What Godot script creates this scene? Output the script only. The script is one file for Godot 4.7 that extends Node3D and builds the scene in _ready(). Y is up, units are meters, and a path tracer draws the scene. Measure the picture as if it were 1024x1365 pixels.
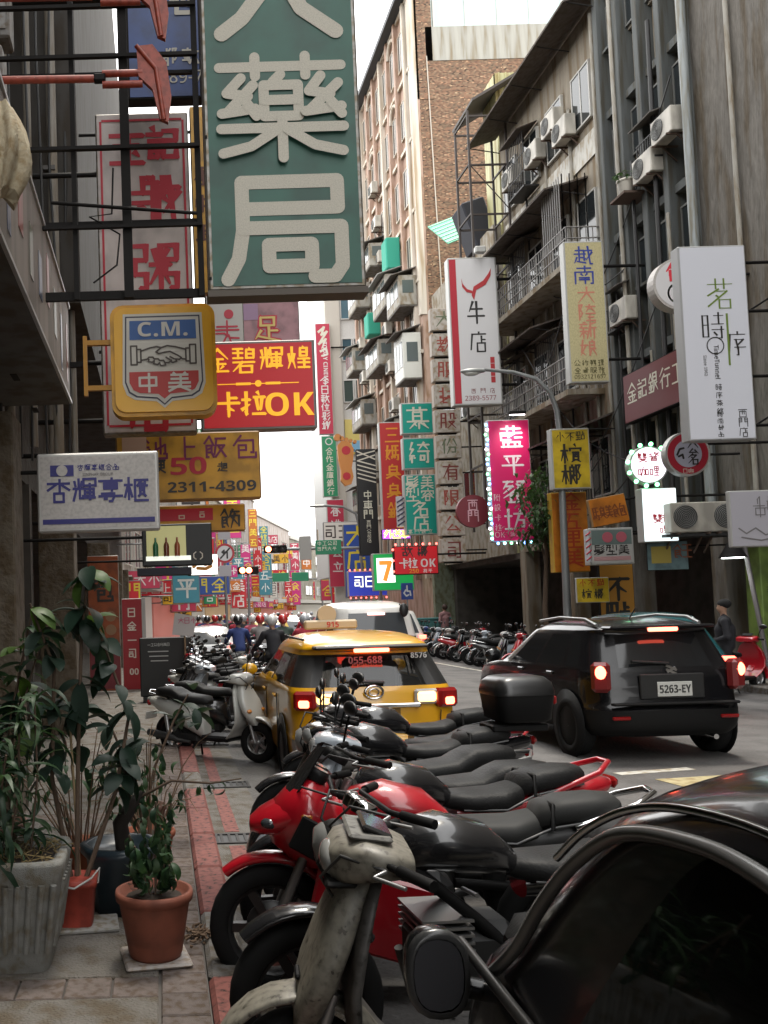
extends Node3D
# A narrow city street on a grey late afternoon. x is right, y up, the street runs towards -z.
const LEFT_WALL := -1.75
const RIGHT_WALL := 12.5
var mats := {}
var tex := {}
var taken := {}
var rng := RandomNumberGenerator.new()

class B:
	var s := SurfaceTool.new()
	var tinted := false
	func _init() -> void:
		s.begin(Mesh.PRIMITIVE_TRIANGLES)
		s.set_smooth_group(-1)
	func hard() -> void: s.set_smooth_group(-1)
	func soft(g := 0) -> void: s.set_smooth_group(g)
	func tri(a: Vector3, b: Vector3, c: Vector3) -> void:
		s.add_vertex(a)
		s.add_vertex(c)
		s.add_vertex(b)
	func quad(a: Vector3, b: Vector3, c: Vector3, d: Vector3) -> void:
		tri(a, b, c)
		tri(a, c, d)
	func box(c: Vector3, z: Vector3, t := Basis.IDENTITY) -> void:
		var p := []
		for i in 8:
			p.append(c + t * (Vector3(z.x if i & 1 else -z.x, z.y if i & 2 else -z.y, z.z if i & 4 else -z.z) * 0.5))
		quad(p[4], p[5], p[7], p[6])
		quad(p[1], p[0], p[2], p[3])
		quad(p[5], p[1], p[3], p[7])
		quad(p[0], p[4], p[6], p[2])
		quad(p[6], p[7], p[3], p[2])
		quad(p[0], p[1], p[5], p[4])
	func span(a: Vector3, b: Vector3) -> void:
		box((a + b) * 0.5, (b - a).abs())
	func rbox(c: Vector3, z: Vector3, r: float, t := Basis.IDENTITY) -> void:   # a box with chamfered edges
		var h := z * 0.5
		r = minf(r, minf(h.x, minf(h.y, h.z)) * 0.99)
		var P := func(sx: int, sy: int, sz: int, k: int) -> Vector3:
			var v := Vector3(sx * (h.x - (0.0 if k == 0 else r)), sy * (h.y - (0.0 if k == 1 else r)), sz * (h.z - (0.0 if k == 2 else r)))
			return c + t * v
		for s3 in [-1, 1]:
			_face(P.call(s3, -1, -1, 0), P.call(s3, 1, -1, 0), P.call(s3, 1, 1, 0), P.call(s3, -1, 1, 0), c)
			_face(P.call(-1, s3, -1, 1), P.call(1, s3, -1, 1), P.call(1, s3, 1, 1), P.call(-1, s3, 1, 1), c)
			_face(P.call(-1, -1, s3, 2), P.call(1, -1, s3, 2), P.call(1, 1, s3, 2), P.call(-1, 1, s3, 2), c)
			for s4 in [-1, 1]:
				_face(P.call(s3, s4, -1, 0), P.call(s3, s4, 1, 0), P.call(s3, s4, 1, 1), P.call(s3, s4, -1, 1), c)
				_face(P.call(s3, -1, s4, 0), P.call(s3, 1, s4, 0), P.call(s3, 1, s4, 2), P.call(s3, -1, s4, 2), c)
				_face(P.call(-1, s3, s4, 1), P.call(1, s3, s4, 1), P.call(1, s3, s4, 2), P.call(-1, s3, s4, 2), c)
				for s5 in [-1, 1]:
					_face3(P.call(s3, s4, s5, 0), P.call(s3, s4, s5, 1), P.call(s3, s4, s5, 2), c)
	func _face(a: Vector3, b: Vector3, c: Vector3, d: Vector3, mid: Vector3) -> void:
		if (b - a).cross(c - a).dot((a + c) * 0.5 - mid) > 0: quad(a, b, c, d)
		else: quad(d, c, b, a)
	func _face3(a: Vector3, b: Vector3, c: Vector3, mid: Vector3) -> void:
		if (b - a).cross(c - a).dot(a - mid) > 0: tri(a, b, c)
		else: tri(c, b, a)
	func ring(c: Vector3, u: Vector3, v: Vector3, n := 8, e := 1.0) -> PackedVector3Array:
		var o := PackedVector3Array()
		for i in n:
			var a := TAU * i / n
			var x := cos(a)
			var y := sin(a)
			o.append(c + u * (signf(x) * pow(absf(x), e)) + v * (signf(y) * pow(absf(y), e)))
		return o
	func loft(rings: Array, closed := true, caps := true, g := 0) -> void:
		soft(g)
		for i in rings.size() - 1:
			var p: PackedVector3Array = rings[i]
			var q: PackedVector3Array = rings[i + 1]
			var n := p.size()
			for k in (n if closed else n - 1):
				var l := (k + 1) % n
				tri(p[k], p[l], q[l])
				tri(p[k], q[l], q[k])
		if caps and closed:
			hard()
			for e in 2:
				var p: PackedVector3Array = rings[0 if e == 0 else rings.size() - 1]
				var m := Vector3.ZERO
				for v in p: m += v / p.size()
				for k in p.size():
					var l := (k + 1) % p.size()
					if e == 0: tri(m, p[l], p[k])
					else: tri(m, p[k], p[l])
		hard()
	func tube(pts: Array, r, n := 6, caps := true) -> void:
		var rings := []
		var u := Vector3.ZERO
		for i in pts.size():
			var a: Vector3 = pts[maxi(i - 1, 0)]
			var b: Vector3 = pts[mini(i + 1, pts.size() - 1)]
			var d := (b - a).normalized()
			if u == Vector3.ZERO: u = d.cross(Vector3.UP if absf(d.y) < 0.9 else Vector3.RIGHT).normalized()
			u = (u - d * u.dot(d)).normalized()
			var w: float = r[i] if r is Array else r
			rings.append(ring(pts[i], u * w, d.cross(u) * -w, n))
		rings.reverse()
		loft(rings, true, caps)
	func lathe(prof: Array, n := 16, t := Transform3D.IDENTITY, caps := false) -> void:   # prof: [radius, height] from the bottom up
		var rings := []
		for p in prof:
			rings.append(ring(t * Vector3(0, p[1], 0), t.basis * Vector3(0, 0, p[0]), t.basis * Vector3(p[0], 0, 0), n))
		loft(rings, true, caps)
	func ell(c: Vector3, r: Vector3, n := 10, m := 6, t := Basis.IDENTITY) -> void:
		var prof := []
		for i in m + 1:
			var a := PI * (float(i) / m - 0.5)
			prof.append([maxf(cos(a), 0.001), sin(a)])
		lathe(prof, n, Transform3D(t * Basis.from_scale(r), c))
	func torus(c: Vector3, axis: Vector3, R: float, r: float, n := 24, k := 8, flat := 1.0) -> void:
		var u := axis.cross(Vector3.UP if absf(axis.y) < 0.9 else Vector3.RIGHT).normalized()
		var w := axis.cross(u)
		var rings := []
		for i in n + 1:
			var a := TAU * i / n
			var d := u * cos(a) + w * sin(a)
			rings.append(ring(c + d * R, d * r, axis * (r * flat), k))
		loft(rings, true, false)
	func prism(pts: Array, depth: Vector3) -> void:   # a flat outline given depth
		var pl := PackedVector2Array()
		for p in pts: pl.append(p)
		slab(pl, Transform3D.IDENTITY, depth)
	func slab(pl: PackedVector2Array, t: Transform3D, depth: Vector3) -> void:
		if Geometry2D.is_polygon_clockwise(pl): pl.reverse()
		var ix := Geometry2D.triangulate_polygon(pl)
		var f := func(p: Vector2) -> Vector3: return t * Vector3(p.x, p.y, 0)
		var d := t.basis * depth
		var out: bool = depth.z >= 0
		for i in range(0, ix.size(), 3):
			var a: Vector3 = f.call(pl[ix[i]])
			var b: Vector3 = f.call(pl[ix[i + 1]])
			var c: Vector3 = f.call(pl[ix[i + 2]])
			if (pl[ix[i + 1]] - pl[ix[i]]).cross(pl[ix[i + 2]] - pl[ix[i]]) < 0:
				var k := b
				b = c
				c = k
			if out:
				tri(a + d, b + d, c + d)
				tri(c, b, a)
			else:
				tri(a, b, c)
				tri(c + d, b + d, a + d)
		for i in pl.size():
			var a: Vector3 = f.call(pl[i])
			var b: Vector3 = f.call(pl[(i + 1) % pl.size()])
			if out: quad(a, b, b + d, a + d)
			else: quad(b, a, a + d, b + d)
	func done() -> ArrayMesh:
		s.generate_normals()
		s.index()
		return s.commit()

const NTH := ["first", "second", "third", "fourth", "fifth", "sixth", "seventh", "eighth", "ninth", "tenth", "eleventh", "twelfth", "thirteenth", "fourteenth", "fifteenth", "sixteenth", "seventeenth", "eighteenth", "nineteenth", "twentieth", "twenty-first", "twenty-second", "twenty-third", "twenty-fourth", "twenty-fifth", "twenty-sixth", "twenty-seventh", "twenty-eighth", "twenty-ninth", "thirtieth"]

func V(x: float, h: float, d: float) -> Vector3: return Vector3(x, h, -d)

func noise_tex(called: String, freq: float, lo: float, hi: float, sd: int, size := 512, kind := FastNoiseLite.TYPE_SIMPLEX_SMOOTH, bump := 0.0, tint := Color(1, 1, 1)) -> void:
	var n := FastNoiseLite.new()
	n.noise_type = kind
	n.seed = sd
	n.frequency = freq
	n.fractal_octaves = 5
	var t := NoiseTexture2D.new()
	t.width = size
	t.height = size
	t.seamless = true
	t.noise = n
	if bump > 0.0:
		t.as_normal_map = true
		t.bump_strength = bump
	else:
		var g := Gradient.new()
		g.offsets = PackedFloat32Array([0.22, 0.5, 0.78])
		g.colors = PackedColorArray([Color(lo * tint.r, lo * tint.g, lo * tint.b), Color((lo + 2 * hi) / 3, (lo + 2 * hi) / 3, (lo + 2 * hi) / 3), Color(hi, hi, hi)])
		t.color_ramp = g
	tex[called] = t

func mt(called: String, r: float, g: float, b: float, rough := 0.7, metal := 0.0, pattern := "", scale := Vector3.ONE, world := true) -> StandardMaterial3D:
	if mats.has(called): return mats[called]
	var m := StandardMaterial3D.new()
	m.resource_name = called
	m.albedo_color = Color(r, g, b).linear_to_srgb()
	m.roughness = rough
	m.metallic = metal
	if pattern:
		m.albedo_texture = tex[pattern]
		m.uv1_triplanar = true
		m.uv1_world_triplanar = world
		m.uv1_scale = scale
	mats[called] = m
	return m

func matt(m: StandardMaterial3D) -> StandardMaterial3D:   # rubber and unpolished plastic mirror little
	m.metallic_specular = 0.25
	return m

func nth(k: int) -> String: return NTH[k] if k < 30 else "thirty-" + NTH[k - 30]

func bumpy(m: StandardMaterial3D, called: String, amount: float) -> StandardMaterial3D:
	m.normal_enabled = true
	m.normal_texture = tex[called]
	m.normal_scale = amount
	if not m.uv1_triplanar:
		m.uv1_triplanar = true
		m.uv1_world_triplanar = true
	return m

func gloss(called: String, r: float, g: float, b: float, rough := 0.25) -> StandardMaterial3D:   # car and motorbike paint
	var fresh := not mats.has(called)
	var m := mt(called, r, g, b, rough, 0.0)
	if fresh:
		m.clearcoat_enabled = true
		m.clearcoat = 0.8
		m.clearcoat_roughness = 0.06
	return m

func glow(called: String, r: float, g: float, b: float, e: float) -> StandardMaterial3D:
	var fresh := not mats.has(called)
	var m := mt(called, r, g, b, 0.5)
	if fresh:
		m.emission_enabled = true
		m.emission = Color(r, g, b).linear_to_srgb()
		m.emission_energy_multiplier = e
	return m

func pane(called: String, r: float, g: float, b: float, a: float) -> StandardMaterial3D:
	var fresh := not mats.has(called)
	var m := mt(called, r, g, b, 0.04)
	if fresh:
		m.transparency = BaseMaterial3D.TRANSPARENCY_ALPHA
		m.albedo_color.a = a
	return m

func numbered(called: String) -> String:
	var k: int = taken.get(called, 0)
	taken[called] = k + 1
	return called if k == 0 else "%s_%03d" % [called, k]

func tag(o: Node, label: String, category: String, group := "") -> Node:
	o.set_meta("label", label)
	o.set_meta("category", category)
	if group: o.set_meta("group", group)
	return o

func thing(called: String, label: String, category: String, at := Vector3.ZERO, turn := 0.0, group := "") -> Node3D:
	var o := Node3D.new()
	o.name = numbered(called)
	add_child(o)
	o.position = at
	o.rotation.y = deg_to_rad(turn)
	tag(o, label, category, group)
	return o

func put(parent: Node, called: String, b, m: Material, at := Vector3.ZERO) -> MeshInstance3D:
	var o := MeshInstance3D.new()
	o.name = numbered(called) if parent == self else called
	o.mesh = b.done() if b is B else b
	o.material_override = m
	parent.add_child(o, true)
	o.position = at
	return o

func struct(called: String, b, m: Material, parent: Node = self) -> MeshInstance3D:
	var o := put(parent, called, b, m)
	if parent == self: o.set_meta("kind", "structure")
	return o

func onebox(parent: Node, called: String, c: Vector3, z: Vector3, m: Material, r := 0.0, t := Basis.IDENTITY) -> MeshInstance3D:
	var b := B.new()
	if r > 0: b.rbox(Vector3.ZERO, z, r, t)
	else: b.box(Vector3.ZERO, z, t)
	return put(parent, called, b, m, c)

func onetube(parent: Node, called: String, pts: Array, r, m: Material, n := 8) -> MeshInstance3D:
	var b := B.new()
	b.tube(pts, r, n)
	return put(parent, called, b, m)

func copy_of(o: Node3D, at: Vector3, turn: float, label := "", group := "") -> Node3D:
	var base := String(o.name).get_slice("_0", 0)
	var c: Node3D = o.duplicate()
	c.name = numbered(base)
	add_child(c)
	c.position = at
	c.rotation.y = deg_to_rad(turn)
	if label: c.set_meta("label", label)
	if group: c.set_meta("group", group)
	return c

func repaint(o: Node, from: Material, to: Material) -> void:
	for c in o.get_children():
		if c is MeshInstance3D and c.material_override == from: c.material_override = to
		repaint(c, from, to)

# Written characters as brush strokes on a ten by ten grid: "1585" is one stroke from (1,5) to (8,5); "@" sets a smaller character into x, y, width, height.
const STROKES := {
	"一": "0595", "木": "0393 5059 4308 5398", "艹": "0595 3039 6069", "口": "1181891911", "日": "1080891910 1484", "目": "1080891910 1383 1686", "白": "4031 1181891911 1585",
	"王": "0090 0494 0999 5059", "石": "0191 4108 3484893934", "火": "5054 5409 5499 1326 8366", "車": "0191 1383871713 1585 0898 5059", "光": "5054 1123 8173 0494 3409 6468 6898 9897",
	"軍": "0300 0090 9093 @車0297", "輝": "@光0049 @軍4059", "專": "0191 5055 2272742422 2373 1666 0797 6759 5949 2838", "杏": "@木0095 @口2554", "貝": "2070772720 2272 2474 3709 6799",
	"貴": "2070722220 4003 0393 @貝1376", "櫃": "@木0039 4191 4149 4999 @貴5147", "中": "1282861612 5059", "美": "2031 7061 1181 1383 0595 5156 0797 5609 5799",
	"金": "5004 5094 2474 1686 5459 2738 7768 0999", "碧": "@王0044 @白5044 @石0595", "皇": "@白1074 @王0594", "煌": "@火0039 @皇4059", "卡": "5059 5282 0494 5677", "扌": "0393 0795 5059 5938",
	"立": "4051 1292 3347 7367 0999", "拉": "@扌0039 @立4059", "足": "2070732320 5358 5585 2508 1799", "氵": "1142 0444 1955", "也": "0683 8387 8777 5057 2229 2999 9997", "池": "@氵0039 @也3069",
	"上": "4049 4484 0999", "食": "5003 5094 2474772724 2675 2729 2949 7799", "反": "1191 2108 2484 8419 3499", "飯": "@食0049 @反4059", "包": "3004 2282 8287 8777 2454562624 2429 2999 9997",
	"亻": "7004 4249", "更": "0191 2282862622 2484 5156 5619 2699", "便": "@亻0039 @更3069", "走": "4044 1282 0494 4448 4686 2609 2899", "己": "1181 8184 8414 1419 1989 8987", "起": "@走0099 @己5145",
	"牛": "3014 2383 0696 5059", "占": "5054 5282 1484891914", "广": "5051 1191 1109", "店": "@广0099 @占3268", "西": "0191 1383891913 4146 6166", "門": "0009 0030 3034 3404 0232 6090 9099 6064 6494 6292",
	"小": "5059 3316 7396", "慕": "@艹0092 @日2254 0696 4619 5699 5759 3748 7788", "糹": "5023 2353 6316 1676 4649 2718 7787", "奇": "0191 5013 5183 0494 2656582826 8489 8979", "綺": "@糹0039 @奇4059",
	"容": "5051 0302 0292 9294 3315 6385 5407 5497 3666693936", "髮": "1050 1252 1454 1015 0555 2545 9062 9264 9466 0696 4609 3787 8739", "型": "0040 0242 1005 3035 6063 9095 2676 5559 0999",
	"名": "4003 3171 7108 3344 4585894945", "三": "1181 2575 0999", "女": "3017 1769 7309 0393", "馬": "1016 1080 1383 5056 1686 8689 8979 0708 2738 4758", "媽": "@女0049 @馬4059",
	"臭": "4031 2171752521 2373 0696 5608 5699 7585", "咼": "2070732320 4373 0494 9499 0409 3666683836", "鍋": "@金0049 @咼4059", "大": "0393 5053 5309 5399",
	"教": "0242 2024 0454 5108 1646 3739 0848 6054 6292 8249 6299", "月": "1009 1070 7079 1373 1676", "服": "@月0049 5059 5090 9093 9373 5595 9549 5599", "裝": "2025 0222 0525 5292 7075 5585 0696 5609 5599 2629 2949 8375",
	"股": "@月0049 6063 6080 8083 8393 5585 8549 5599", "份": "@亻0039 5034 7094 4585 8588 8868 5539", "有": "0191 4008 3383 3339 8389 8979 3585 3787", "阝": "1019 1060 6033 3365 6547 4727",
	"限": "@阝0039 4080 8084 4282 4484 4049 4966 8576 5599", "公": "3004 6094 4518 1878 6699", "司": "1080 8089 8969 1353 1555581815", "藍": "@艹0092 0343 0306 0646 0444 6335 5393 6595 1787 1719 3739 6769 8789 0999",
	"平": "1181 2234 7264 0595 5159", "餐": "0040 2003 1242 4205 6090 9054 6195 5407 5497 3666693936 2979", "土": "0393 5059 0999", "方": "5052 0292 4309 4585 8588 8868", "坊": "@土0039 @方4059",
	"附": "@阝0039 @亻3039 5393 8089 5768", "言": "4051 0292 1484 1686 2777792927", "殳": "2023 2070 7073 7393 1585 8509 1599", "設": "@言0049 @殳4059", "地": "@土0039 @也3069", "二": "1282 0898", "樓": "@木0039 4191 5083843 4494 @女4549",
	"越": "@走0069 5292 5257 5766 7089 8999 9367", "南": "1181 5053 0393 0309 9399 9989 3445 6455 2676 2777 5659", "陸": "@阝0039 4191 6062 6144 7294 4595 6669 5787 4999",
	"新": "2030 0141 1213 0343 0545 2329 2508 2547 9061 6068 6149 6393 8389", "良": "5051 2171752521 2373 2529 2946 8566 5599", "娘": "@女0049 @良4059", "全": "5004 5094 2474 2676 0999 5459", "省": "5053 2316 7294 8018 @目2464",
	"不": "0191 6107 5359 5486", "黑": "1080841410 4048 1686 0898 1909 3839 5869 7889", "點": "@黑0059 @占5048", "賓": "4051 0203 0292 9293 2474 5446 @貝1485", "檳": "@木0039 @賓4059", "榔": "@木0039 @良3039 @阝6039",
	"茗": "@艹0093 @名0396", "時": "@日0138 5191 7074 4494 4696 8589 8969 5768", "序": "5051 1191 1109 3383 8355 4357 3696 5659 5949", "隹": "3014 2229 2292 2484 2686 2999 5259", "雙": "@隹0045 @隹5045 1686 8619 2699",
	"酉": "0090 1383891913 3036 6066 1686", "醬": "2024 0222 0424 5091 9054 5193 @酉1474", "力": "1383 8388 8868 5009", "咖": "@口0236 @力3049 @口7236", "里": "1080841410 1282 5059 1686 0999", "哩": "@口0236 @里4059",
	"故": "0252 3035 1545481815 6054 6292 8249 6299", "鄉": "@糹0039 @良3039 @阝6039", "外": "3004 2151 5108 2334 7079 7496", "送": "1121 0414 0418 0999 4051 8071 4282 3494 6246 6498", "今": "5004 5094 3464 3777 7759", "位": "@亻0039 @立3069",
	"數": "0141 0343 0545 2029 0747 1618 6054 6292 8249 6299", "影": "@日1044 0545 @小1545 9062 9365 9679", "城": "@土0039 3292 3239 5055 6069 9069 8474", "合": "5004 5094 3464 2676792926", "作": "@亻0039 5034 4292 6269 6595 6898",
	"庫": "@广0099 @車2277", "艮": "1070 7074 1272 1474 1019 1946 8546 4599", "銀": "@金0049 @艮4059", "行": "3003 4306 2529 5191 4494 7479 7969", "香": "7021 1282 5056 4207 5297 @日2555", "港": "@氵0039 4292 5054 7074 3494 4525 7496 4669 @己4555",
	"記": "@言0049 @己4059", "鹹": "2023 2151 0343484030 0545 1626 5292 5259 6064 6383 7089 8999 9367 6475", "弓": "0070 7073 7303 0306 0676 7679 7949", "米": "0494 5059 2133 8163 5408 5498", "粥": "@弓0039 @米3049 @弓6039",
	"當": "5052 2123 8173 0393 0305 9395 @口2454 @田1694", "田": "1080891910 1484 4049", "玉": "0191 1484 0999 5159 7687", "堂": "5052 2123 8173 0393 0305 9395 @口2454 2777 5659 0999", "施": "@方0049 5023 4191 @也4359", "都": "0252 3034 0454 5008 @日1535 @阝6049",
	"敦": "3031 0151 @口1234 1546 2549 0757 6054 6292 8249 6299", "工": "1181 5159 0999", "具": "2070762620 2272 2474 0797 3719 6789", "五": "1181 4128 1575 7579 0999", "品": "3063643430 0545490905 5595995955", "茶": "@艹0092 5205 5295 @木1485", "飲": "@食0049 6044 5191 9173 7249 7299",
	"尚": "5052 2032 8062 0303 0393 9399 9989 0309 @口3544", "甜": "3021 0454 2123 3039 1555581815 6292 7079 6555 @日6244", "約": "@糹0039 6044 5292 9288 8868 6475", "辦": "@立0034 2529 0646 @力3046 @立6034 8589 6696", "理": "@王0139 @里4059", "務": "0040 4023 0343 2229 2527 6054 5292 9255 5595 @力5549",
	"飾": "@食0049 6044 5191 5393 5398 9398 7259", "榮": "@火0044 @火5044 0595 0406 9496 @木1574", "文": "5051 0393 2499 7409", "忠": "1070 7043 1343 5045 2628 2888 8887 4657 1627", "市": "5052 0292 1474 1418 7478 4349", "仙": "@亻0039 6058 4259 9259 4999", "神": "@日1044", "酒": "@氵0039 @酉3069",
}
# The large round lettering of the pharmacy board, on a grid of a hundred.
const ROUND := {
	"藥": [[4, 11, 96, 11], [31, 2, 31, 20], [69, 2, 69, 20], [50, 19, 44, 26], [37, 29, 63, 29, 63, 58, 37, 58, 37, 29], [37, 43, 63, 43], [20, 22, 9, 36, 25, 39], [29, 29, 10, 53], [5, 55, 30, 51], [24, 46, 31, 58], [80, 22, 71, 36, 87, 39], [93, 29, 72, 53], [68, 55, 95, 51], [87, 46, 95, 58], [4, 70, 96, 70], [50, 60, 50, 98], [46, 72, 26, 87, 5, 93], [54, 72, 74, 87, 95, 93]],
	"局": [[16, 5, 92, 5, 92, 30, 16, 30], [16, 5, 16, 50, 12, 76, 3, 95], [16, 48, 94, 48, 94, 84, 88, 94, 72, 94], [36, 64, 70, 64, 70, 84, 36, 84, 36, 64]],
	"大": [[10, 8, 90, 8], [50, 0, 47, 40, 22, 78, 6, 92], [50, 30, 68, 70, 94, 92]],
}

func strokes_of(ch: String) -> Array:
	var out := []
	if not STROKES.has(ch): ch = "日"
	for t: String in STROKES[ch].split(" ", false):
		if t[0] == "@":
			var o := Vector2(int(t[2]), int(t[3])) / 9.0
			var z := Vector2(int(t[4]), int(t[5])) / 9.0
			for s in strokes_of(t[1]):
				var q := PackedVector2Array()
				for p in s: q.append(o + p * z * 0.94)
				out.append(q)
		else:
			var q := PackedVector2Array()
			for k in range(0, t.length() - 1, 2): q.append(Vector2(int(t[k]), int(t[k + 1])) / 9.0)
			out.append(q)
	return out

# One stroke laid as a thin raised ribbon. style: 0 even, 1 round ends, 2 brush, 3 thin across and thick down
func ribbon(b: B, q: PackedVector2Array, o: Vector2, z: Vector2, hw: float, style: int, lift: float) -> void:
	var e := lift
	var n := q.size()
	for i in n - 1:
		var zl := lift + i * 0.00009
		var f := func(v: Vector2) -> Vector3: return Vector3(v.x, v.y, zl)
		var p0 := o + Vector2(q[i].x * z.x, -q[i].y * z.y)
		var p1 := o + Vector2(q[i + 1].x * z.x, -q[i + 1].y * z.y)
		var d := p1 - p0
		if d.length() < 1e-6: continue
		d = d.normalized()
		var w0 := hw
		var w1 := hw
		if style == 2:
			if absf(d.x) > absf(d.y) * 2.0:
				w0 *= 0.8
				w1 *= 0.95
			elif i == n - 2 and absf(d.x) > 0.25:
				w0 *= 1.25
				w1 *= 0.45
			else:
				w0 *= 1.2
				w1 *= 0.9
		elif style == 3:
			var k := 0.45 if absf(d.x) > absf(d.y) * 2.0 else 1.0
			w0 *= k
			w1 *= k
		var e0 := 0.0 if style == 1 else w0 * 0.7
		var e1 := 0.0 if style == 1 else w1 * 0.7
		if style == 2: e1 = w1 * 0.3
		var s := Vector2(-d.y, d.x)
		p0 -= d * e0
		p1 += d * e1
		b.quad(f.call(p0 - s * w0), f.call(p1 - s * w1), f.call(p1 + s * w1), f.call(p0 + s * w0))
		if style == 2:
			b.tri(f.call(p1 - s * w1 * 1.25), f.call(p1 + d * w1 * 1.1), f.call(p1 + s * w1 * 0.9))
	if style == 1:
		for v in q:
			var c := o + Vector2(v.x * z.x, -v.y * z.y)
			e += 0.00021
			var m := Vector3(c.x, c.y, e)
			for k in 14:
				var a0 := Vector2.from_angle(TAU * k / 14) * hw
				var a1 := Vector2.from_angle(TAU * (k + 1) / 14) * hw
				b.tri(m, m + Vector3(a0.x, a0.y, 0), m + Vector3(a1.x, a1.y, 0))

# Writes text from the top left corner (x, y) of the first character's cell, in the xy plane of its sign.
func letters(parent: Node, text: String, m: Material, x: float, y: float, size: float, down := false, wt := 0.055, style := 0, squeeze := 1.0, gap := 0.12, front := 0.004, slant := 0.0) -> MeshInstance3D:
	var b := B.new()
	var o := Vector2(x, y)
	var z := Vector2(size * squeeze, size)
	for ch in text:
		if ch != " ":
			var k := 0
			for s: PackedVector2Array in strokes_of(ch):
				var q := PackedVector2Array()
				for p in s: q.append(Vector2(p.x + slant * (1.0 - p.y), p.y))
				ribbon(b, q, o, z, size * wt, style, front + k * 0.0004)
				k += 1
		o += Vector2(0, -size * (1 + gap)) if down else Vector2(z.x * (1 + gap), 0)
	return put(parent, "lettering", b, m)

func round_letter(b: B, ch: String, x: float, y: float, w: float, h: float, hw: float) -> void:
	var k := 0
	for s in ROUND[ch]:
		var q := PackedVector2Array()
		for i in range(0, s.size(), 2): q.append(Vector2(s[i], s[i + 1]) / 100.0)
		ribbon(b, q, Vector2(x, y), Vector2(w, h), hw, 1, 0.004 + k * 0.002)
		k += 1

func latin(parent: Node, text: String, m: Material, x: float, y: float, size: float, bold := true, family := "Droid Sans", align := 0, squeeze := 1.0, turn := 0.0) -> MeshInstance3D:
	var t := TextMesh.new()
	var f := SystemFont.new()
	f.font_names = PackedStringArray([family])
	f.font_weight = 700 if bold else 400
	t.font = f
	t.text = text
	t.font_size = 64
	t.pixel_size = size / 46.0
	t.depth = 0.004
	t.curve_step = 3.0
	t.horizontal_alignment = [HORIZONTAL_ALIGNMENT_CENTER, HORIZONTAL_ALIGNMENT_LEFT][align]
	var o := put(parent, "lettering", t, m, Vector3(x, y, 0.005))
	o.scale = Vector3(squeeze, 1, 1)
	o.rotation.z = deg_to_rad(turn)
	return o

func textures() -> void:
	noise_tex("blotch", 0.005, 0.80, 1.0, 3)
	noise_tex("chips", 0.02, 0.3, 1.0, 17, 512, FastNoiseLite.TYPE_SIMPLEX_SMOOTH, 0.0, Color(1, 0.8, 0.62))
	var cg: Gradient = tex["chips"].color_ramp
	cg.offsets = PackedFloat32Array([0.2, 0.235, 0.6])
	noise_tex("grime", 0.009, 0.80, 1.0, 11, 512, FastNoiseLite.TYPE_SIMPLEX_SMOOTH, 0.0, Color(1, 0.93, 0.82))
	noise_tex("grain", 0.09, 0.9, 1.0, 5)
	noise_tex("speck", 0.3, 0.55, 1.0, 8)
	noise_tex("fine_bump", 0.12, 0, 1, 21, 512, FastNoiseLite.TYPE_SIMPLEX_SMOOTH, 6.0)
	noise_tex("rough_bump", 0.03, 0, 1, 23, 512, FastNoiseLite.TYPE_SIMPLEX_SMOOTH, 10.0)
	# brickwork that is too far off to tell the bricks apart
	var im := Image.create(512, 512, false, Image.FORMAT_RGB8)
	im.fill(Color(0.62, 0.55, 0.48))
	rng.seed = 77
	for r in 32:
		for c in 17:
			var k := rng.randf_range(0.72, 1.1)
			if rng.randf() < 0.07: k *= 1.35
			if rng.randf() < 0.06: k *= 0.6
			var h := rng.randf_range(-0.04, 0.04)
			im.fill_rect(Rect2i(c * 32 - (16 if r % 2 else 0), r * 16, 30, 14), Color(0.74 * k, (0.60 + h) * k, (0.49 + h) * k))
	tex["brickwork"] = ImageTexture.create_from_image(im)
	# glazed tile cladding of the far tower and paper-thin shutters are plain colours; corrugated sheet gets a fine ribbed relief
	var rb := Image.create(64, 64, false, Image.FORMAT_RGB8)
	for x in 64:
		var nx := sin(TAU * x / 64.0 * 4.0) * 0.45
		for y in 64: rb.set_pixel(x, y, Color(0.5 + nx, 0.5, 0.9))
	tex["ribs"] = ImageTexture.create_from_image(rb)

func add_window(parent: Node, c: Vector3, along: Vector3, w: float, h: float, frame: Material, glass: Material, mullions := 1) -> void:
	var key := "win%.2f_%.2f_%d" % [w, h, mullions]
	if not tex.has(key):
		var b := B.new()
		var t := 0.05
		b.box(Vector3(0, h / 2, 0), Vector3(w + t, t, 0.1))
		b.box(Vector3(0, -h / 2, 0.02), Vector3(w + t, t, 0.14))
		for k in mullions + 2:
			b.box(Vector3((float(k) / (mullions + 1) - 0.5) * w, 0, 0), Vector3(t, h - t, 0.09))
		tex[key] = b.done()
		var g := B.new()
		g.box(Vector3.ZERO, Vector3(w - t, h - t, 0.02))
		tex[key + "g"] = g.done()
	var o := put(parent, "window", tex[key], frame, c)
	o.basis = Basis(along, Vector3.UP, along.cross(Vector3.UP))
	put(o, "pane", tex[key + "g"], glass, Vector3(0, 0, -0.02))

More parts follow.
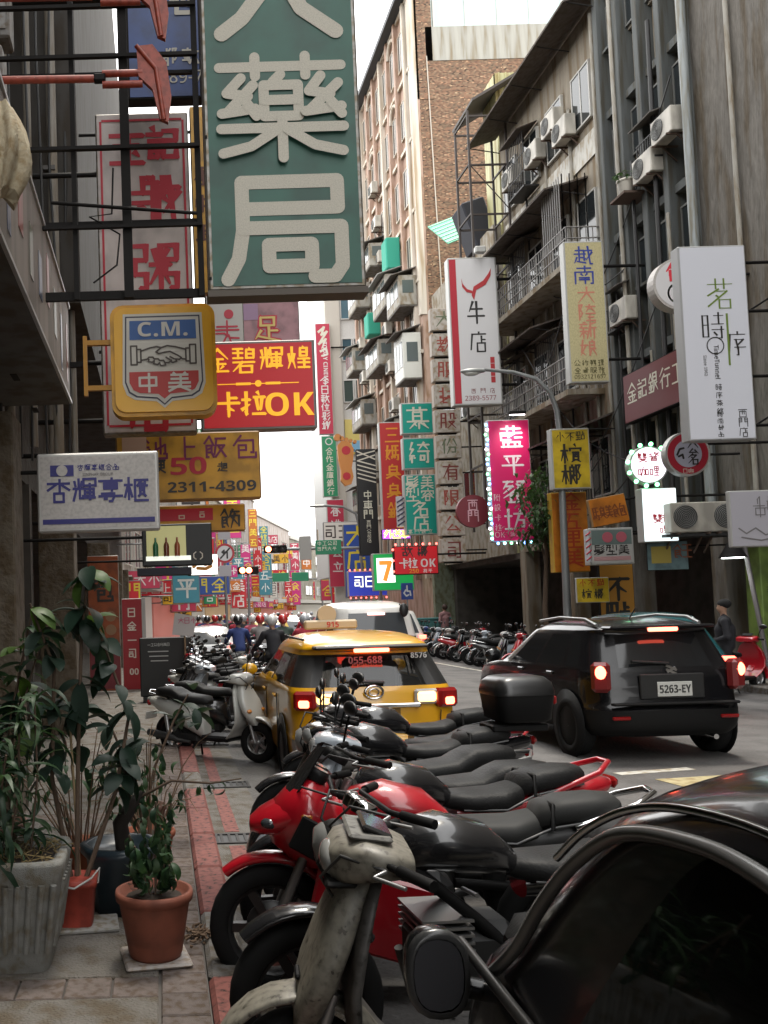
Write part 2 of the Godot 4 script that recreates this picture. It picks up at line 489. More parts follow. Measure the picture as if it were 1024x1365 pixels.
func setting() -> void:
	var asphalt := bumpy(mt("asphalt", 0.105, 0.10, 0.096, 0.75, 0, "blotch", Vector3(0.35, 0.35, 0.35)), "fine_bump", 0.35)
	var gutter := bumpy(mt("gutter_concrete", 0.13, 0.122, 0.11, 0.85, 0, "grime", Vector3(0.9, 0.9, 0.9)), "fine_bump", 0.6)
	var slab := bumpy(mt("pavement_concrete", 0.15, 0.137, 0.12, 0.85, 0, "grime", Vector3(0.8, 0.8, 0.8)), "fine_bump", 0.8)
	var joint := mt("joint_sand", 0.10, 0.09, 0.08, 0.95)
	var red_paint := mt("worn_red_paint", 0.19, 0.06, 0.048, 0.75, 0, "chips", Vector3(1.6, 1.6, 1.6))
	var grey_kerb := bumpy(mt("kerb_stone", 0.17, 0.16, 0.147, 0.85, 0, "grime", Vector3(1.7, 1.7, 1.7)), "fine_bump", 0.7)
	var b := B.new()
	b.span(V(0.36, -0.3, -62), V(60, 0, 260))
	b.span(V(-40, -0.3, 30), V(0.36, 0, 260))
	struct("road", b, asphalt)
	b = B.new()
	b.span(V(0.362, 0.0, -60), V(0.83, 0.004, 40))
	struct("gutter", b, gutter)
	# red no-stopping line, broken where the grates cross it
	var line := Node3D.new()
	line.name = "red_kerb_line"
	add_child(line)
	line.set_meta("kind", "structure")
	for r in [[2.5, 7.05], [7.5, 9.3], [9.75, 12.2], [12.9, 17.0], [17.6, 30.0]]:
		b = B.new()
		b.span(V(0.47, 0.0045, r[0]), V(0.59, 0.008, r[1]))
		put(line, "paint_strip", b, red_paint)
	# drain grates
	var iron := mt("cast_iron", 0.035, 0.033, 0.032, 0.6, 0.5)
	for d in [7.27, 9.52, 12.55, 17.3]:
		var g := thing("drain_grate", ["iron drain grate in gutter beside the red racing motorbike", "iron drain grate in gutter behind the leafy pot", "iron drain grate in gutter under the white scooter", "far iron drain grate in gutter past the white scooter"][[7.27, 9.52, 12.55, 17.3].find(d)], "grate", V(0.62, 0.008, d), 0, "drain grates")
		var f := B.new()
		for s in [-1, 1]:
			f.box(Vector3(0, 0, s * 0.14), Vector3(0.5, 0.014, 0.03))
			f.box(Vector3(s * 0.235, 0, 0), Vector3(0.03, 0.014, 0.25))
		put(g, "frame", f, iron)
		onebox(g, "sump", Vector3(0, -0.004, 0), Vector3(0.44, 0.004, 0.25), mt("wet_dark", 0.008, 0.008, 0.008, 0.5))
		for k in 7:
			onebox(g, "bar", Vector3(-0.19 + k * 0.063, 0, 0), Vector3(0.022, 0.012, 0.25), iron)
	# worn road markings
	var white := mt("worn_white_paint", 0.50, 0.49, 0.44, 0.75, 0, "grime", Vector3(1.4, 1.4, 1.4))
	var yellow := mt("worn_yellow_paint", 0.42, 0.36, 0.20, 0.75, 0, "grime", Vector3(1.4, 1.4, 1.4))
	var marks := Node3D.new()
	marks.name = "road_markings"
	add_child(marks)
	marks.set_meta("kind", "structure")
	for r in [[5.15, 9.6, 0.9, 0.14, 12], [5.5, 9.0, 1.1, 0.5, 8], [7.6, 13.2, 1.4, 0.13, 20], [7.9, 13.8, 1.4, 0.13, 20], [8.2, 14.4, 1.4, 0.13, 20]]:
		b = B.new()
		b.box(Vector3.ZERO, Vector3(r[2], 0.004, r[3]), Basis(Vector3.UP, deg_to_rad(r[4])))
		put(marks, "paint_strip", b, yellow if r[4] == 8 else white, V(r[0], 0.003, r[1]))
	for k in 9:
		b = B.new()
		b.span(V(4.1, 0.0, 13 + k * 6), V(4.22, 0.004, 16 + k * 6))
		put(marks, "lane_dash", b, white)
	b = B.new()
	b.span(V(8.75, 0.0, 16), V(8.86, 0.004, 45))
	put(marks, "edge_line", b, white)

	# left pavement: concrete fields edged and crossed by rows of brick, kerb stones painted in turn
	b = B.new()
	b.span(V(-8, -0.3, -62), V(0.165, 0.118, 45))
	var pave := struct("pavement", b, joint)
	var bands := [2.6, 4.15, 5.9, 7.65, 9.4, 11.2, 13.0]
	for k in bands.size():
		var d0: float = bands[k] + 0.11
		var d1: float = (bands[k + 1] if k + 1 < bands.size() else 45.0) - 0.11
		var xs := [-8.0, -1.45, -0.055]
		for j in 2:
			b = B.new()
			b.rbox(V((xs[j] + xs[j + 1]) / 2, 0.115, (d0 + d1) / 2), Vector3(xs[j + 1] - xs[j] - 0.012, 0.04, d1 - d0 - 0.012), 0.006)
			put(pave, "concrete_slab", b, slab)
	b = B.new()
	b.rbox(V(-4, 0.115, -28.9), Vector3(7.9, 0.04, 62.7), 0.006)
	put(pave, "concrete_slab", b, slab)
	var brick_mats := []
	rng.seed = 5
	for k in 5:
		var w := rng.randf_range(0.75, 1.15)
		brick_mats.append(bumpy(mt("paving_brick_%d" % k, 0.135 * w, 0.108 * w, 0.096 * w, 0.85, 0, "grime", Vector3(3, 3, 3)), "fine_bump", 0.7))
	b = B.new()
	b.rbox(Vector3.ZERO, Vector3(0.205, 0.04, 0.215), 0.006)
	var bm := b.done()
	for k in 66:
		put(pave, "brick", bm, brick_mats[rng.randi() % 5], V(0.055, 0.114 + rng.randf_range(-0.003, 0.003), 0.4 + k * 0.222))
	for d in bands:
		for k in 7:
			put(pave, "brick", bm, brick_mats[rng.randi() % 5], V(-0.165 - k * 0.213, 0.114 + rng.randf_range(-0.003, 0.003), d))
	var k0 := B.new()
	k0.rbox(Vector3.ZERO, Vector3(0.19, 0.33, 0.888), 0.022)
	var km := k0.done()
	var kerb := Node3D.new()
	kerb.name = "kerb"
	add_child(kerb)
	kerb.set_meta("kind", "structure")
	for k in 48:
		var o := put(kerb, "kerb_stone", km, red_paint if k != 7 and k != 4 and k != 12 else grey_kerb, V(0.265, -0.03 + rng.randf_range(-0.004, 0.004), -1.6 + k * 0.9))
		o.rotation.y = rng.randf_range(-0.004, 0.004)
	# right pavement
	b = B.new()
	b.span(V(11.35, -0.3, -62), V(30, 0.12, 58))
	var rp := struct("far_pavement", b, slab)
	for k in 40:
		onebox(rp, "kerb_stone", V(11.25, 0.0, -6 + k * 1.5), Vector3(0.19, 0.26, 1.49), grey_kerb, 0.02)

func left_side() -> void:
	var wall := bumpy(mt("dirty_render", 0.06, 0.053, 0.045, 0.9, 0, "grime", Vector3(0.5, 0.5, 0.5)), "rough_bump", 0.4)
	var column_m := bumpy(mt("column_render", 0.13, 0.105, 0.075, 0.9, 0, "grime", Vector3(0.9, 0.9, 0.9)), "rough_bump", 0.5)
	var dark := mt("arcade_shade_tone", 0.08, 0.07, 0.06, 0.9, 0, "blotch", Vector3(0.5, 0.5, 0.5))  # wall colour darkened to paint in the dimness under the arcade
	var bld := thing("arcade_building", "old dim building with an arcade over the potted plants", "building", V(LEFT_WALL, 0, 0))
	var L := LEFT_WALL
	var b := B.new()
	b.span(V(-12, 3.6, -26) - bld.position, V(L, 19, 42) - bld.position)
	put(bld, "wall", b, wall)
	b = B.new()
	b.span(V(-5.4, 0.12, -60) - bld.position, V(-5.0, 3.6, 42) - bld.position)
	var bay := B.new()
	bay.span(V(L - 0.1, 5.6, 10.7) - bld.position, V(-0.86, 18.6, 40) - bld.position)
	put(bld, "upper_bay", bay, mt("bay_render", 0.045, 0.04, 0.035, 0.9, 0, "grime", Vector3(0.6, 0.2, 0.6)))
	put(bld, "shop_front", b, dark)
	for d in [2.4, 7.9, 13.2, 22.0, 26.0, 29.5, 35.0, 41.0]:
		b = B.new()
		b.rbox(V(L + 0.26, 1.86, d) - bld.position, Vector3(0.52, 3.47, 0.5), 0.015)
		put(bld, "column", b, column_m)
	# flat fascia over the arcade: box sign lying along the wall
	var fascia := thing("fascia_signboard", "long pale weathered fascia box jutting over the pavement by the drainpipes", "signboard", V(-1.25, 4.0, 5.0))
	var pale := mt("fascia_paint", 0.22, 0.19, 0.15, 0.8, 0, "grime", Vector3(0.7, 0.25, 0.7))
	b = B.new()
	b.box(Vector3(-0.05, 0.5, 0), Vector3(0.86, 1.0, 8.2))
	put(fascia, "cabinet", b, pale)
	onebox(fascia, "soffit", Vector3(-0.05, -0.012, 0), Vector3(0.86, 0.02, 8.2), mt("soffit_sheet", 0.10, 0.10, 0.095, 0.7, 0, "grime", Vector3(0.6, 0.6, 0.6)))
	var film := mt("faded_film", 0.24, 0.205, 0.18, 0.55, 0, "blotch", Vector3(0.5, 0.12, 0.9))
	onebox(fascia, "face_panel", Vector3(0.386, 0.5, 0), Vector3(0.01, 0.93, 8.1), film)
	rng.seed = 31
	for k in 16:
		onebox(fascia, "faded_stripe", Vector3(0.394, 0.5 + rng.randf_range(-0.15, 0.15), -3.8 + k * 0.49), Vector3(0.004, rng.randf_range(0.3, 0.6), rng.randf_range(0.05, 0.2)), mt("faded_print_%d" % (k % 3), [0.30, 0.14, 0.20][k % 3], [0.11, 0.16, 0.20][k % 3], [0.10, 0.22, 0.16][k % 3], 0.3, 0, "grime", Vector3(2, 0.3, 2)))
	onebox(fascia, "edge_trim", Vector3(0.39, 0.985, 0), Vector3(0.03, 0.03, 8.22), mt("aluminium", 0.5, 0.5, 0.5, 0.4, 0.8))
	onebox(fascia, "edge_trim", Vector3(0.39, 0.0, 0), Vector3(0.03, 0.03, 8.22), mats["aluminium"])
	for d in [2.0, 3.2, 4.5, 5.8]:
		onebox(fascia, "fixing_slot", Vector3(0.0, -0.024, -d + 1.5), Vector3(0.06, 0.006, 0.22), mt("slot_dark", 0.01, 0.01, 0.01, 0.9))
	# cream cloth bundle and the pole it hangs from
	var rag := thing("cloth_bundle", "cream cloth bundle tied to red pole above the fascia", "cloth", V(-0.77, 4.24, 4.9))
	b = B.new()
	var rings := []
	for k in 9:
		var t := k / 8.0
		var w := 0.05 + 0.12 * sin(t * 2.4 + 0.2)
		var q := PackedVector3Array()
		for a in 30:
			var r := w * 0.8 * (1.0 + 0.3 * sin(a * TAU / 30 * 5 + t * 2.0) + 0.12 * sin(a * TAU / 30 * 11 - t * 6.0))
			q.append(Vector3(cos(TAU * a / 30) * r + 0.05 * sin(t * 3.0) - 0.05, 0.62 - t * 0.75 - 0.05 * sin(a * TAU / 30 * 2) * t, -sin(TAU * a / 30) * r * 1.5))
		rings.append(q)
	rings.reverse()
	b.loft(rings)
	rag.scale = Vector3.ONE * 0.7
	put(rag, "cloth", b, bumpy(mt("cream_cloth", 0.42, 0.36, 0.25, 0.95, 0, "grime", Vector3(3, 3, 3)), "rough_bump", 0.8))
	# drainpipes and cables on the wall
	var pipe_m := mt("old_pipe", 0.22, 0.20, 0.17, 0.6, 0, "grime", Vector3(2, 0.3, 2))
	for r in [[0.22, 9.4, 0.055], [0.40, 9.9, 0.045], [0.62, 10.4, 0.06], [0.75, 11.0, 0.04], [0.3, 12.4, 0.05]]:
		var p := thing("drainpipe", "grey drainpipe on the left wall, %s behind the fascia box" % NTH[[9.4, 9.9, 10.4, 11.0, 12.4].find(r[1])], "pipe", V(L + r[0], 3.7, r[1]), 0, "drainpipes on the arcade building")
		onetube(p, "pipe", [Vector3.ZERO, Vector3(0, 10.0, 0)], r[2], pipe_m, 10)
		for k in 4: onebox(p, "clip", Vector3(-r[2] * 0.6, 1.2 + k * 2.2, 0), Vector3(r[2] * 2.4, 0.05, r[2] * 2.5), mt("clip_steel", 0.07, 0.065, 0.06, 0.7))
	# wall box and cable clutter high on the wall
	rng.seed = 12
	for k in 4:
		var bx := thing("meter_box", "small grey service box high on left wall, %s from below" % NTH[k], "box", V(L + 0.2, 7.0 + k * 0.9, 8.4 + k * 0.5), 0, "service boxes on the arcade building")
		onebox(bx, "case", Vector3.ZERO, Vector3(0.4, 0.5, 0.3), mt("service_grey", 0.16, 0.15, 0.14, 0.7, 0, "grime", Vector3(2, 2, 2)), 0.02)
		onebox(bx, "lid", Vector3(0.0, 0.03, 0.155), Vector3(0.32, 0.4, 0.015), mt("service_lid", 0.22, 0.21, 0.2, 0.6, 0, "grime", Vector3(2, 2, 2)))
	for k in 7:
		var pts := []
		for i in 9: pts.append(V(L + 0.12 + 0.1 * k + rng.randf_range(-0.03, 0.03), 3.5 + i * 1.2, 8.6 + 0.35 * k + rng.randf_range(-0.12, 0.12)))
		var o := onetube(self, "cable", pts, 0.016, mt("cable_black", 0.02, 0.02, 0.02, 0.6), 5)
		tag(o, "black cable running up the left wall, %s behind the fascia box" % NTH[k], "cable", "cables on the arcade building")
	# things under the arcade roof: dark partition, lit shop glimpses
	var part := thing("arcade_partition", "dark partition wall under arcade beyond the potted plants", "wall", V(L, 0.13, 11.5))
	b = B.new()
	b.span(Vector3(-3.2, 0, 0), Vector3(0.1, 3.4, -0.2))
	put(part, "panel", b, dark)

func added_awning() -> void:   # unseen canopy, added overhead to shade the pots and the pavement
	var a := thing("shade_awning", "added unseen striped canvas awning shading the pavement beside the fascia box", "awning", V(LEFT_WALL, 4.02, 0))
	for k in 12: onebox(a, "canvas_strip", Vector3(1.35, 0.0, 5.7 - k * 0.7), Vector3(2.7, 0.02, 0.7), mt("canvas_%d" % (k % 2), [0.30, 0.12][k % 2], [0.29, 0.22][k % 2], [0.25, 0.16][k % 2], 0.85))
	onetube(a, "front_bar", [Vector3(2.7, 0, 6.05), Vector3(2.7, 0, -2.35)], 0.025, mt("aluminium", 0.5, 0.5, 0.5, 0.4, 0.8))
	for z in [-2.3, 1.5, 6.0]: onetube(a, "arm", [Vector3(0, -0.05, z), Vector3(2.7, -0.03, z)], 0.02, mats["aluminium"])

func right_building_grey() -> void:
	var x := RIGHT_WALL
	var wall := bumpy(mt("grey_concrete", 0.135, 0.122, 0.105, 0.9, 0, "grime", Vector3(0.5, 0.06, 0.5)), "rough_bump", 0.25)
	var pil := mt("pilaster_paint", 0.095, 0.102, 0.10, 0.85, 0, "grime", Vector3(0.8, 0.08, 0.8))
	var panel := mt("infill_render", 0.26, 0.23, 0.185, 0.9, 0, "grime", Vector3(0.6, 0.09, 0.6))
	var glass := mt("dark_glass", 0.02, 0.024, 0.026, 0.06)
	var frame := mt("window_alu", 0.16, 0.16, 0.15, 0.5, 0.3)
	var dark := mt("shop_shade_tone", 0.085, 0.075, 0.065, 0.85, 0, "blotch", Vector3(0.5, 0.5, 0.5))  # the gloom inside the shops is put into this colour
	# near plain building
	var p := thing("plain_building", "plain stained concrete building with a tall seam beside the white tea sign", "building", V(x, 0, 18))
	var b := B.new()
	b.span(V(x, 3.6, -26) - p.position, V(24, 24, 20) - p.position)
	put(p, "wall", b, wall)
	b = B.new()
	b.span(V(16.2, 0.12, -60) - p.position, V(16.6, 3.6, 24) - p.position)
	put(p, "shop_front", b, dark)
	onetube(p, "drainpipe", [V(x - 0.07, 3.7, 18.6) - p.position, V(x - 0.07, 24, 18.6) - p.position], 0.05, mt("pipe_pale", 0.3, 0.28, 0.24, 0.6, 0, "grime", Vector3(2, 0.3, 2)))
	for d in [-3.0, 3.0, 9.0, 14.2]:
		onebox(p, "column", V(x + 0.3, 1.86, d) - p.position, Vector3(0.6, 3.48, 0.6), wall, 0.02)
	# gridded building
	var g := thing("gridded_building", "grey gridded facade with pilasters and small dark windows above the round signs", "building", V(x, 0, 20))
	var o := g.position
	b = B.new()
	b.span(V(x + 0.28, 3.6, 20.0) - o, V(24, 25, 24.05) - o)
	put(g, "wall", b, panel)
	for d in [20.1, 21.05, 22.0, 22.95, 23.95]:
		onebox(g, "pilaster", V(x + 0.08, 14.3, d) - o, Vector3(0.42, 21.3, 0.22), pil, 0.015)
	for f in 6:
		var h := 7.1 + f * 3.45
		onebox(g, "floor_band", V(x + 0.17, h + 1.0, 22.0) - o, Vector3(0.30, 0.2, 3.9), pil)
		for k in 4:
			var d: float = 20.575 + k * 0.95
			b = B.new()
			b.box(Vector3.ZERO, Vector3(0.16, 1.25, 0.7))
			put(g, "recess", b, panel, V(x + 0.25, h - 0.1, d) - o)
			add_window(g, V(x + 0.15, h - 0.05, d) - o, Vector3(0, 0, -1), 0.64, 1.15, frame, glass, 1 if k % 2 else 0)
			if (k + f) % 3 == 0:
				onebox(g, "sill", V(x + 0.1, h - 0.72, d) - o, Vector3(0.26, 0.07, 0.74), pil)
	# its steel corner mast
	onetube(g, "corner_pipe", [V(x - 0.2, 3.7, 19.95) - o, V(x - 0.2, 25, 19.95) - o], 0.1, mt("mast_grey", 0.26, 0.28, 0.28, 0.5, 0.1, "grime", Vector3(2, 0.2, 2)), 10)
	for d in [20.2, 24.0]:
		onebox(g, "column", V(x + 0.3, 1.86, d) - o, Vector3(0.55, 3.48, 0.5), wall, 0.02)
	for k in 7: onetube(g, "wall_pipe", [V(x - 0.16 - 0.03 * (k % 3), 3.7, 20.3 + k * 0.53) - o, V(x - 0.16, 6.0 + (k * 5 % 13), 20.3 + k * 0.53 + 0.15 * (k % 2)) - o], 0.03 + 0.012 * (k % 3), mats["pipe_pale"] if k % 2 else mt("black_steel", 0.015, 0.014, 0.014, 0.6), 6)
	for r in [[12.1, 21.5], [9.0, 23.0], [12.6, 20.6], [8.9, 20.6]]:
		ac_unit(V(x - 0.28, r[0], r[1]), -90, "gridded facade", 1.0)
	for d in [21.52, 23.4]:
		var rail := thing("window_grille", "black steel window grille on gridded facade, %s" % ("upper one by the ledge plant" if d < 22 else "lower one"), "grille", V(x - 0.06, 13.1 if d < 22 else 9.6, d), 0, "grilles on the gridded facade")
		for k in 9: onebox(rail, "bar", Vector3(-0.22, -0.3, -0.4 + k * 0.1), Vector3(0.02, 0.6, 0.02), mt("black_steel", 0.015, 0.014, 0.014, 0.6))
		for h in [-0.6, -0.3, 0.0]: onebox(rail, "rail", Vector3(-0.22, h, 0), Vector3(0.03, 0.03, 0.86), mats["black_steel"])
		onebox(rail, "ledge", Vector3(-0.1, -0.64, 0), Vector3(0.36, 0.05, 0.9), mats["black_steel"])
		onebox(rail, "hood", Vector3(-0.14, 0.5, 0), Vector3(0.5, 0.03, 1.0), mt("tin_hood", 0.14, 0.13, 0.12, 0.6, 0.2, "grime", Vector3(2, 2, 2)), 0, Basis(Vector3.BACK, 0.35))

var ac_mesh := {}
func ac_unit(at: Vector3, turn: float, where: String, s := 1.0) -> Node3D:
	var a := thing("air_conditioner", "white outdoor air conditioner on the %s, %s unit there" % [where, NTH[taken.get("ac " + where, 0)]], "air conditioner", at, turn, "air conditioners on the %s" % where)
	taken["ac " + where] = taken.get("ac " + where, 0) + 1
	var cream := mt("ac_enamel", 0.48, 0.45, 0.39, 0.5, 0, "blotch", Vector3(0.6, 0.25, 0.6))
	if ac_mesh.is_empty():
		var b := B.new()
		b.rbox(Vector3(0, 0.3, 0), Vector3(0.85, 0.6, 0.32), 0.02)
		ac_mesh.case = b.done()
		b = B.new()
		b.lathe([[0.001, 0.012], [0.05, 0.012], [0.21, 0.004], [0.235, 0.012], [0.24, 0.0]], 20, Transform3D(Basis(Vector3.RIGHT, PI / 2), Vector3.ZERO))
		ac_mesh.fan = b.done()
		b = B.new()
		for k in 7: b.torus(Vector3(0, 0, 0.02), Vector3.BACK, 0.03 + k * 0.033, 0.004, 20, 4)
		ac_mesh.guard = b.done()
		b = B.new()
		b.box(Vector3(0, -0.02, -0.1), Vector3(0.04, 0.04, 0.62))
		b.box(Vector3(0, -0.2, -0.2), Vector3(0.03, 0.03, 0.5), Basis(Vector3.RIGHT, -0.8))
		ac_mesh.bracket = b.done()
	put(a, "case", ac_mesh.case, cream)
	put(a, "fan", ac_mesh.fan, mt("fan_dark", 0.05, 0.05, 0.05, 0.7), Vector3(-0.14, 0.31, 0.162))
	put(a, "fan_guard", ac_mesh.guard, mt("guard_grey", 0.3, 0.3, 0.28, 0.5), Vector3(-0.14, 0.31, 0.165))
	for s2 in [-0.3, 0.3]: put(a, "bracket", ac_mesh.bracket, mt("rusty_angle", 0.09, 0.06, 0.045, 0.9), Vector3(s2, 0, 0))
	a.scale = Vector3.ONE * s
	return a

func railing(parent: Node, called: String, a: Vector3, c: Vector3, h: float, m: Material, step := 0.12, rails := 3) -> void:
	var n := int(a.distance_to(c) / step)
	for k in rails:
		onetube(parent, "rail", [a + Vector3(0, h * (k + 1) / rails, 0), c + Vector3(0, h * (k + 1) / rails, 0)], 0.022, m, 5)
	var b := B.new()
	b.box(Vector3(0, h / 2, 0), Vector3(0.02, h, 0.02))
	var me := b.done()
	for k in n + 1: put(parent, called, me, m, a.lerp(c, float(k) / n))

func right_building_balconies() -> void:
	var x := RIGHT_WALL
	var wall := bumpy(mt("tan_render", 0.26, 0.225, 0.175, 0.9, 0, "grime", Vector3(0.5, 0.07, 0.5)), "rough_bump", 0.25)
	var steel := mt("railing_grey", 0.22, 0.21, 0.2, 0.6, 0.2)
	var tin := bumpy(mt("rusted_tin", 0.10, 0.082, 0.07, 0.8, 0.1, "grime", Vector3(0.8, 0.8, 0.8)), "rough_bump", 0.3)
	var glass: Material = mats["dark_glass"]
	var frame := mt("window_white", 0.42, 0.41, 0.38, 0.5)
	var g := thing("balcony_building", "tan old building with tin awnings and railed balconies behind the yellow signs", "building", V(x, 0, 24))
	var o := g.position
	var b := B.new()
	b.span(V(x + 0.1, 3.6, 24.06) - o, V(26, 18.6, 31.4) - o)
	put(g, "wall", b, wall)
	b = B.new()
	b.span(V(15.6, 0.12, 24.1) - o, V(16.0, 3.6, 40) - o)
	b.span(V(12.8, 0.12, 38.9) - o, V(15.6, 3.7, 39.3) - o)
	b.span(V(12.7, 3.4, 31.0) - o, V(16.0, 3.62, 39.3) - o)
	put(g, "shop_front", b, mats["shop_shade_tone"])
	for d in [27.7, 31.2]: onebox(g, "column", V(x + 0.35, 1.86, d) - o, Vector3(0.5, 3.48, 0.5), wall, 0.02)
	# eaves, tilted down to the street
	for r in [[18.4, 1.15, 23.9, 31.8, 0.30], [13.75, 1.35, 25.2, 31.4, 0.26], [10.3, 1.2, 27.0, 31.4, 0.3], [6.75, 1.5, 24.1, 28.2, 0.36]]:
		b = B.new()
		b.box(Vector3(-r[1] / 2, 0, 0), Vector3(r[1], 0.05, r[3] - r[2]))
		var e := put(g, "awning", b, tin, V(x + 0.12, r[0] + 0.25, (r[2] + r[3]) / 2) - o)
		e.rotation.z = r[4]
		for k in 5:
			var bar := onetube(e, "strut", [Vector3(-r[1] * 0.9, -0.03, (k / 4.0 - 0.5) * (r[3] - r[2] - 0.1)), Vector3(-0.05, -0.55, (k / 4.0 - 0.5) * (r[3] - r[2] - 0.1))], 0.02, mats["black_steel"], 4)
	# balconies
	for f in [[11.25, 24.6, 31.0], [7.7, 24.9, 31.0]]:
		onebox(g, "balcony_slab", V(x - 0.42, f[0], (f[1] + f[2]) / 2) - o, Vector3(1.05, 0.16, f[2] - f[1]), wall)
		railing(g, "baluster", V(x - 0.9, f[0] + 0.08, f[1] + 0.03) - o, V(x - 0.9, f[0] + 0.08, f[2] - 0.03) - o, 0.95, steel, 0.16)
		railing(g, "baluster", V(x - 0.9, f[0] + 0.08, f[1] + 0.03) - o, V(x + 0.05, f[0] + 0.08, f[1] + 0.03) - o, 0.95, steel, 0.16)
	rng.seed = 8
	for k in 9:   # pipes, wire bundles and cages that cling to the wall
		var d := 24.4 + k * 0.78
		onetube(g, "wall_pipe", [V(x + 0.03, 3.7, d) - o, V(x + 0.03, rng.randf_range(8, 18), d + rng.randf_range(-0.2, 0.2)) - o], rng.randf_range(0.025, 0.06), mats["pipe_pale"] if k % 3 else mats["black_steel"], 6)
	for r in [[5.5, 25.6], [9.1, 27.4], [9.1, 30.0], [16.2, 28.9], [5.5, 29.4], [12.7, 29.2]]:
		var cg := onebox(g, "window_cage", V(x - 0.2, r[0] - 0.95, r[1]) - o, Vector3(0.5, 0.05, 1.3), mats["black_steel"])
		for k in 10: onebox(cg, "bar", Vector3(-0.22, 0.9, -0.62 + k * 0.138), Vector3(0.018, 1.75, 0.018), mats["black_steel"])
		for h in [0.5, 1.1, 1.78]: onebox(cg, "rail", Vector3(-0.22, h, 0), Vector3(0.02, 0.025, 1.3), mats["black_steel"])
		onebox(cg, "hood", Vector3(-0.1, 1.95, 0), Vector3(0.75, 0.03, 1.45), tin, 0, Basis(Vector3.BACK, 0.35))
	for k in 8:
		var pts := []
		var a := V(x - rng.randf_range(0.1, 0.9), rng.randf_range(4.5, 15), 20.5 + k * 0.6)
		var c := V(x - rng.randf_range(0.1, 0.6), rng.randf_range(4.5, 15), 27 + k * 0.6)
		for i in 9: pts.append(a.lerp(c, i / 8.0) - Vector3(0, 0.9 * sin(PI * i / 8.0), 0) - o)
		onetube(g, "slack_cable", pts, 0.018, mt("cable_black", 0.02, 0.02, 0.02, 0.6), 5)
	# vertical window bars over part of the balcony
	for k in 12: onebox(g, "grille_bar", V(x - 0.9 + (k % 4) * 0.22, 12.9, 24.7) - o, Vector3(0.025, 1.9, 0.025), steel)
	for k in 9: onebox(g, "grille_bar", V(x - 0.9, 12.9, 24.9 + k * 0.14) - o, Vector3(0.025, 1.9, 0.025), steel)
	for f in [5.6, 9.0, 12.6, 16.3]:
		for k in 4:
			var d: float = 25.2 + k * 1.75
			onebox(g, "recess", V(x + 0.11, f, d) - o, Vector3(0.06, 1.75, 1.15), wall)
			add_window(g, V(x + 0.04, f, d) - o, Vector3(0, 0, -1), 1.05, 1.6, frame, glass, 1)
	# white tiled strip between the upper floors
	onebox(g, "tile_band", V(x + 0.08, 14.75, 27.6) - o, Vector3(0.06, 0.75, 7.0), mt("pale_tile", 0.42, 0.40, 0.35, 0.5, 0, "grime", Vector3(1, 0.4, 1)))
	onetube(g, "drainpipe", [V(x - 0.05, 3.7, 24.3) - o, V(x - 0.05, 18.2, 24.3) - o], 0.06, mats["pipe_pale"])
	for r in [[16.0, 26.6], [15.75, 27.9], [15.9, 29.8], [15.4, 25.9], [8.3, 30.6]]:
		ac_unit(V(x - 0.2, r[0], r[1]), -90, "tan balcony building", 1.05)
	# yellow metal penthouse beyond it
	var y := thing("yellow_shed_building", "pale yellow corrugated metal building with a dark overhanging roof", "building", V(12.7, 0, 32))
	o = y.position
	var yel := mt("yellow_sheet", 0.52, 0.50, 0.27, 0.6, 0, "grime", Vector3(0.5, 0.1, 0.5))
	b = B.new()
	b.span(V(12.75, 3.6, 31.9) - o, V(24, 21.2, 33.2) - o)
	put(y, "wall", b, yel)
	b = B.new()
	for k in 26: b.box(V(12.9 + k * 0.25, 19.5, 31.88) - o, Vector3(0.05, 3.4, 0.05))
	put(y, "rib", b, yel)
	b = B.new()
	b.quad(V(11.7, 20.0, 31.4) - o, V(17.5, 23.3, 31.4) - o, V(17.5, 23.3, 33.6) - o, V(11.7, 20.0, 33.6) - o)
	b.quad(V(11.7, 19.9, 33.6) - o, V(17.5, 23.2, 33.6) - o, V(17.5, 23.2, 31.4) - o, V(11.7, 19.9, 31.4) - o)
	b.quad(V(11.7, 19.9, 31.4) - o, V(17.5, 23.2, 31.4) - o, V(17.5, 23.3, 31.4) - o, V(11.7, 20.0, 31.4) - o)
	b.quad(V(11.7, 19.9, 33.6) - o, V(11.7, 19.9, 31.4) - o, V(11.7, 20.0, 31.4) - o, V(11.7, 20.0, 33.6) - o)
	put(y, "roof", b, mt("dark_roof_sheet", 0.07, 0.06, 0.055, 0.7))
	b = B.new()
	b.slab(PackedVector2Array([Vector2(12.75, 21.2), Vector2(17.4, 21.2), Vector2(17.4, 23.1), Vector2(12.75, 20.45 + 0.03)]), Transform3D(Basis.IDENTITY, Vector3(-12.7, 0, 0.1)), Vector3(0, 0, -0.12))
	put(y, "gable", b, yel)
	# lower lean-to houses with a green awning
	var low := thing("lean_to_house", "low patched house front with green awning and washing behind the scaffold", "house", V(12.4, 0, 33))
	o = low.position
	b = B.new()
	b.span(V(12.45, 3.6, 32.0) - o, V(12.74, 15.6, 39.4) - o)
	put(low, "wall", b, mt("patched_render", 0.34, 0.31, 0.26, 0.9, 0, "grime", Vector3(0.6, 0.3, 0.6)))
	for f in [6.5, 10.0, 13.2]:
		for k in 3: add_window(low, V(12.42, f, 33.4 + k * 2.1) - o, Vector3(0, 0, -1), 1.3, 1.3, frame, glass, 1)
	b = B.new()
	b.box(Vector3.ZERO, Vector3(1.5, 0.04, 1.7), Basis(Vector3.BACK, 0.35) * Basis(Vector3.RIGHT, 0.85))
	put(low, "green_awning", b, mt("green_sheet", 0.06, 0.42, 0.25, 0.45), V(12.45, 17.2, 36.0) - o)
